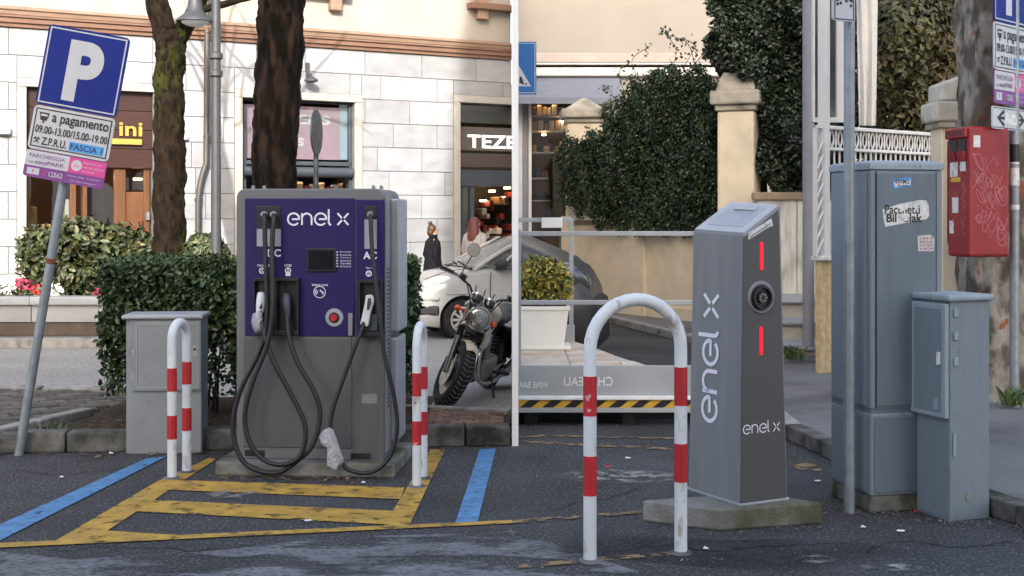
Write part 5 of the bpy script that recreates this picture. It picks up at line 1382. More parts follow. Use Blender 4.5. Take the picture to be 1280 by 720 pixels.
for sg in (1, -1):
    q = MB(); q.tube([(-.1, .15 * sg, .28), (-.1, .32 * sg, .30)], .014, 8); mp_('foot_peg', q, 'tyre')
    q = MB(); q.box(.10, .30, .13 * sg - .012, .13 * sg + .012, .60, .76, Matrix.Rotation(R(10), 4, 'Y')); mp_('side_cover', q, 'moto_cream', bevel=.01)

# ------------------------------------------------------------------ passers-by
M('skin', (0.50, 0.30, 0.21), .55, bump=0)
M('coat_black', (0.005, 0.005, 0.007), .85, var=.25, sc=12, bump=.3, bsc=60)
M('trousers_dark', (0.025, 0.027, 0.035), .8, bump=.2)
M('knit_pale', (0.36, 0.33, 0.31), .85, bump=.3, bsc=60)
M('hair_brown', (0.075, 0.034, 0.018), .5, var=.3, sc=30, bump=.4, bsc=40, stretch=(1, 1, .2))
M('hair_auburn', (0.11, 0.022, 0.016), .5, var=.3, sc=30, bump=.4, bsc=40, stretch=(1, 1, .2))
def person(lab, loc, face_dir, h, coat, hair, bun, stride=.16):
    t = thing('person', lab, 'person', loc, rz=math.atan2(face_dir[1], face_dir[0]))
    k = h / 1.66
    J = {'pel': (0, 0, .92, .13), 'sp': (0, 0, 1.12, .12), 'ch': (.0, 0, 1.30, .135), 'nk': (.01, 0, 1.42, .05), 'hd0': (.025, 0, 1.48, .06), 'hd': (.03, 0, 1.565, .085), 'hd1': (.02, 0, 1.62, .06),
         'sl': (0, .17, 1.35, .055), 'el': (-.05, .23, 1.08, .042), 'wl': (.07, .22, .86, .03), 'hl': (.11, .21, .79, .03), 'sr': (0, -.17, 1.35, .055), 'er': (-.07, -.22, 1.08, .042), 'wr': (.03, -.21, .86, .03), 'hr': (.06, -.2, .79, .03),
         'tl': (stride * .2, .09, .82, .085), 'kl': (stride * .7, .09, .48, .06), 'al': (stride, .09, .09, .04), 'fl': (stride + .14, .09, .035, .035), 'tr': (-stride * .2, -.09, .82, .085), 'kr': (-stride * .5, -.09, .48, .06), 'ar': (-stride * 1.2, -.09, .10, .04), 'fr': (-stride * 1.2 + .14, -.09, .035, .035)}
    names = list(J); E = [('pel', 'sp'), ('sp', 'ch'), ('ch', 'nk'), ('nk', 'hd0'), ('hd0', 'hd'), ('hd', 'hd1'), ('ch', 'sl'), ('sl', 'el'), ('el', 'wl'), ('wl', 'hl'), ('ch', 'sr'), ('sr', 'er'), ('er', 'wr'), ('wr', 'hr'), ('pel', 'tl'), ('tl', 'kl'), ('kl', 'al'), ('al', 'fl'), ('pel', 'tr'), ('tr', 'kr'), ('kr', 'ar'), ('ar', 'fr')]
    me = bpy.data.meshes.new('body'); me.from_pydata([Vector(J[n][:3]) * k for n in names], [(names.index(a), names.index(b)) for a, b in E], [])
    o = bpy.data.objects.new('body', me); COL.objects.link(o)
    o.modifiers.new('s', 'SKIN'); 
    for i, n in enumerate(names):
        sv = me.skin_vertices[0].data[i]; sv.radius = (J[n][3] * k, J[n][3] * k * (.8 if n in ('pel', 'sp', 'ch') else 1)); sv.use_root = (n == 'pel')
    o.modifiers.new('d', 'SUBSURF').levels = 2
    dg = bpy.context.evaluated_depsgraph_get(); new = bpy.data.meshes.new_from_object(o.evaluated_get(dg)); o.modifiers.clear(); o.data = new
    new.materials.clear(); new.materials.append(MATS['skin']); new.polygons.foreach_set('use_smooth', [True] * len(new.polygons)); o.parent = t
    def cp(nm, mb, mat):
        o_ = mesh_obj(nm, mb, MATS[mat], None, smooth=60); o_.parent = t; return o_
    E_ = lambda cx, z, rx, ry: [Vector((cx + rx * math.cos(R(a)), ry * math.sin(R(a)), z)) * k for a in range(0, 360, 20)]
    q = MB().rings([E_(0, .62, .20, .25), E_(0, .80, .18, .235), E_(0, 1.0, .155, .205), E_(0, 1.2, .155, .20), E_(0, 1.33, .135, .195), E_(.0, 1.39, .10, .13), E_(.012, 1.44, .075, .078), E_(.015, 1.47, .07, .072)])
    for sg, e_, w_ in ((1, J['el'], J['wl']), (-1, J['er'], J['wr'])):
        q.tube([Vector((0, .14 * sg, 1.355)) * k, Vector((0, .19 * sg, 1.32)) * k, Vector(e_[:3]) * k, Vector(w_[:3]) * k], [.06 * k, .068 * k, .055 * k, .045 * k], 12)
    cp('coat', q, coat)
    q = MB().rings([E_(.0, 1.385, .092, .115), E_(.008, 1.43, .085, .092), E_(.012, 1.475, .088, .09), E_(.012, 1.48, .07, .072)]); cp('collar', q, coat)
    q = MB()
    for a_, b_, c_ in (('tl', 'kl', 'al'), ('tr', 'kr', 'ar')): q.tube([Vector(J[a_][:3]) * k, Vector(J[b_][:3]) * k, Vector(J[c_][:3]) * k], [.10 * k, .075 * k, .06 * k], 12)
    cp('trousers', q, 'trousers_dark')
    q = MB()
    for a_, b_ in (('al', 'fl'), ('ar', 'fr')): p0 = Vector(J[a_][:3]) * k; p1 = Vector(J[b_][:3]) * k; q.ball((p0 + p1) / 2 - Vector((0, 0, .01)), .13 * k, .045 * k, .05 * k, 12)
    cp('shoes', q, 'tyre')
    q = MB(); q.ball(Vector((-.022, 0, 1.592)) * k, .092 * k, .09 * k, .10 * k, 18)
    if bun: q.ball(Vector((-.055, 0, 1.705)) * k, .045 * k, .045 * k, .04 * k, 12); q.ball(Vector((-.06, 0, 1.52)) * k, .06 * k, .075 * k, .08 * k, 12)
    else: q.rings([E_(-.03, 1.60, .09, .10), E_(-.05, 1.48, .085, .115), E_(-.075, 1.32, .07, .125), E_(-.10, 1.20, .05, .11), E_(-.10, 1.16, .02, .06)])
    cp('hair', q, hair)
    # face
    q = MB(); q.tube([Vector((.105, 0, 1.575)) * k, Vector((.13, 0, 1.545)) * k], [.008, .014], 6); cp('nose', q, 'skin')
    q = MB()
    for sg in (1, -1): q.ball(Vector((.107, .032 * sg, 1.575)) * k, .008, .012, .008, 8)
    cp('eyes', q, 'print_black')
    return t
p = gp(543, 392, .12); p = Vector((pz(541, 392, 20.3).x, 20.3, .12))
person('woman in a black coat with a hair bun walking past the marble wall', p, (.86, .5), 1.33, 'coat_black', 'hair_brown', True)
p = Vector((pz(594, 392, 20.6).x, 20.6, .12))
person('person with long auburn hair and a pale top heading into the dark shop doorway', p, (.55, .83), 1.44, 'knit_pale', 'hair_auburn', False)
# ================================================================== terrace side
M('pole_grey', (0.19, 0.195, 0.205), .45, var=.12, sc=3, stretch=(4, 4, .6), col3=(.15, .15, .15), sc3=30, th3=.70, bump=.1, bsc=240)
M('pole_dark', (0.066, 0.066, 0.068), .5, var=.06, sc=3, bump=.1, bsc=240)
M('pole_top', (0.38, 0.39, 0.42), .4, var=.05, bump=.05)
M('led_red', (0.9, 0.004, 0.02), .4, var=.02, bump=0, emit=.28)
M('sticker_white', (0.62, 0.62, 0.62), .5, var=.2, sc=30, bump=0, col2=(0.40, 0.42, 0.43), sc2=14, th=.6)
M('ink_grey', (0.10, 0.10, 0.11), .5, bump=0)
# ------------------------------------------------------------------ slim charging post on its plinth
zb = .114
A_ = gp(924, 633, zb); Bl = gp(860, 612, zb); Cr = gp(985, 625, zb)
uL = (A_ - Bl); uR = (Cr - A_)
Dk = Bl + uR
mb = MB()
P0 = [gp(803, 652), gp(899, 664.5), gp(1028, 655)]
bk = P0[0] + (P0[2] - P0[1]) + Vector((.06, .02, 0))
c4 = [P0[1], P0[2], bk, P0[0]]
mb.prism([Vector((p.x, p.y, 0)) for p in c4], [Vector((p.x, p.y, zb)) for p in c4])
single('post_plinth', mb, MATS['plinth_concrete'], 'mossy concrete plinth under the slim charging post', 'plinth', (P0[0] + P0[2]) / 2, bevel=.012)
post = thing('charging_post', 'slim slanted-top grey charging post with two red light bars', 'charging post', (A_ + Dk) / 2)
tA = pz(930, 293, A_.y + .012); tB = pz(866, 288, Bl.y + .0); tC = pz(976, 256, Cr.y - .022); tD = pz(913, 252, Dk.y - .01)
mb = MB().hexa([A_, Cr, Dk, Bl, tA, tC, tD, tB])
body = part(post, 'housing', mb, MATS['pole_grey'], bevel=.012, seg=3)
# base flange
mb = MB(); k4 = [A_, Cr, Dk, Bl]; cc = sum(k4, Vector()) / 4
mb.prism([cc + (p - cc) * 1.03 for p in k4], [cc + (p - cc) * 1.03 + Vector((0, 0, .014)) for p in k4]); part(post, 'base_flange', mb, MATS['silver_paint'], bevel=.003)
# faces
FL = Face(Bl, A_ - Bl, ((tB - Bl) + (tA - A_)) / 2)      # broad flank with the big logo
FR = Face(A_, Cr - A_, ((tA - A_) + (tC - Cr)) / 2)      # narrow front with socket
# dark front skin
def fpx(face, par, nm, pts, d0, d1, mat, **k):
    q = MB(); face.pxpoly(q, pts, d0, d1); return part(par, nm, q, MATS[mat], **k)
front = fpx(FR, post, 'front_panel', [(926, 630), (983.5, 623), (975, 262), (931.5, 297)], -.006, .004, 'pole_dark', bevel=.002)
# socket
sa, sb = FR.ab(952.5, 371.5, .004)
WR = (Cr - A_).length
q = MB(); FR.disc(q, sa, sb, .088, .002, .014, 32, .080); ring = part(front, 'socket_surround', q, MATS['pole_grey'], smooth=30)
q = MB(); FR.disc(q, sa - .006, sb, .068, .013, .0165, 32); part(ring, 'socket_recess', q, MATS['black_plastic'])
q = MB(); n = 28
rg = []
for d, r in ((.014, .062), (.034, .060), (.034, .050), (.016, .048)): rg.append([FR.P(sa - .006 + r * math.cos(2 * math.pi * k / n), sb + r * math.sin(2 * math.pi * k / n), d) for k in range(n)])
q.rings(rg, cap=False); part(ring, 'socket_rim', q, MATS['black_plastic'], smooth=40)
q = MB(); FR.disc(q, sa - .006, sb, .032, .014, .028, 20, .03); part(ring, 'socket_core', q, MATS['black_plastic'], smooth=40)
for k in range(7):
    q = MB(); a = 2 * math.pi * k / 7; FR.disc(q, sa - .006 + .019 * math.cos(a), sb + .019 * math.sin(a), .005, .0275, .031, 8); part(ring, 'socket_pin', q, MATS['steel'])
for x, y0, y1 in ((953.5, 302.5, 337.5), (952.5, 408, 443.5)):
    a0, b1 = FR.ab(x - 1.8, y0, .006); a1, b0 = FR.ab(x + 1.8, y1, .006)
    q = MB(); FR.rrect(q, a0, a1, b0, b1, min(.011, (a1 - a0) * .49), .003, .008); part(front, 'light_bar', q, MATS['led_red'])
x0, y0 = FR.ab(929.5, 543, .006); x1, _ = FR.ab(975, 537, .006)
logo(FR, front, x0, y0, (x1 - x0) / 5.05, .0062, 'logo_white', .13)
fpx(FR, front, 'data_sticker', [(938, 291), (937, 299.5), (968, 281.5), (966, 272.5)], .003, .005, 'sticker_white')
q = MB()
p0 = Vector(FR.ab(939, 293.5, .006)); p1 = Vector(FR.ab(965.5, 276, .006)); 
for row in range(2):
    for i in range(10):
        f0 = i / 10 + .01; c = p0 + (p1 - p0) * f0 - Vector((0, .012 + .014 * row)); e_ = c + (p1 - p0) * .07
        ribbon(q, FR, [tuple(c), tuple(e_)], .007, .0062)
part(front, 'lettering', q, MATS['ink_grey'])
# big vertical logo reading upwards
x0, y0 = FL.ab(895.0, 529, .003); _, y1 = FL.ab(897, 369, .003)
logo(FL, post, x0 + .004, y0, (y1 - y0) / 5.05, .0035, 'logo_white', .16, rot=True)
# sloping lid
ut = (tC - tA); vt = (tB - tA)
q = MB(); c4 = [tA, tC, tD, tB]; cc = sum(c4, Vector()) / 4; nn = (tC - tA).cross(tB - tA).normalized()
ins = [cc + (p - cc) * .955 for p in c4]
q.prism([p - nn * .004 for p in ins], [p + nn * .006 for p in ins]); lid = part(post, 'top_panel', q, MATS['pole_top'], bevel=.004)
ins = [cc + (p - cc) * Vector((1, 1, 1)).x * .68 + (tC - tA) * .03 for p in c4]
q = MB(); q.prism([p + nn * .004 for p in ins], [p + nn * .0075 for p in ins]); part(lid, 'display_window', q, MATS['silver_paint'], bevel=.002)
ins = [tA + ut * a + vt * b for a, b in ((.74, .30), (.82, .30), (.82, .72), (.74, .72))]
q = MB(); q.prism([p + nn * .006 for p in ins], [p + nn * .010 for p in ins]); part(lid, 'card_reader', q, MATS['pole_top'], bevel=.002)

# ------------------------------------------------------------------ hoop barrier by the slim post
p, q_ = gp(737.5, 702), gp(851, 692)
barrier(p, q_, 1.6 - (366 - 270) * 6.0 / 1600, .0305, [(470, 519.5), (569.5, 619)], [(458.5, 506.5), (554, 602)], 'red and white hoop barrier standing broadside before the slim charging post')

# ------------------------------------------------------------------ raised pavement on the right
mb = MB()
kp = [Vector((2.95, 5.0, 0)), Vector((2.60, 6.62, 0)), Vector((2.10, 8.3, 0)), Vector((1.95, 9.2, 0)), Vector((2.0, 12.0, 0)), Vector((2.35, 15.5, 0)), Vector((1.2, 20.0, 0)), Vector((14, 25, 0)), Vector((14, 5, 0))]
kin = [p.copy() for p in kp]
mb.prism([Vector((p.x + .12, p.y, 0)) for p in kp], [Vector((p.x + .12, p.y, .095)) for p in kp])
rp = struct('side_pavement', mb, MATS['pavement'], 'grey raised pavement leading back past the cabinets', 'pavement')
for i in range(6):
    a = kp[i]; b = kp[i + 1]; L_ = (b - a).length; n = max(1, int(L_ / .95))
    for k in range(n):
        p = a + (b - a) * (k / n); e = a + (b - a) * ((k + 1) / n); d = (e - p).normalized(); nn = Vector((d.y, -d.x, 0)) * .14
        q = MB(); c = [p + d * .005, p + nn + d * .005, e + nn - d * .005, e - d * .005]
        q.prism([Vector((v.x, v.y, 0)) for v in c], [Vector((v.x, v.y, .105)) for v in c]); part(rp, 'kerbstone', q, MATS['kerb_light'] if i > 2 else MATS['kerb_stone'], bevel=.012)

# ------------------------------------------------------------------ tall grey-blue cabinet, small cabinet
M('cab_blue', (0.165, 0.20, 0.235), .5, var=.10, sc=4, stretch=(4, 4, .5), col3=(.09, .09, .085), sc3=26, th3=.70, bump=.06, bsc=220, col2=(0.14, 0.175, 0.21), sc2=4, th=.62)
M('cab_blue_dark', (0.105, 0.138, 0.175), .5, var=.10, sc=4, stretch=(4, 4, .5), col3=(.09, .09, .085), sc3=26, th3=.70, bump=.06, bsc=220)
M('cab_blue_light', (0.25, 0.30, 0.345), .5, var=.10, sc=4, stretch=(4, 4, .5), col3=(.09, .09, .085), sc3=26, th3=.70, bump=.06, bsc=220)
M('concrete_rough', (0.13, 0.125, 0.11), .9, var=.3, sc=10, bump=1.0, bsc=30, col2=(0.06, 0.06, 0.045), sc2=6, th=.52)
Ac = gp(1088, 621, .09); sd_ = (gp(1038, 600, .09) - Ac); sd_.z = 0
sdn = sd_.normalized(); fr_d = Vector((sdn.y, -sdn.x, 0))
CW = .435; CD = .45; CHt = 1.79
FF = Face(Ac, fr_d); FSd = Face(Ac + sdn * CD, -sdn)
t = thing('tall_cabinet', 'tall blue-grey street cabinet plastered with old stickers', 'cabinet', Ac + fr_d * CW / 2 + sdn * CD / 2 - Vector((0, 0, .09)))
q = MB(); c4 = [Ac - fr_d * .0 , Ac + fr_d * CW, Ac + fr_d * CW + sdn * CD, Ac + sdn * CD]; cc = sum(c4, Vector()) / 4
q.prism([Vector((cc.x + (p.x - cc.x) * 1.02, cc.y + (p.y - cc.y) * 1.02, 0)) for p in c4], [Vector((cc.x + (p.x - cc.x) * .97, cc.y + (p.y - cc.y) * .97, .095)) for p in c4]); part(t, 'concrete_foot', q, MATS['concrete_rough'], bevel=.015)
SPL = FF.ab(1120, 514)[1]
def cprism(z0, z1, sc=1.0):
    q = MB(); q.prism([cc + (p - cc) * sc + Vector((0, 0, z0)) for p in c4], [cc + (p - cc) * sc + Vector((0, 0, z1)) for p in c4]); return q
part(t, 'lower_body', cprism(0, SPL - .008), MATS['cab_blue'], bevel=.012)
part(t, 'waist_gap', cprism(SPL - .01, SPL + .012, .97), MATS['cab_blue_dark'])
part(t, 'upper_body', cprism(SPL + .01, CHt - .03), MATS['cab_blue'], bevel=.012)
q = MB(); rs = []
for f, z in ((1.015, CHt - .03), (1.03, CHt - .028), (1.03, CHt), (1.0, CHt + .012), (.8, CHt + .022), (.3, CHt + .028)): rs.append([cc + (p - cc) * f + Vector((0, 0, z)) for p in c4])
q.rings(rs); part(t, 'lid', q, MATS['cab_blue_light'], bevel=.004)
q = MB(); FF.box(q, .035, CW - .045, SPL + .03, CHt - .05, .0005, .008); dr = part(t, 'door', q, MATS['cab_blue_dark'], bevel=.003)
q = MB(); FF.box(q, .028, .034, SPL + .02, CHt - .04, .0005, .003); FF.box(q, CW - .044, CW - .038, SPL + .02, CHt - .04, .0005, .003); part(t, 'door_gap', q, MATS['seam_dark'])
q = MB(); FF.box(q, .022, CW - .02, .02, SPL - .03, .0005, .006); part(t, 'lower_panel', q, MATS['cab_blue_dark'], bevel=.003)
q = MB(); FSd.box(q, .03, CD - .03, SPL + .03, CHt - .05, .0005, .006); part(t, 'side_panel', q, MATS['cab_blue'], bevel=.004)
q = MB(); FSd.box(q, .03, CD - .03, .02, SPL - .03, .0005, .006); part(t, 'side_panel', q, MATS['cab_blue'], bevel=.004)
# stickers
def sticker(pts, mat): 
    q = MB(); FF.pxpoly(q, pts, .0075, .0092); return part(dr, 'sticker', q, MATS[mat])
s1 = sticker([(1117, 225), (1116, 231), (1118, 236), (1139, 233), (1139.5, 222), (1134, 221.5)], 'sticker_blue')
q = MB(); FF.pxpoly(q, [(1118, 228), (1138, 224), (1138, 231), (1119, 234)], .0085, .0098); part(s1, 'sticker_field', q, MATS['sticker_white'])
q = MB(); FF.pxtext(q, 'DXMZ', 1119.5, 224.5, 1137.5, 229.5, .0105, .03); part(s1, 'lettering', q, MATS['print_black']); q = MB(); FF.pxtext(q, 'Sonic', 1122, 230.3, 1136, 233.2, .0105, .02); part(s1, 'lettering', q, MATS['print_black'])
s2 = sticker([(1103, 262), (1104, 272), (1107, 283.5), (1130, 279), (1158, 274), (1161.5, 270), (1161, 257), (1158, 250.5), (1148, 250), (1124, 255)], 'sticker_white')
q = MB(); FF.pxtext(q, 'Pacchetti', 1106, 256, 1150, 267.5, .0098, .02); part(s2, 'lettering', q, MATS['print_black']); q = MB()
FF.pxtext(q, 'Bil  olak', 1108, 267, 1153, 278, .0098, .03); part(s2, 'lettering', q, MATS['print_black'])
q = MB(); FF.pxpoly(q, [(1122, 258), (1128, 264), (1140, 257), (1146, 263), (1150, 254), (1144, 251), (1132, 254)], .0095, .0104); FF.pxpoly(q, [(1126, 268), (1131, 277), (1136, 275), (1132, 266)], .0095, .0104); part(s2, 'torn_patch', q, MATS['sticker_white'])
s3 = sticker([(1147, 295), (1148, 314), (1167.5, 314), (1168, 298), (1163, 293), (1155, 294)], 'goods_pale')
q = MB()
for i, tt in enumerate(('UN 4', 'BELLA', 'DA FAR', 'NOI')): FF.pxtext(q, tt, 1150, 296.5 + i * 4.3, 1166, 299.3 + i * 4.3, .0098, .01)
part(s3, 'lettering', q, MATS['sign_purple'])
# small cabinet
As = gp(1187.5, 653); Rs = gp(1237, 648); fr2 = (Rs - As).normalized(); sd2 = Vector((-fr2.y, fr2.x, 0))
W2 = (Rs - As).length; D2 = .27
t = thing('small_cabinet', 'low blue-grey metal cabinet with hinged door beside the tall one', 'cabinet', As + fr2 * W2 / 2 + sd2 * D2 / 2)
H2_ = 1.6 - (377 - 270) * As.y / 1600
G2 = Face(As, fr2); GS = Face(As + sd2 * D2, -sd2)
def bx2(a0, a1, d0, d1, z0, z1):
    q = MB(); G2.box(q, a0, a1, z0, z1, d0, d1); return q
part(t, 'body', bx2(0, W2, -D2, 0, 0, H2_), MATS['cab_blue'], bevel=.006)
part(t, 'lid', bx2(-.025, W2 + .02, -D2 - .02, .02, H2_, H2_ + .035), MATS['cab_blue_light'], bevel=.012)
zsp = GS.ab(1160, 518)[1]
q = MB(); GS.box(q, -.02, D2 - .004, zsp, H2_ - .012, .0005, .028); d2 = part(t, 'door', q, MATS['cab_blue_light'], bevel=.008)
q = MB(); GS.box(q, .015, D2 - .035, zsp + .03, H2_ - .04, .028, .031); part(d2, 'door_panel', q, MATS['cab_blue'], bevel=.003)
a, b = GS.ab(1170, 505, .03); q = MB(); GS.rrect(q, a - .018, a + .018, b - .03, b + .03, .017, .030, .035); part(d2, 'lock', q, MATS['cab_blue_light'])
a, b = GS.ab(1174, 448, .03); q = MB(); GS.rrect(q, a - .01, a + .01, b - .035, b + .035, .009, .030, .042); part(d2, 'handle', q, MATS['sticker_white'])
for y in (391, 420, 452):
    q = MB(); a, b = G2.ab(1196, y); G2.box(q, a - .022, a + .004, b - .022, b + .022, .0005, .010); part(t, 'hinge', q, MATS['cab_blue_light'], bevel=.003)
q = MB(); a, b = G2.ab(1193, 556); G2.box(q, a - .012, a + .004, b - .06, b + .06, .0005, .010); part(t, 'hinge', q, MATS['cab_blue_light'], bevel=.003)
a, b = G2.ab(1212, 621); q = MB(); G2.disc(q, a, b, .028, .0005, .004, 20); part(t, 'knockout', q, MATS['label_grey'])
q = MB(); GS.box(q, .01, D2 - .01, .02, zsp - .02, .0005, .004); part(t, 'lower_panel', q, MATS['cab_blue'], bevel=.002)

# ------------------------------------------------------------------ signpost in front of the tall cabinet with a tow-away plate
b = gp(1061.5, 641); 
t = thing('sign_post', 'galvanised post with a small tow-away plate in front of the tall cabinet', 'sign post', b)
q = MB(); q.tube([b - Vector((0, 0, .02)), b + Vector((0, 0, 1.5)), b + Vector((0, 0, 3.2))], .0295, 16); part(t, 'post', q, MATS['galvanised'], smooth=50)
TF = Face(pz(1041.5, 24, b.y - .03), Vector((1, .75, 0)))
TF = Face(pz(1041.5, 25, b.y - .12), Vector((1, .55, 0)))
q = MB(); TF.rrect(q, 0, .155, 0, .26, .015, -.014, 0); tp = part(t, 'tow_plate', q, MATS['sign_white'])
q = MB()
for x0, x1, y0, y1 in ((.008, .147, .006, .012), (.008, .147, .248, .254), (.008, .014, .006, .254), (.141, .147, .006, .254)): TF.box(q, x0, x1, y0, y1, .0005, .0015 if x1 - x0 > .1 else .002)
TF.poly(q, [(.02, .10), (.06, .115), (.06, .16), (.045, .17), (.02, .165)], .0005, .002); TF.poly(q, [(.075, .13), (.135, .10), (.14, .14), (.12, .155), (.09, .17)], .0005, .002)
for a, bb in ((.03, .088), (.052, .094), (.092, .108), (.125, .085)): TF.disc(q, a, bb, .009, .0005, .002, 12)
ribbon(q, TF, [(.06, .16), (.08, .19), (.09, .165)], .006, .002)
part(tp, 'pictogram', q, MATS['print_black'])

# ------------------------------------------------------------------ wine bar terrace: deck, fascia, rails, planter
M('deck_tile', (0.60, 0.54, 0.46), .6, var=.15, sc=5, bump=.1, bsc=40, rand=.08, col2=(0.48, 0.33, 0.19), sc2=3.5, th=.56, soft=.14)
M('deck_joint', (0.50, 0.48, 0.45), .7, var=.1)
M('fascia_grey', (0.32, 0.34, 0.35), .5, var=.1, sc=3, bump=.05)
M('fascia_white', (0.72, 0.72, 0.71), .5, var=.15, sc=8, bump=.05)
M('hazard_yellow', (0.55, 0.33, 0.03), .5, var=.1, bump=0)
M('rail_grey', (0.36, 0.38, 0.40), .45, metal=.2, var=.1)
M('planter_white', (0.75, 0.73, 0.69), .5, var=.05, bump=.05)
ZD = 9.72; zt = .45; XD = 1.62
t = thing('terrace_deck', 'raised wine bar terrace deck with tiled floor and hazard striped fascia', 'deck', Vector((.8, 10.6, 0)))
q = MB().box(.05, XD, ZD, ZD + .05, .215, zt + .012); fas = part(t, 'fascia', q, MATS['fascia_grey'], bevel=.004)
q = MB().box(.05, XD, ZD - .025, ZD + .03, .205, .235); part(t, 'fascia_lip', q, MATS['fascia_white'], bevel=.006)
q = MB().box(.05, XD, ZD - .012, ZD + .03, .108, .145); part(t, 'bottom_rail', q, MATS['fascia_grey'], bevel=.004)
q = MB().box(.05, XD, ZD - .006, ZD + .03, .146, .203); hz = part(t, 'hazard_strip', q, MATS['hazard_yellow'])
x = .06; sl_ = .07
while x + .085 + sl_ < XD:
    q = MB(); q.prism([Vector((x, ZD - .0085, .147)), Vector((x + .085, ZD - .0085, .147)), Vector((x + .085 + sl_, ZD - .0085, .202)), Vector((x + sl_, ZD - .0085, .202))], [Vector((x, ZD - .004, .147)), Vector((x + .085, ZD - .004, .147)), Vector((x + .085 + sl_, ZD - .004, .202)), Vector((x + sl_, ZD - .004, .202))])
    part(hz, 'black_stripe', q, MATS['print_black']); x += .168
DF = Face((0, ZD, 0), (1, 0, 0))
q = MB(); DF.pxtext(q, 'CHATEAU', 705, 471, 766, 482.5, .003, .0, flip=True); part(fas, 'lettering', q, MATS['fascia_white']); q = MB(); DF.pxtext(q, 'WINE BAR', 649, 477, 686, 485, .003, .0, flip=True); part(fas, 'lettering', q, MATS['fascia_white'])
# deck frame, tiles (right edge slants)
def xr(Y): return 1.06 + (.76 - 1.06) * (Y - 9.79) / (11.0 - 9.79)
YB = 11.95
q = MB(); c = [(.05, ZD + .05), (xr(ZD) , ZD + .05), (xr(YB), YB), (.05, YB)]
q.prism([Vector((x, y, .36)) for x, y in c], [Vector((x, y, zt - .012)) for x, y in c]); part(t, 'deck_frame', q, MATS['deck_joint'])
ts = .40; j = 0; Y = ZD + .055
while Y < YB:
    X = .05
    while X < xr(Y):
        Y1 = min(Y + ts, YB); xa = min(X + ts, xr(Y)); xb = min(X + ts, xr(Y1))
        if xb - X > .03:
            q = MB(); c = [(X + .007, Y + .007), (xa - .007, Y + .007), (xb - .007, Y1 - .007), (X + .007, Y1 - .007)]
            q.prism([Vector((x, y, zt - .014)) for x, y in c], [Vector((x, y, zt + rnd.uniform(-.001, .001))) for x, y in c]); part(t, 'tile', q, MATS['deck_tile'])
        X += ts
    Y += ts
for x, y in ((.15, ZD + .15), (XD - .12, ZD + .12), (.15, YB - .2), (.6, YB - .2), (.9, ZD + .15)):
    q = MB().box(x - .05, x + .05, y - .05, y + .05, 0, .36); part(t, 'support_leg', q, MATS['black_plastic'])
q = MB().box(.06, XD - .05, ZD + .35, ZD + .40, .0, .36); part(t, 'shade_skirt', q, MATS['black_plastic'])  # black panel standing in for the shade under the deck
# rails
t = thing('terrace_railing', 'grey two bar steel railing along the terrace fascia', 'railing', Vector((.8, ZD + .1, .45)))
for y in (292, 378):
    z = 1.6 - (y - 270) * (ZD + .1) / 1600
    q = MB().box(.046, XD, ZD + .09, ZD + .115, z - .018, z + .018); part(t, 'rail', q, MATS['rail_grey'], bevel=.004)
q = MB().box(XD - .05, XD - .004, ZD + .08, ZD + .125, .43, 1.50); part(t, 'post', q, MATS['rail_grey'], bevel=.004)
q = MB().box(.046, .07, ZD + .08, ZD + .125, .43, 1.50); part(t, 'post', q, MATS['rail_grey'], bevel=.004)
ZR = 11.75
t = thing('back_railing', 'light grey steel frame railing behind the terrace planter', 'railing', Vector((.3, ZR, .45)))
xp = (714 - 640) * ZR / 1600
q = MB().box(xp - .02, xp + .02, ZR - .02, ZR + .02, .44, 1.6 - 3 * ZR / 1600 - .02); part(t, 'post', q, MATS['rail_grey'], bevel=.004)
q = MB().box(xp - .055, xp + .03, ZR - .045, ZR + .045, .445, .60); part(t, 'post_shoe', q, MATS['rail_grey'], bevel=.006)
for y, x0 in ((275, .046), (337, .42)):
    z = 1.6 - (y - 270) * ZR / 1600; q = MB().box(x0, xp + .02, ZR - .018, ZR + .018, z - .02, z + .02); part(t, 'rail', q, MATS['rail_grey'], bevel=.004)
q = MB(); a = pz(677, 272, ZR - .06); b = pz(703, 285, ZR - .06); q.box(a.x, b.x, ZR - .10, ZR - .02, b.z, a.z); part(t, 'light_box', q, MATS['white_enamel'], bevel=.008)
# white plastic planter
ZB = 11.0; k = ZB / 1600
t = thing('window_box', 'white plastic trough planter standing on the terrace deck', 'planter', Vector((.25, ZB, .45)))
q = MB(); zt0 = .452
x1t, x1b = (711 - 640) * k, (705 - 640) * k
q.hexa([Vector(p) for p in ((.06, ZB, zt0 + .02), (x1b, ZB, zt0 + .02), (x1b, ZB + .24, zt0 + .02), (.06, ZB + .24, zt0 + .02), (.055, ZB - .02, .80), (x1t, ZB - .02, .80), (x1t, ZB + .26, .80), (.055, ZB + .26, .80))]); part(t, 'trough', q, MATS['planter_white'], bevel=.012)
q = MB().box(.052, x1t + .012, ZB - .035, ZB + .275, .79, .825); part(t, 'rim', q, MATS['planter_white'], bevel=.008)
q = MB().box(.052, x1t + .02, ZB - .05, ZB + .29, zt0, zt0 + .035); part(t, 'saucer', q, MATS['planter_white'], bevel=.01)
q = MB().box(.07, x1t - .02, ZB, ZB + .24, .80, .832); part(t, 'soil', q, MATS['soil'])
P0_ = []; N0_ = []
for i, (x, y, r) in enumerate(((660, 350, .13), (676, 340, .15), (692, 345, .13), (700, 355, .10), (664, 364, .14), (685, 364, .15), (703, 366, .07))):
    c = pz(x, y, ZB + .1); g = np.random.default_rng(70 + i); n = 430
    d = g.normal(size=(n, 3)); d /= np.linalg.norm(d, axis=1)[:, None]
    P0_.append(np.array(c) + d * ((1 - np.minimum(.7, g.exponential(.22, n))) * r)[:, None]); N0_.append(d)
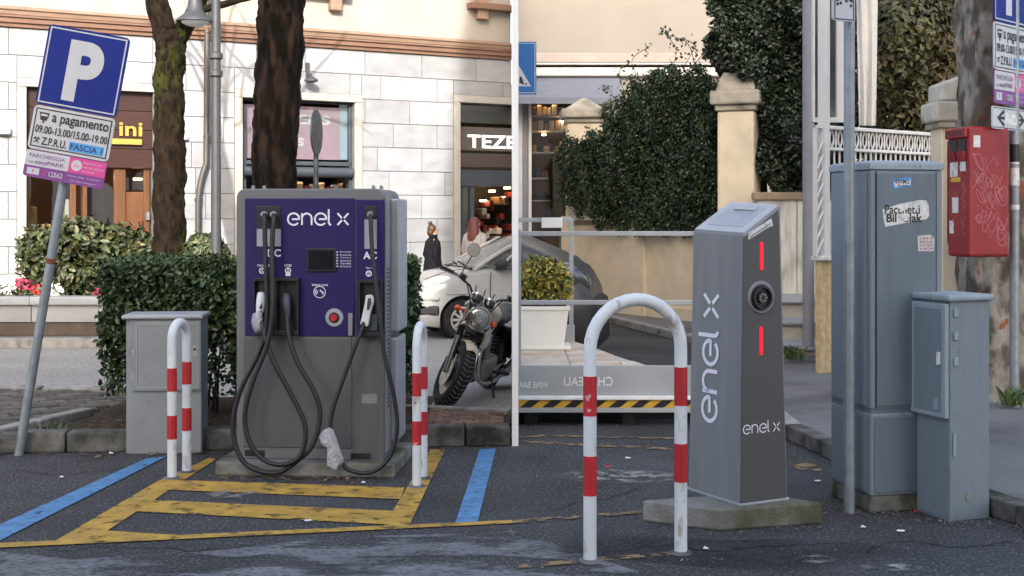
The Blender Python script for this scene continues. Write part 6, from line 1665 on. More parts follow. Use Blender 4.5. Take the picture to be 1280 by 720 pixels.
P0_ = np.concatenate(P0_); N0_ = np.concatenate(N0_); kk = (P0_[:, 0] > .06) & (P0_[:, 2] > .8)
t = thing('variegated_shrub', 'golden variegated shrub growing in the white trough planter', 'shrub', Vector((.27, ZB + .1, .83)))
leaf_obj('foliage', P0_[kk], N0_[kk], .055, MATS['leaf_gold'], t, 71, aspect=.42, droop=-.3)
q = MB()
for i in range(12):
    x = .10 + i * .03; q.tube([(x, ZB + .1, .82), (x + rnd.uniform(-.06, .06), ZB + .1 + rnd.uniform(-.06, .06), 1.12)], .006, 5)
part(t, 'stems', q, MATS['twig'])

M('dim_lens', (0.10, 0.105, 0.11), .1, metal=.4, var=.4, sc=16, bump=.3, bsc=40, coat=1.0)
# ------------------------------------------------------------------ graphite car nose beyond the terrace
t = thing('parked_car', 'dark graphite car with black plastic bumper parked behind the terrace', 'car', Vector((0, 0, 0)))
hd = Vector((.985, -.17)).normalized()
nose = pz(752, 400, 13.9)
s = 1.0
o2 = Vector((nose.x, nose.y)) - hd * 1.76
W = tag_matrix(t, Vector((o2.x, o2.y, 0)), hd, s)
def cd(nm, mb, mat, par=None, **k): return lp(t, nm, mb, mat, W, RX, par, **k)
st = [station(1.74, .50, .66, .52, .02, .05), station(1.70, .44, .84, .68, .02, .06), station(1.60, .42, 1.00, .76), station(1.42, .40, 1.14, .80), station(1.15, .40, 1.26, .81), station(.85, .36, 1.38, .81), station(.45, .3, 1.56, .78, .03, .12), station(.0, .3, 1.72, .74, .03, .12), station(-.6, .3, 1.78, .72, .03, .12), station(-1.6, .3, 1.70, .72, .03, .12)]
cd('body', MB().rings(st), 'paint_graphite', smooth=45)
st = [station(1.80, .26, .60, .50, .02, .05), station(1.775, .22, .70, .66, .02, .06), station(1.68, .20, .76, .765, .02), station(1.45, .20, .74, .825, .02), station(1.22, .20, .66, .835, .02)]
cd('bumper', MB().rings(st), 'bumper_black', smooth=45)
q = MB(); q.ball((1.535, -.67, .96), .24, .10, .13, 16, Matrix.Rotation(R(42), 4, 'Z') @ Matrix.Rotation(R(28), 4, 'Y')); cd('headlight', q, 'dim_lens', smooth=60)
q = MB(); q.ball((1.47, .66, .93), .20, .13, .14, 16, Matrix.Rotation(R(-38), 4, 'Z') @ Matrix.Rotation(R(28), 4, 'Y')); cd('headlight', q, 'dim_lens', smooth=60)
for sg in (1, -1):
    q = MB(); q.hexa([Vector(p) for p in ((.72, .80 * sg, 1.14), (.72, .815 * sg, 1.14), (-.4, .815 * sg, 1.16), (-.4, .80 * sg, 1.16), (.38, .76 * sg, 1.48), (.38, .775 * sg, 1.48), (-.4, .745 * sg, 1.62), (-.4, .73 * sg, 1.62))]); cd('side_window', q, 'screen_black')
q = MB(); q.hexa([Vector(p) for p in ((.80, -.66, 1.40), (.80, .66, 1.40), (.78, .66, 1.37), (.78, -.66, 1.37), (.06, -.60, 1.735), (.06, .60, 1.735), (.04, .60, 1.70), (.04, -.60, 1.70))]); cd('windscreen', q, 'screen_black')
wheel(t, 1.05, -.72, .30, .18, W, RX, -1, 8); wheel(t, 1.05, .72, .30, .18, W, RX, 1, 8)
q = MB(); q.tube(spline([(1.60, -.70, .80), (1.30, -.815, .82), (1.15, -.83, .62)], 4), .006, 5); cd('bumper_seam', q, 'seam_dark')

# ------------------------------------------------------------------ blue pedestrian sign bracketed to the partition
ZQ = 14.2; k = ZQ / 1600
t = thing('pedestrian_sign', 'blue crossing sign with white triangle fixed to the added white partition', 'road sign', pz(655, 85, ZQ))
QF = Face(pz(640, 118, ZQ), (1, 0, 0)); wq = 30.5 * k; hq = 66 * k
q = MB(); QF.box(q, .046, wq, 0, hq, -.015, 0); pl_ = part(t, 'plate', q, MATS['sign_blue_light'] if 'sign_blue_light' in MATS else M('sign_blue_light', (0.015, 0.12, 0.36), .4, var=.05, bump=0), bevel=.004)
q = MB(); QF.box(q, .046, wq - .012, .014, .022, .0005, .002); QF.box(q, .046, wq - .012, hq - .022, hq - .014, .0005, .002); QF.box(q, wq - .020, wq - .012, .014, hq - .014, .0005, .0025); part(pl_, 'border', q, MATS['sign_white'])
q = MB(); QF.poly(q, [(.046, 10 * k), (24 * k, 10 * k), (8 * k, 37 * k), (.046, 37 * k)], .0005, .002); tri = part(pl_, 'triangle', q, MATS['sign_white'])
q = MB(); QF.poly(q, [(9 * k, 15 * k), (12 * k, 13 * k), (15.5 * k, 12 * k), (12.5 * k, 21 * k), (9.5 * k, 23 * k)], .0015, .003); QF.box(q, 16.5 * k, 18.5 * k, 12 * k, 14.5 * k, .0015, .003); part(pl_, 'pictogram', q, MATS['print_black'])
q = MB(); QF.box(q, .044, wq * .6, hq * .3, hq * .36, -.05, -.014); QF.box(q, .044, wq * .6, hq * .7, hq * .76, -.05, -.014); part(t, 'bracket', q, MATS['galvanised'])
# ------------------------------------------------------------------ cream house with the lit shop behind the terrace
M('house_cream', (0.34, 0.315, 0.28), .85, var=.06, sc=1.2, bump=.2, bsc=60)
M('moulding_pink', (0.44, 0.38, 0.35), .8, var=.12, sc=4, bump=.15)
M('moulding_white', (0.60, 0.58, 0.57), .7, var=.08, sc=4)
M('awning_grey', (0.17, 0.19, 0.235), .8, var=.1, sc=3, bump=.2, bsc=30, stretch=(1, 4, 1))
M('pilaster_grey', (0.20, 0.20, 0.22), .6, var=.1)
M('wall_yellow', (0.74, 0.64, 0.48), .85, var=.10, sc=2.2, bump=.3, bsc=45, col2=(0.62, 0.53, 0.40), sc2=2.0, th=.60, soft=.12)
M('wall_stain', (0.28, 0.22, 0.15), .9, var=.25, sc=6)
M('stone_weathered', (0.42, 0.38, 0.31), .85, var=.2, sc=7, bump=.6, bsc=40, col2=(0.15, 0.14, 0.11), sc2=3.5, th=.60, soft=.12)
M('marble_veined', (0.52, 0.51, 0.48), .6, var=.3, sc=2.0, bump=.15, bsc=20, stretch=(3.5, 1, .8), col2=(0.33, 0.32, 0.29), sc2=3.2, th=.56, soft=.1)
ZH = 25.0
HF = Face((0, ZH, 0), (1, 0, 0))
t = thing('cream_house', 'cream plastered house with grey awning over a lit shop window', 'building', Vector((5, ZH, 0)))
def hb(nm, x0, y0, x1, y1, d0, d1, mat, **k):
    q = MB(); HF.pxbox(q, x0, y0, x1, y1, d0, d1); return part(t, nm, q, MATS[mat], clip=RX, **k)
q = MB().box(.046, 14, ZH, ZH + 5, 3.98, 12); part(t, 'wall', q, MATS['house_cream'])
q = MB().box(1.6, 14, ZH, ZH + 5, 0, 3.98); part(t, 'wall', q, MATS['house_cream'])
hb('moulding', 640, 66, 1100, 78, -.1, .12, 'moulding_pink', bevel=.02)
hb('moulding', 640, 78.5, 1100, 80.5, -.1, .16, 'moulding_white')
hb('shadow_gap', 640, 80.6, 1100, 84, -.1, .02, 'seam_dark')
hb('moulding', 640, 84, 1100, 95, -.1, .14, 'moulding_white', bevel=.03)
# awning: sloping cloth
q = MB(); a0, b0 = .05, HF.ab(700, 97)[1]; a1, b1 = 2.1, HF.ab(700, 122, .5)[1]
q.prism([Vector((.05, ZH - .05, b0)), Vector((2.1, ZH - .05, b0)), Vector((2.1, ZH - .75, b1 - .02)), Vector((.05, ZH - .75, b1 - .02))], [Vector((.05, ZH - .05, b0 - .01)), Vector((2.1, ZH - .05, b0 - .01)), Vector((2.1, ZH - .75, b1 - .14)), Vector((.05, ZH - .75, b1 - .14))]); part(t, 'awning', q, MATS['awning_grey'])
hb('pilaster', 646, 122, 653, 392, -.1, .06, 'moulding_white'); hb('pilaster', 653, 122, 660, 392, -.1, .03, 'pilaster_grey', bevel=.01)
hb('window_frame', 660.5, 122, 664.5, 392, -.1, .05, 'moulding_white', bevel=.01)
# lit shop interior: back wall, shelves, goods, lamps
q = MB().box(.05, 1.6, ZH + 1.6, ZH + 1.7, 0, 3.98); q.box(.05, 1.6, ZH, ZH + 1.6, 3.9, 3.98); q.box(1.55, 1.65, ZH, ZH + 1.7, 0, 3.98); part(t, 'shop_room', q, MATS['wood_warm'])
q = MB().box(.05, 1.6, ZH, ZH + 1.6, 0, .1); part(t, 'shop_floor', q, MATS['shop_floor'])
for y in (144, 163, 190, 222, 250):
    q = MB(); HF.pxbox(q, 662, y, 705, y + 1.6, -.9, -.5); part(t, 'shelf', q, MATS['goods_pale'])
r4 = random.Random(11)
for row, y in enumerate((144, 163, 190, 222, 250)):
    x = 664
    while x < 702:
        wd = r4.uniform(4, 9); h = r4.uniform(7, 14)
        q = MB(); HF.pxbox(q, x, y - h, x + wd, y - .1, -.85, -.55); part(t, 'display_item', q, MATS[r4.choice(['goods_pale', 'goods_tan', 'goods_pale', 'wood_warm'] if row < 2 else ['goods_tan', 'wood_dark', 'wood_warm', 'dark_void'])], bevel=.02); x += wd + 1
for x, y in ((672, 126), (690, 126), (702, 150), (680, 167)):
    q = MB(); HF.pxbox(q, x - 2.5, y, x + 2.5, y + 2, -.6, -.45); part(t, 'spot_lamp', q, MATS['lamp_warm'])
hb('window_pane', 664.5, 122, 742, 392, -.02, -.012, 'shop_glass')
# dark jacket on a stand in the window
c = HF.hit(700, 215, -.3)
m_ = thing('mannequin', 'dark jacket on a dress stand in the lit shop window', 'mannequin', Vector((c.x, c.y, .1)))
E2 = lambda z, rx, ry: [Vector((c.x + rx * math.cos(R(a)), c.y + ry * math.sin(R(a)), z)) for a in range(0, 360, 24)]
q = MB().rings([E2(1.2, .2, .14), E2(1.6, .17, .13), E2(2.0, .2, .14), E2(2.5, .24, .15), E2(2.68, .18, .11), E2(2.74, .07, .07), E2(2.86, .06, .06)]); part(m_, 'jacket', q, MATS['coat_black'], smooth=60)
q = MB(); q.tube([(c.x, c.y, .1), (c.x, c.y, 1.25)], .02, 8); q.lathe([(.2, 0), (.2, .03), (.03, .05)], Matrix.Translation((c.x, c.y, .1)), 16); part(m_, 'stand', q, MATS['steel'])

# ------------------------------------------------------------------ garden wall with pilasters, gate pillar
def wpt(Z): return Vector((2.55 - .56 * (Z - 18.3), Z, 0))
pA = wpt(21.35); pB = wpt(17.55)
GW = Face(pA, pB - pA); GL_ = (pB - pA).length
t = thing('garden_wall', 'yellowish rendered garden wall with flat pilasters under the ivy', 'wall', (pA + pB) / 2)
hw = 1.46
q = MB(); GW.box(q, 0, GL_, .0, hw, -.22, 0); part(t, 'wall_panel', q, MATS['wall_yellow'], bevel=.01)
q = MB(); GW.box(q, 0, GL_, hw, hw + .07, -.26, .03); part(t, 'coping', q, MATS['wall_stain'], bevel=.01)
for x in (801, 712):
    a = GW.ab(x, 330)[0]; wd = .16
    q = MB(); GW.box(q, a - wd, a + wd, .0, hw + .14, -.26, .07); part(t, 'pilaster', q, MATS['wall_yellow'], bevel=.01)
q = MB(); GW.box(q, .3, GL_, .05, .28, 0, .025); part(t, 'skirting', q, MATS['wall_yellow'], bevel=.01)
def pillar(lab, c, wd, h, capz, rzd, pyr):
    t = thing('gate_pillar', lab, 'pillar', Vector((c.x, c.y, 0)))
    m = Matrix.Translation((c.x, c.y, 0)) @ Matrix.Rotation(rzd, 4, 'Z')
    q = MB().box(-wd, wd, -wd, wd, 0, h, m); part(t, 'shaft', q, MATS['wall_yellow'], bevel=.03)
    q = MB().box(-wd * 1.12, wd * 1.12, -wd * 1.12, wd * 1.12, h, h + .08, m); part(t, 'necking', q, MATS['stone_weathered'], bevel=.02)
    q = MB().box(-wd * 1.35, wd * 1.35, -wd * 1.35, wd * 1.35, h + .08, h + .08 + capz * .45, m); part(t, 'cap_slab', q, MATS['stone_weathered'], bevel=.03)
    z0 = h + .08 + capz * .45; z1 = z0 + capz * .6
    b4 = [m @ Vector((a * wd * 1.1, b * wd * 1.1, z0)) for a, b in ((-1, -1), (1, -1), (1, 1), (-1, 1))]
    t4 = [m @ Vector((a * wd * pyr, b * wd * pyr, z1)) for a, b in ((-1, -1), (1, -1), (1, 1), (-1, 1))]
    q = MB().prism(b4, t4); part(t, 'cap_top', q, MATS['stone_weathered'], bevel=.02)
    return t
ZG = 17.2
c = pz(924, 200, ZG); pillar('cream gate pillar with weathered stone cap beside the ivy', c, .245, 1.6 + 130 * ZG / 1600, .42, R(-22), .75)
c = pz(730, 130, 21.6); pillar('old stone pillar cap poking above the ivy hedge', c, .30, 1.6 + 115 * 21.6 / 1600, .34, R(0), .12)

# ------------------------------------------------------------------ ivy over the wall and big ivy mass over the gate
def patch_leaves(poly_px, face, n, dep, seed, d0=0.0):
    """leaves spread over a pixel outline on a face, through a depth in front of it"""
    g = random.Random(seed); pts = []
    ab = [face.ab(x, y, d0) for x, y in poly_px]
    x0 = min(p[0] for p in ab); x1 = max(p[0] for p in ab); y0 = min(p[1] for p in ab); y1 = max(p[1] for p in ab)
    def inside(x, y):
        r = False; j = len(ab) - 1
        for i in range(len(ab)):
            xi, yi = ab[i]; xj, yj = ab[j]
            if (yi > y) != (yj > y) and x < (xj - xi) * (y - yi) / (yj - yi) + xi: r = not r
            j = i
        return r
    while len(pts) < n:
        x = g.uniform(x0, x1); y = g.uniform(y0, y1)
        if inside(x + .10 * math.sin(y * 9 + seed) + g.gauss(0, .035), y + .07 * math.sin(x * 11) + g.gauss(0, .035)):
            bump_ = .5 + .5 * (math.sin(x * 4.1 + seed) * math.sin(y * 3.7 + x) + .4 * math.sin(x * 11 + y * 7))
            d = d0 + dep * (.35 + .65 * bump_) - abs(g.gauss(0, dep * .3))
            pts.append(face.P(x, y, d))
    P = np.array([tuple(p) for p in pts]); N = np.tile(np.array(face.n) + np.array([0, 0, .35]), (n, 1))
    return P, N
def core_sheet(poly_px, face, d0, d1):
    q = MB(); cx = sum(p[0] for p in poly_px) / len(poly_px); cy = sum(p[1] for p in poly_px) / len(poly_px)
    face.pxpoly(q, [(cx + (x - cx) * .9, cy + (y - cy) * .9) for x, y in poly_px], d0, d1); return q
iv = [(702, 215), (704, 190), (720, 172), (748, 166), (770, 135), (795, 100), (815, 88), (850, 84), (880, 88), (903, 100), (903, 290), (880, 292), (860, 296), (840, 290), (815, 292), (790, 285), (762, 287), (740, 272), (718, 262), (706, 240)]
t = thing('ivy_hedge', 'dense dark green ivy clipped flat along the garden wall', 'hedge', (pA + pB) / 2 + Vector((0, 0, 1.2)))
P, N = patch_leaves(iv, GW, 34000, .22, 3, .02)
leaf_obj('foliage', P, N, .047, MATS['leaf_ivy'], t, 81, aspect=.62, tilt=.75)
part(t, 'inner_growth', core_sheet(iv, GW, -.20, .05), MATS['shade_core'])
q = MB(); P2 = []; N2 = []
for pts in ([(770, 130), (760, 108), (752, 112)], [(840, 88), (845, 62), (830, 40)], [(870, 90), (860, 55), (832, 42), (829, 35)], [(800, 100), (790, 75), (812, 58)], [(860, 88), (885, 62), (900, 50)], [(780, 115), (774, 90), (785, 80)], [(850, 90), (868, 58), (850, 48)]):
    w_ = spline([GW.hit(x, y, .1) for x, y in pts], 5); q.tube(w_, .006, 4)
    for p in w_[2:]:
        for _ in range(2): P2.append(tuple(p + Vector((rnd.gauss(0, .04), rnd.gauss(0, .04), rnd.gauss(0, .04))))); N2.append((0, -1, .3))
part(t, 'tendrils', q, MATS['twig'])
leaf_obj('tendril_leaves', np.array(P2), np.array(N2), .055, MATS['leaf_ivy'], t, 83, aspect=.6)
# big ivy mass above the gate and behind the veranda
BF = Face((2.4, 17.9, 0), (1, -.08, 0))
iv2 = [(888, 30), (893, 8), (905, -14), (1040, -20), (1060, 60), (1060, 240), (1010, 243), (985, 240), (958, 236), (944, 222), (940, 180), (944, 140), (935, 104), (915, 92), (898, 86), (890, 70), (880, 48)]
t = thing('ivy_mass', 'towering dark ivy mass hanging over the gate pillar', 'ivy', BF.hit(980, 250) - Vector((0, 0, 1)))
P, N = patch_leaves(iv2, BF, 26000, .55, 5, .45)
leaf_obj('foliage', P, N, .068, MATS['leaf_dark'], t, 91, aspect=.62, tilt=.8)
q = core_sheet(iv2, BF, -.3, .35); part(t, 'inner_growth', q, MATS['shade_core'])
q = MB()
for x in (950, 975, 1000): q.tube(spline([BF.hit(x, 440, -.1), BF.hit(x + 8, 330, -.1), BF.hit(x, 150, .1)], 4), .05, 7)
part(t, 'trunk', q, MATS['bark'])

# ------------------------------------------------------------------ veined marble slab wall and steps
ZM = 16.6
MF = Face((pz(945, 300, ZM).x, ZM, 0), (1, -.12, 0))
t = thing('marble_screen_wall', 'streaky veined marble slab wall below the ivy', 'wall', MF.P(.4, 0))
q = MB()
a1 = MF.ab(1100, 300)[0]; bz = MF.ab(980, 250)[1]
for i in range(3):
    q = MB(); MF.box(q, a1 * i / 3 + .004, a1 * (i + 1) / 3 - .004, .08, bz, -.1, 0); part(t, 'marble_slab', q, MATS['marble_veined'])
q = MB(); MF.box(q, -.05, a1, bz, bz + .10, -.14, .05); part(t, 'coping', q, MATS['wall_stain'], bevel=.015)
t = thing('veranda_steps', 'pale worn marble steps and ledge under the veranda post', 'steps', Vector((3.3, 14.2, .09)))
for i, (y, z) in enumerate(((13.72, .22), (14.35, .42), (14.95, .62))):
    q = MB().box(2.62, 4.6, y, y + 1.6 - .2 * i, .09, z - .035); part(t, 'riser', q, MATS['stone_weathered'])
    q = MB().box(2.58, 4.62, y - .05, y + 1.6 - .2 * i, z - .035, z); part(t, 'tread', q, MATS['marble'], bevel=.008)

# ------------------------------------------------------------------ veranda: post, white frame, lattice, balustrade, curtains
M('veranda_grey', (0.27, 0.27, 0.30), .5, var=.08, sc=4, bump=.05)
M('veranda_white', (0.62, 0.61, 0.60), .5, var=.06, sc=5, bump=.05)
M('curtain', (0.62, 0.61, 0.58), .9, var=.08, sc=4, bump=.2, bsc=50)
M('stucco_yellow', (0.55, 0.42, 0.24), .95, var=.25, sc=18, bump=1.0, bsc=55)
t = thing('veranda', 'white framed garden veranda with balustrade, lattice and curtains', 'veranda', Vector((3.2, 12.9, .1)))
b = gp(1010.5, 437, .22)
q = MB(); q.tube([Vector((b.x, b.y, .2)), Vector((b.x, b.y, 5.2))], .06, 16); part(t, 'post', q, MATS['veranda_grey'], smooth=50, label='grey round steel post')
q = MB(); q.lathe([(.10, 0), (.10, .02), (.065, .03)], Matrix.Translation((b.x, b.y, .22)), 16); part(t, 'post_foot', q, MATS['veranda_grey'])
VA = pz(1034, 300, 12.3); VB = pz(1180, 300, 13.5)
VF = Face(Vector((VA.x, VA.y, 0)), Vector((VB.x - VA.x, VB.y - VA.y, 0))); VL = (Vector((VB.x, VB.y, 0)) - Vector((VA.x, VA.y, 0))).length
VG = Face(Vector((b.x - .0, b.y - .1, 0)), Vector((VA.x - b.x, VA.y - b.y + .1, 0))); VGL = (Vector((VA.x - b.x, VA.y - b.y + .1, 0))).length
def vb(face, nm, a0, a1, b0, b1, d0, d1, mat, **k):
    q = MB(); face.box(q, a0, a1, b0, b1, d0, d1); return part(t, nm, q, MATS[mat], **k)
zl = 1.22
vb(VF, 'low_wall', 0, VL + .3, .08, zl - .05, -.08, 0, 'stucco_yellow'); vb(VF, 'low_wall', -.10, -.002, .08, zl - .05, -.06, -.004, 'stucco_yellow')
vb(VF, 'ledge', -.06, VL + .3, zl - .048, zl, -.11, .05, 'veranda_white', bevel=.01); vb(VF, 'ledge', -.14, -.062, zl - .047, zl - .002, -.09, .045, 'veranda_white', bevel=.01)
zt_ = VF.ab(1037, 157)[1]; zm = VF.ab(1037, 184)[1]
vb(VF, 'corner_post', -.045, .03, zl, zt_ + 3.0, -.08, .012, 'veranda_white', bevel=.006)
vb(VF, 'top_rail', .03, VL + .3, zt_ - .035, zt_, -.06, .02, 'veranda_white', bevel=.006)
vb(VF, 'mid_rail', .03, VL + .3, zm - .03, zm, -.05, .012, 'veranda_white', bevel=.006)
n = 17; stp = (VL + .25) / n
bm_ = MB()
for sg in (1, -1):
    pts = [(0 + sg * .030 * math.sin(math.pi * k / 8), (zt_ - .035 - zm) * k / 8) for k in range(9)]
    bm_.tube([Vector((x, 0, z)) for x, z in pts], .009, 6)
bm_.lathe([(.006, 0), (.014, (zt_ - zm) * .2), (.006, (zt_ - zm) * .5), (.014, (zt_ - zm) * .75), (.006, zt_ - zm - .04)], Matrix.Translation((stp * .5, 0, 0)), 8)
me_b = bpy.data.meshes.new('baluster'); me_b.from_pydata([tuple(v) for v in bm_.v], [], bm_.f); clean(me_b, 0, 60); me_b.materials.append(MATS['veranda_white'])
fm = Matrix(((VF.u.x, -VF.n.x, 0, 0), (VF.u.y, -VF.n.y, 0, 0), (0, 0, 1, 0), (0, 0, 0, 1)))
for i in range(n):
    p = VF.P(.03 + stp * (i + .5), zm, -.02); piece(t, 'baluster', me_b, Matrix.Translation(p) @ fm)
for i in range(26):
    a = .05 + i * (VL + .2) / 26; q = MB(); q.tube([VF.P(a, zl, -.02), VF.P(a, zm - .02, -.02)], .010, 6); part(t, 'bar', q, MATS['veranda_white'])
# lattice beside the corner post
VG = Face(VF.P(-.135, 0, -.02), VF.u); LWD = .092
for i in range(-2, 14):
    for sg in (1, -1):
        z0 = zl + .02 + i * .135; z1 = z0 + sg * .135
        if min(z0, z1) < zl - .02 or max(z0, z1) > zt_ - .02: continue
        q = MB(); q.tube([VG.P(0, z0, .006 * sg), VG.P(LWD, z1, .006 * sg)], .011, 4); part(t, 'lattice_strip', q, MATS['veranda_white'])
vb(VG, 'lattice_post', -.02, 0, zl - .01, zt_, -.03, .012, 'veranda_white'); vb(VG, 'lattice_rail', -.02, LWD, zt_ - .03, zt_ + .0, -.03, .01, 'veranda_white')
# glazed frame
ZV = 12.55
GF = Face(pz(1016, 153, ZV), (1, .06, 0))
kv = ZV / 1600
gw = 40 * kv; ghh = 3.2
for a0, a1, b0, b1 in ((0, .024, 0, ghh), (gw - .075, gw, 0, ghh), (0, gw, 0, .05)):
    q = MB(); GF.box(q, a0, a1, b0, b1, -.05, 0 if a1 - a0 < .2 else .004); part(t, 'window_frame', q, MATS['veranda_white'], bevel=.005)
q = MB(); GF.box(q, .024, gw - .075, .05, ghh, -.03, -.024); part(t, 'glass_pane', q, MATS['veranda_glass'] if 'veranda_glass' in MATS else glass('veranda_glass', (.70, .80, .76), .12, .40))
# curtains: pleated strips
def curtain(xt0, xt1, xb0, xb1, y0, y1, Z, lab):
    q = MB(); rs = []
    nseg = 12; npl = 16
    for k in range(nseg + 1):
        f = k / nseg; y = y0 + (y1 - y0) * f
        xa = xt0 + (xb0 - xt0) * f; xb = xt1 + (xb1 - xt1) * f
        rs.append([pz(xa + (xb - xa) * j / npl, y, Z + .035 * math.sin(j * .9 + f) + .02 * math.sin(f * 5 + j)) for j in range(npl + 1)])
    back = [[v + Vector((0, .012, 0)) for v in reversed(r)] for r in rs]
    q.rings([a + b for a, b in zip(rs, back)]); part(t, 'curtain', q, MATS['curtain'], smooth=60, label=lab)
curtain(1068, 1099, 1074, 1095, -140, 157, 13.1, 'pleated white curtain drawn beside the glazed frame')
curtain(1190, 1213, 1203, 1214, -140, 88, 12.6, 'white curtain gathered beside the peeling pier')
q = MB(); p0 = pz(1000, -60, 12.6); p1 = pz(1230, -60, 12.6); q.box(p0.x, p1.x, 12.5, 12.62, p0.z + .6, p0.z + .75); part(t, 'roof_beam', q, MATS['veranda_white'])

# ------------------------------------------------------------------ olive garden tree and dark trees behind
def crown_tree(lab, base, tr_r, h0, lobes, n, L, mat, seed, group=None):
    t = thing('garden_tree', lab, 'tree', Vector(base), group)
    q = MB(); c0 = Vector(lobes[0][0])
    limb(q, [Vector(base) - Vector((0, 0, .05)), Vector((base[0] + .05, base[1], h0 * .6)), Vector((c0.x, c0.y, h0))], [tr_r, tr_r * .8, tr_r * .6], seed); part(t, 'trunk', q, MATS['bark'], smooth=60)
    q = MB(); PP = []; NN = []
    for i, (c, r) in enumerate(lobes):
        q.tube(spline([Vector((c0.x, c0.y, h0 * .8)), (Vector(c) + Vector((c0.x, c0.y, h0))) / 2, Vector(c)], 4), [tr_r * .4 * (1 - k / 9) for k in range(9)], 6)
        g = np.random.default_rng(seed + i); m = n // len(lobes)
        d = g.normal(size=(m, 3)); d /= np.linalg.norm(d, axis=1)[:, None]
        rad = (1 - np.minimum(.8, g.exponential(.25, m))) * (1 + .25 * lump(d * 2.2, 1.6, i + seed))
        PP.append(np.array(c) + d * rad[:, None] * r); NN.append(d)
    part(t, 'limbs', q, MATS['bark'])
    leaf_obj('crown', np.concatenate(PP), np.concatenate(NN), L, MATS[mat], t, seed, aspect=.5)
    return t
lb = []
for x, y, r, Z in ((1130, 40, .55, 14.8), (1165, 30, .6, 15.2), (1110, 90, .5, 14.8), (1150, 95, .6, 14.9), (1185, 90, .5, 15.2), (1125, 140, .5, 15.0), (1165, 140, .5, 15.0), (1195, 130, .4, 15.2), (1140, -20, .6, 15.3), (1105, 20, .4, 15.2)): lb.append((tuple(pz(x, y, Z)), r))
crown_tree('olive brown leafy tree growing behind the white balustrade', (4.7, 15.2, .09), .10, 2.0, lb, 13000, .085, 'leaf_olive', 101)
lb = []
for x, y, r in ((1090, 20, 1.0), (1130, -10, 1.0), (1180, 30, 1.0), (1220, 60, 1.0), (1100, 100, 1.0), (1160, 120, 1.1), (1210, 150, 1.0), (1260, 60, 1.1), (1300, 120, 1.1), (1270, -20, 1.1), (1080, 180, .9), (1150, 200, 1.0), (1240, 220, 1.0), (1300, 230, 1.0)): lb.append((tuple(pz(x, y, 17.4)), r))
crown_tree('dark evergreen tree filling the garden behind the olive tree', (6.0, 17.6, .09), .16, 2.4, lb, 16000, .12, 'leaf_dark', 131)

# ------------------------------------------------------------------ stone-capped pillar, peeling pier, letter box, sign post
M('stone_pale', (0.52, 0.49, 0.44), .85, var=.2, sc=7, bump=.7, bsc=30, col2=(0.20, 0.18, 0.15), sc2=5, th=.64, soft=.08)
M('pier_peeling', (0.27, 0.25, 0.22), .9, var=.4, sc=12, bump=1.0, bsc=22, col2=(0.10, 0.085, 0.072), sc2=7, th=.50, soft=.06, col3=(0.22, 0.085, 0.05), sc3=11, th3=.64, stretch=(1, 1, .6))
ZC = 10.9; k = ZC / 1600
t = thing('stone_capped_pillar', 'yellow rendered pillar with two rough stone blocks on top', 'pillar', Vector((pz(1195, 300, ZC).x, ZC + .15, .1)))
x0, x1 = pz(1177, 0, ZC).x, pz(1216, 0, ZC).x
q = MB().box(x0, x1, ZC, ZC + .3, .08, 1.6 + 112 * k); part(t, 'shaft', q, MATS['wall_yellow'], bevel=.015)
q = MB().box(pz(1172, 0, ZC).x, x1 + .02, ZC - .04, ZC + .34, 1.6 + 110 * k, 1.6 + 118 * k); part(t, 'necking', q, MATS['stone_weathered'], bevel=.012)
x0, x1 = pz(1167, 0, ZC).x, pz(1217, 0, ZC).x
q = MB().box(x0, x1, ZC - .06, ZC + .36, 1.6 + 118 * k, 1.6 + 143 * k); part(t, 'stone_block', q, MATS['stone_pale'], bevel=.02)
x0 = pz(1175, 0, ZC).x
q = MB(); zb_ = 1.6 + 143.5 * k; zl_ = 1.6 + 166 * k; zr_ = 1.6 + 182 * k; x1 += .02
q.hexa([Vector(p) for p in ((x0, ZC - .03, zb_), (x1, ZC - .03, zb_), (x1, ZC + .33, zb_), (x0, ZC + .33, zb_), (x0, ZC - .03, zl_), (x1, ZC - .03, zr_), (x1, ZC + .33, zr_), (x0, ZC + .33, zl_))]); part(t, 'stone_block', q, MATS['stone_pale'], bevel=.025)
t = thing('peeling_pier', 'tall old masonry pier with peeling plaster behind the red letter box', 'pier', Vector((4.0, 10.6, .1)))
q = MB(); rs = []
nz = 40
for i in range(nz + 1):
    z = .08 + 4.6 * i / nz; ring = []
    for j in range(28):
        f = j / 28 * 4; s_ = int(f); u = f - s_
        cx, cy = [(-1 + 2 * u, -1), (1, -1 + 2 * u), (1 - 2 * u, 1), (-1, 1 - 2 * u)][s_]
        nzv = .018 * math.sin(z * 7 + j * 1.7) + .014 * math.sin(z * 17 + j * 3.1) + .012 * rnd.uniform(-1, 1)
        flare = 1 + .12 * max(0, (0.9 - z))
        ring.append(Vector((4.08 + cx * (.31 + nzv) * flare, 10.62 + cy * (.26 + nzv) * flare, z)))
    rs.append(ring)
q.rings(rs); part(t, 'masonry', q, MATS['pier_peeling'], smooth=45)
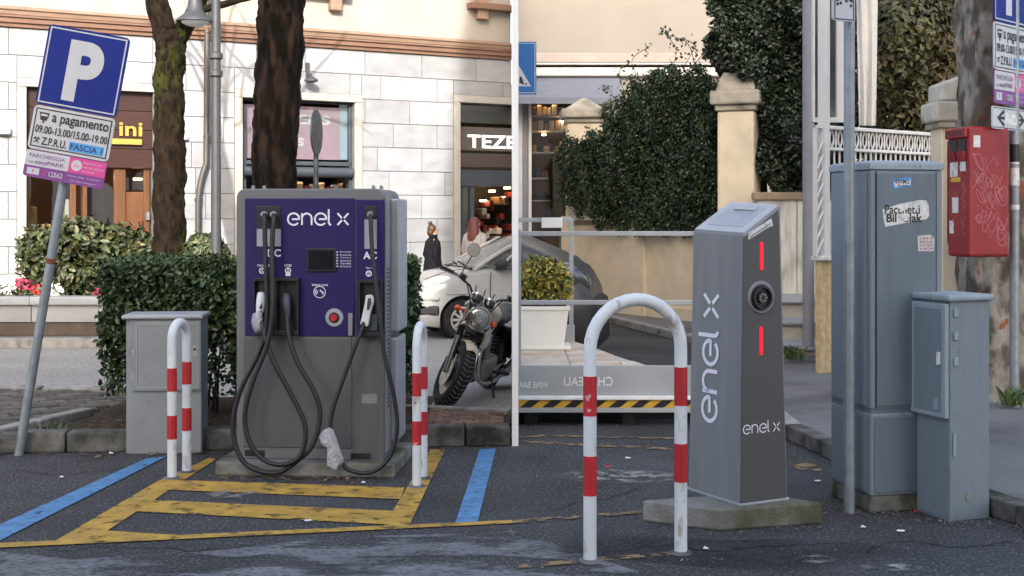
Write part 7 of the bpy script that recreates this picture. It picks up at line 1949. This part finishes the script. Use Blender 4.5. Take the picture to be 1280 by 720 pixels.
# letter box: two faces seen, near corner at x=1212
M('post_red', (0.24, 0.012, 0.016), .45, var=.12, sc=5, bump=.05, col2=(0.17, 0.010, 0.014), sc2=3, th=.6)
M('scribble', (0.45, 0.16, 0.17), .6, bump=0)
Zc = 9.72
cA = pz(1212, 300, Zc); cL = pz(1184, 300, Zc + .33); cR = pz(1262, 300, Zc + .20)
zt1 = 1.6 + 113 * Zc / 1600; zb1 = 1.6 - 52 * Zc / 1600
ul = (cA - cL); ur = (cR - cA); ul.z = ur.z = 0
LF = Face(Vector((cL.x, cL.y, zb1)), ul); RF = Face(Vector((cA.x, cA.y, zb1)), ur); HB = zt1 - zb1; LW = ul.length; RW = ur.length
t = thing('letter_box', 'red wall letter box covered in scratches and stickers', 'letter box', Vector((cA.x + .15, cA.y + .2, zb1)))
p4 = [Vector((cA.x, cA.y, 0)), Vector((cR.x, cR.y, 0)), Vector((cR.x - ul.x, cR.y - ul.y, 0)), Vector((cL.x, cL.y, 0))]
zz = lambda p, z: Vector((p.x, p.y, z))
q = MB().prism([zz(p, zb1) for p in p4], [zz(p, zt1) for p in p4]); part(t, 'box', q, MATS['post_red'], bevel=.025, seg=3)
q = MB(); LF.box(q, .02, LW - .02, HB - .09, HB - .01, .0, .035); hood = part(t, 'hood', q, MATS['post_red'], bevel=.012)
q = MB(); LF.text(q, 'POSTE', .05, LW - .05, HB - .07, HB - .03, .0365, .02); part(hood, 'lettering', q, MATS['print_black'])
for a0, a1 in ((.05, LW * .46), (LW * .54, LW - .05)):
    q = MB(); LF.box(q, a0, a1, HB - .20, HB - .10, .0005, .006); part(t, 'letter_slot', q, MATS['black_plastic'])
    q = MB(); q.hexa([LF.P(a0, HB - .27, .0), LF.P(a1, HB - .27, .0), LF.P(a1, HB - .265, .012), LF.P(a0, HB - .265, .012), LF.P(a0, HB - .19, .0), LF.P(a1, HB - .19, .0), LF.P(a1, HB - .19, .03), LF.P(a0, HB - .19, .03)]); part(t, 'slot_lip', q, MATS['post_red'])
for a0, a1, b0, b1, m in ((.05, .16, .62, .74, 'sticker_white'), (.06, .20, .58, .615, 'hazard_yellow'), (.20, .28, .66, .78, 'sticker_white'), (.05, .12, .76, .80, 'sticker_white'), (.08, .17, .34, .46, 'sticker_white'), (.04, .10, .18, .28, 'sticker_white')):
    q = MB(); LF.box(q, a0, min(a1, LW - .01), b0, b1, .0005, .003); part(t, 'sticker', q, MATS[m])
q = MB(); RF.box(q, .04, .11, .84, .93, .0005, .003); part(t, 'sticker', q, MATS['sticker_white'])
q = MB(); r5 = random.Random(8)
for i in range(34):
    x = r5.uniform(.06, RW - .08); y = r5.uniform(.15, HB - .25); s_ = r5.uniform(.03, .08); ph = r5.uniform(0, 6)
    pts = [(x + s_ * (math.sin(ph + k * .9) + .25 * k / 3), y + s_ * math.cos(ph * 2 + k * 1.3)) for k in range(9)]
    pts = [(p.x, p.y) for p in spline([(a, b, 0) for a, b in pts], 3)]
    pts = [p for p in pts if .02 < p[0] < RW - .02 and .05 < p[1] < HB - .05]
    if len(pts) > 3: ribbon(q, RF, pts, r5.choice((.002, .003, .005)), .002)
for i in range(16):
    x = r5.uniform(.05, LW - .05); y = r5.uniform(.05, HB - .35); pts = [(min(LW - .02, max(.02, x + .03 * math.sin(k * 1.3 + i))), y + .02 * k) for k in range(5)]
    ribbon(q, LF, pts, .0045, .002)
part(t, 'graffiti', q, MATS['scribble'], kind='stuff')
q = MB(); q.hexa([zz(p4[2], zb1 + .1), zz(p4[3], zb1 + .1), zz(p4[3], zb1 + .1) + Vector((.15, .25, 0)), zz(p4[2], zb1 + .1) + Vector((.0, .3, 0)), zz(p4[2], zt1 - .1), zz(p4[3], zt1 - .1), zz(p4[3], zt1 - .1) + Vector((.15, .25, 0)), zz(p4[2], zt1 - .1) + Vector((.0, .3, 0))]); part(t, 'wall_bracket', q, MATS['post_red'])
# signs beside it
b = gp(1268, 508, .1)
t = thing('parking_sign', 'blue parking sign with fee, payment and arrow plates beside the letter box', 'parking sign', b)
q = MB(); q.tube([b - Vector((0, 0, .03)), b + Vector((0, 0, 1.6)), b + Vector((0, 0, 3.6))], .036, 14); part(t, 'post', q, MATS['galvanised'], smooth=50)
for y, h in ((232, 22), (205, 5), (262, 6)):
    z = 1.6 - (y - 270) * b.y / 1600; q = MB(); q.tube([Vector((b.x, b.y, z)), Vector((b.x, b.y, z + h * b.y / 1600))], .0375, 14); part(t, 'sticker_band', q, MATS['sticker_white'], smooth=50)
q = MB(); z = 1.6 - (190 - 270) * b.y / 1600; q.tube([Vector((b.x, b.y, z - .08)), Vector((b.x, b.y, z + .06))], .0376, 14); part(t, 'sticker_band', q, MATS['print_black'], smooth=50)
RS = Face(pz(1243, 27, b.y - .31), (1, 1, 0))
RS0 = RS
W3 = .66
k3 = (b.y) / 1600
parking_signs(t, RS, W3, .60, 58 * k3, 40 * k3, 0.0, .60 + 2 * k3)
q = MB(); bt = RS.ab(1240, 132)[1]; bb = RS.ab(1240, 160)[1]; RS.rrect(q, -.03, .62, bb, bt, .02, -.012, 0); ap = part(t, 'arrow_plate', q, MATS['sign_white'])
q = MB(); cy = (bb + bt) / 2; hh = (bt - bb) * .33
for sg, ax in ((-1, .06), (1, .53)):
    ribbon(q, RS, [(ax - sg * .11, cy + hh), (ax, cy), (ax - sg * .11, cy - hh)], .03, .002)
ribbon(q, RS, [(.08, cy), (.51, cy)], .022, .0024)
for x0, x1, y0, y1 in ((-.02, .61, bb + .008, bb + .014), (-.02, .61, bt - .014, bt - .008)): RS.box(q, x0, x1, y0, y1, .0005, .0015)
part(ap, 'arrow', q, MATS['print_black'])
q = MB(); RS.poly(q, [(.17, cy - .04), (.40, cy - .045), (.42, cy + .03), (.19, cy + .045)], .002, .0035); part(ap, 'sticker', q, MATS['sticker_white'])
q = MB(); RS.box(q, .25, .45, -.1, -.06, -.09, -.0125); RS.box(q, .25, .45, .3, .34, -.09, -.0125); RS.box(q, .25, .45, cy - .02, cy + .02, -.09, -.0125); part(t, 'clamp', q, MATS['galvanised'])

# ------------------------------------------------------------------ fallen leaves and grit gathered along kerbs and bases
M('dead_leaf', (0.12, 0.07, 0.03), .8, var=.3, island=.6, bump=0)
M('grit', (0.16, 0.15, 0.14), .9, island=.6, bump=0)
def scatter(name, lab, spots, n, size, mat, seed):
    g = random.Random(seed); q = MB()
    for i in range(n):
        x0, y0, x1, y1, z, sp = g.choice(spots); f = g.random()
        c = Vector((x0 + (x1 - x0) * f + g.gauss(0, sp), y0 + (y1 - y0) * f - abs(g.gauss(0, sp)), z + .012 + g.uniform(0, .006)))
        a = g.uniform(0, 6.28); s_ = size * g.uniform(.5, 1.3); u = Vector((math.cos(a), math.sin(a), g.uniform(-.2, .4))) * s_; v = Vector((-math.sin(a), math.cos(a), g.uniform(-.2, .4))) * s_ * .55
        q.raw([c - u, c + v, c + u, c - v], [(0, 1, 2), (0, 2, 3)])
    return single(name, q, MATS[mat], lab, 'debris', Vector((0, 8, 0)), kind='stuff', docl=False)
scatter('fallen_leaves', 'dry brown leaves fallen on the soil and along the kerb', [(-3.1, 8.57, -.1, 8.85, 0, .10), (-2.9, 9.15, -1.9, 9.15, .135, .18), (-1.9, 9.05, -.8, 9.1, .135, .12), (-5.5, 8.6, -3.1, 8.57, 0, .1), (-1.8, 7.85, -.8, 7.8, 0, .08)], 420, .022, 'dead_leaf', 3)
scatter('loose_grit', 'loose grit and crumbs gathered round the cabinets and plinth', [(1.75, 7.0, 2.2, 6.85, 0, .14), (2.1, 6.75, 2.6, 6.6, 0, .08), (.75, 6.6, 1.65, 6.55, 0, .10), (1.95, 9.0, 2.5, 6.9, 0, .10), (.3, 6.0, 2.8, 6.2, 0, .3), (-3.0, 6.9, -.2, 6.6, 0, .5)], 900, .008, 'grit', 4)
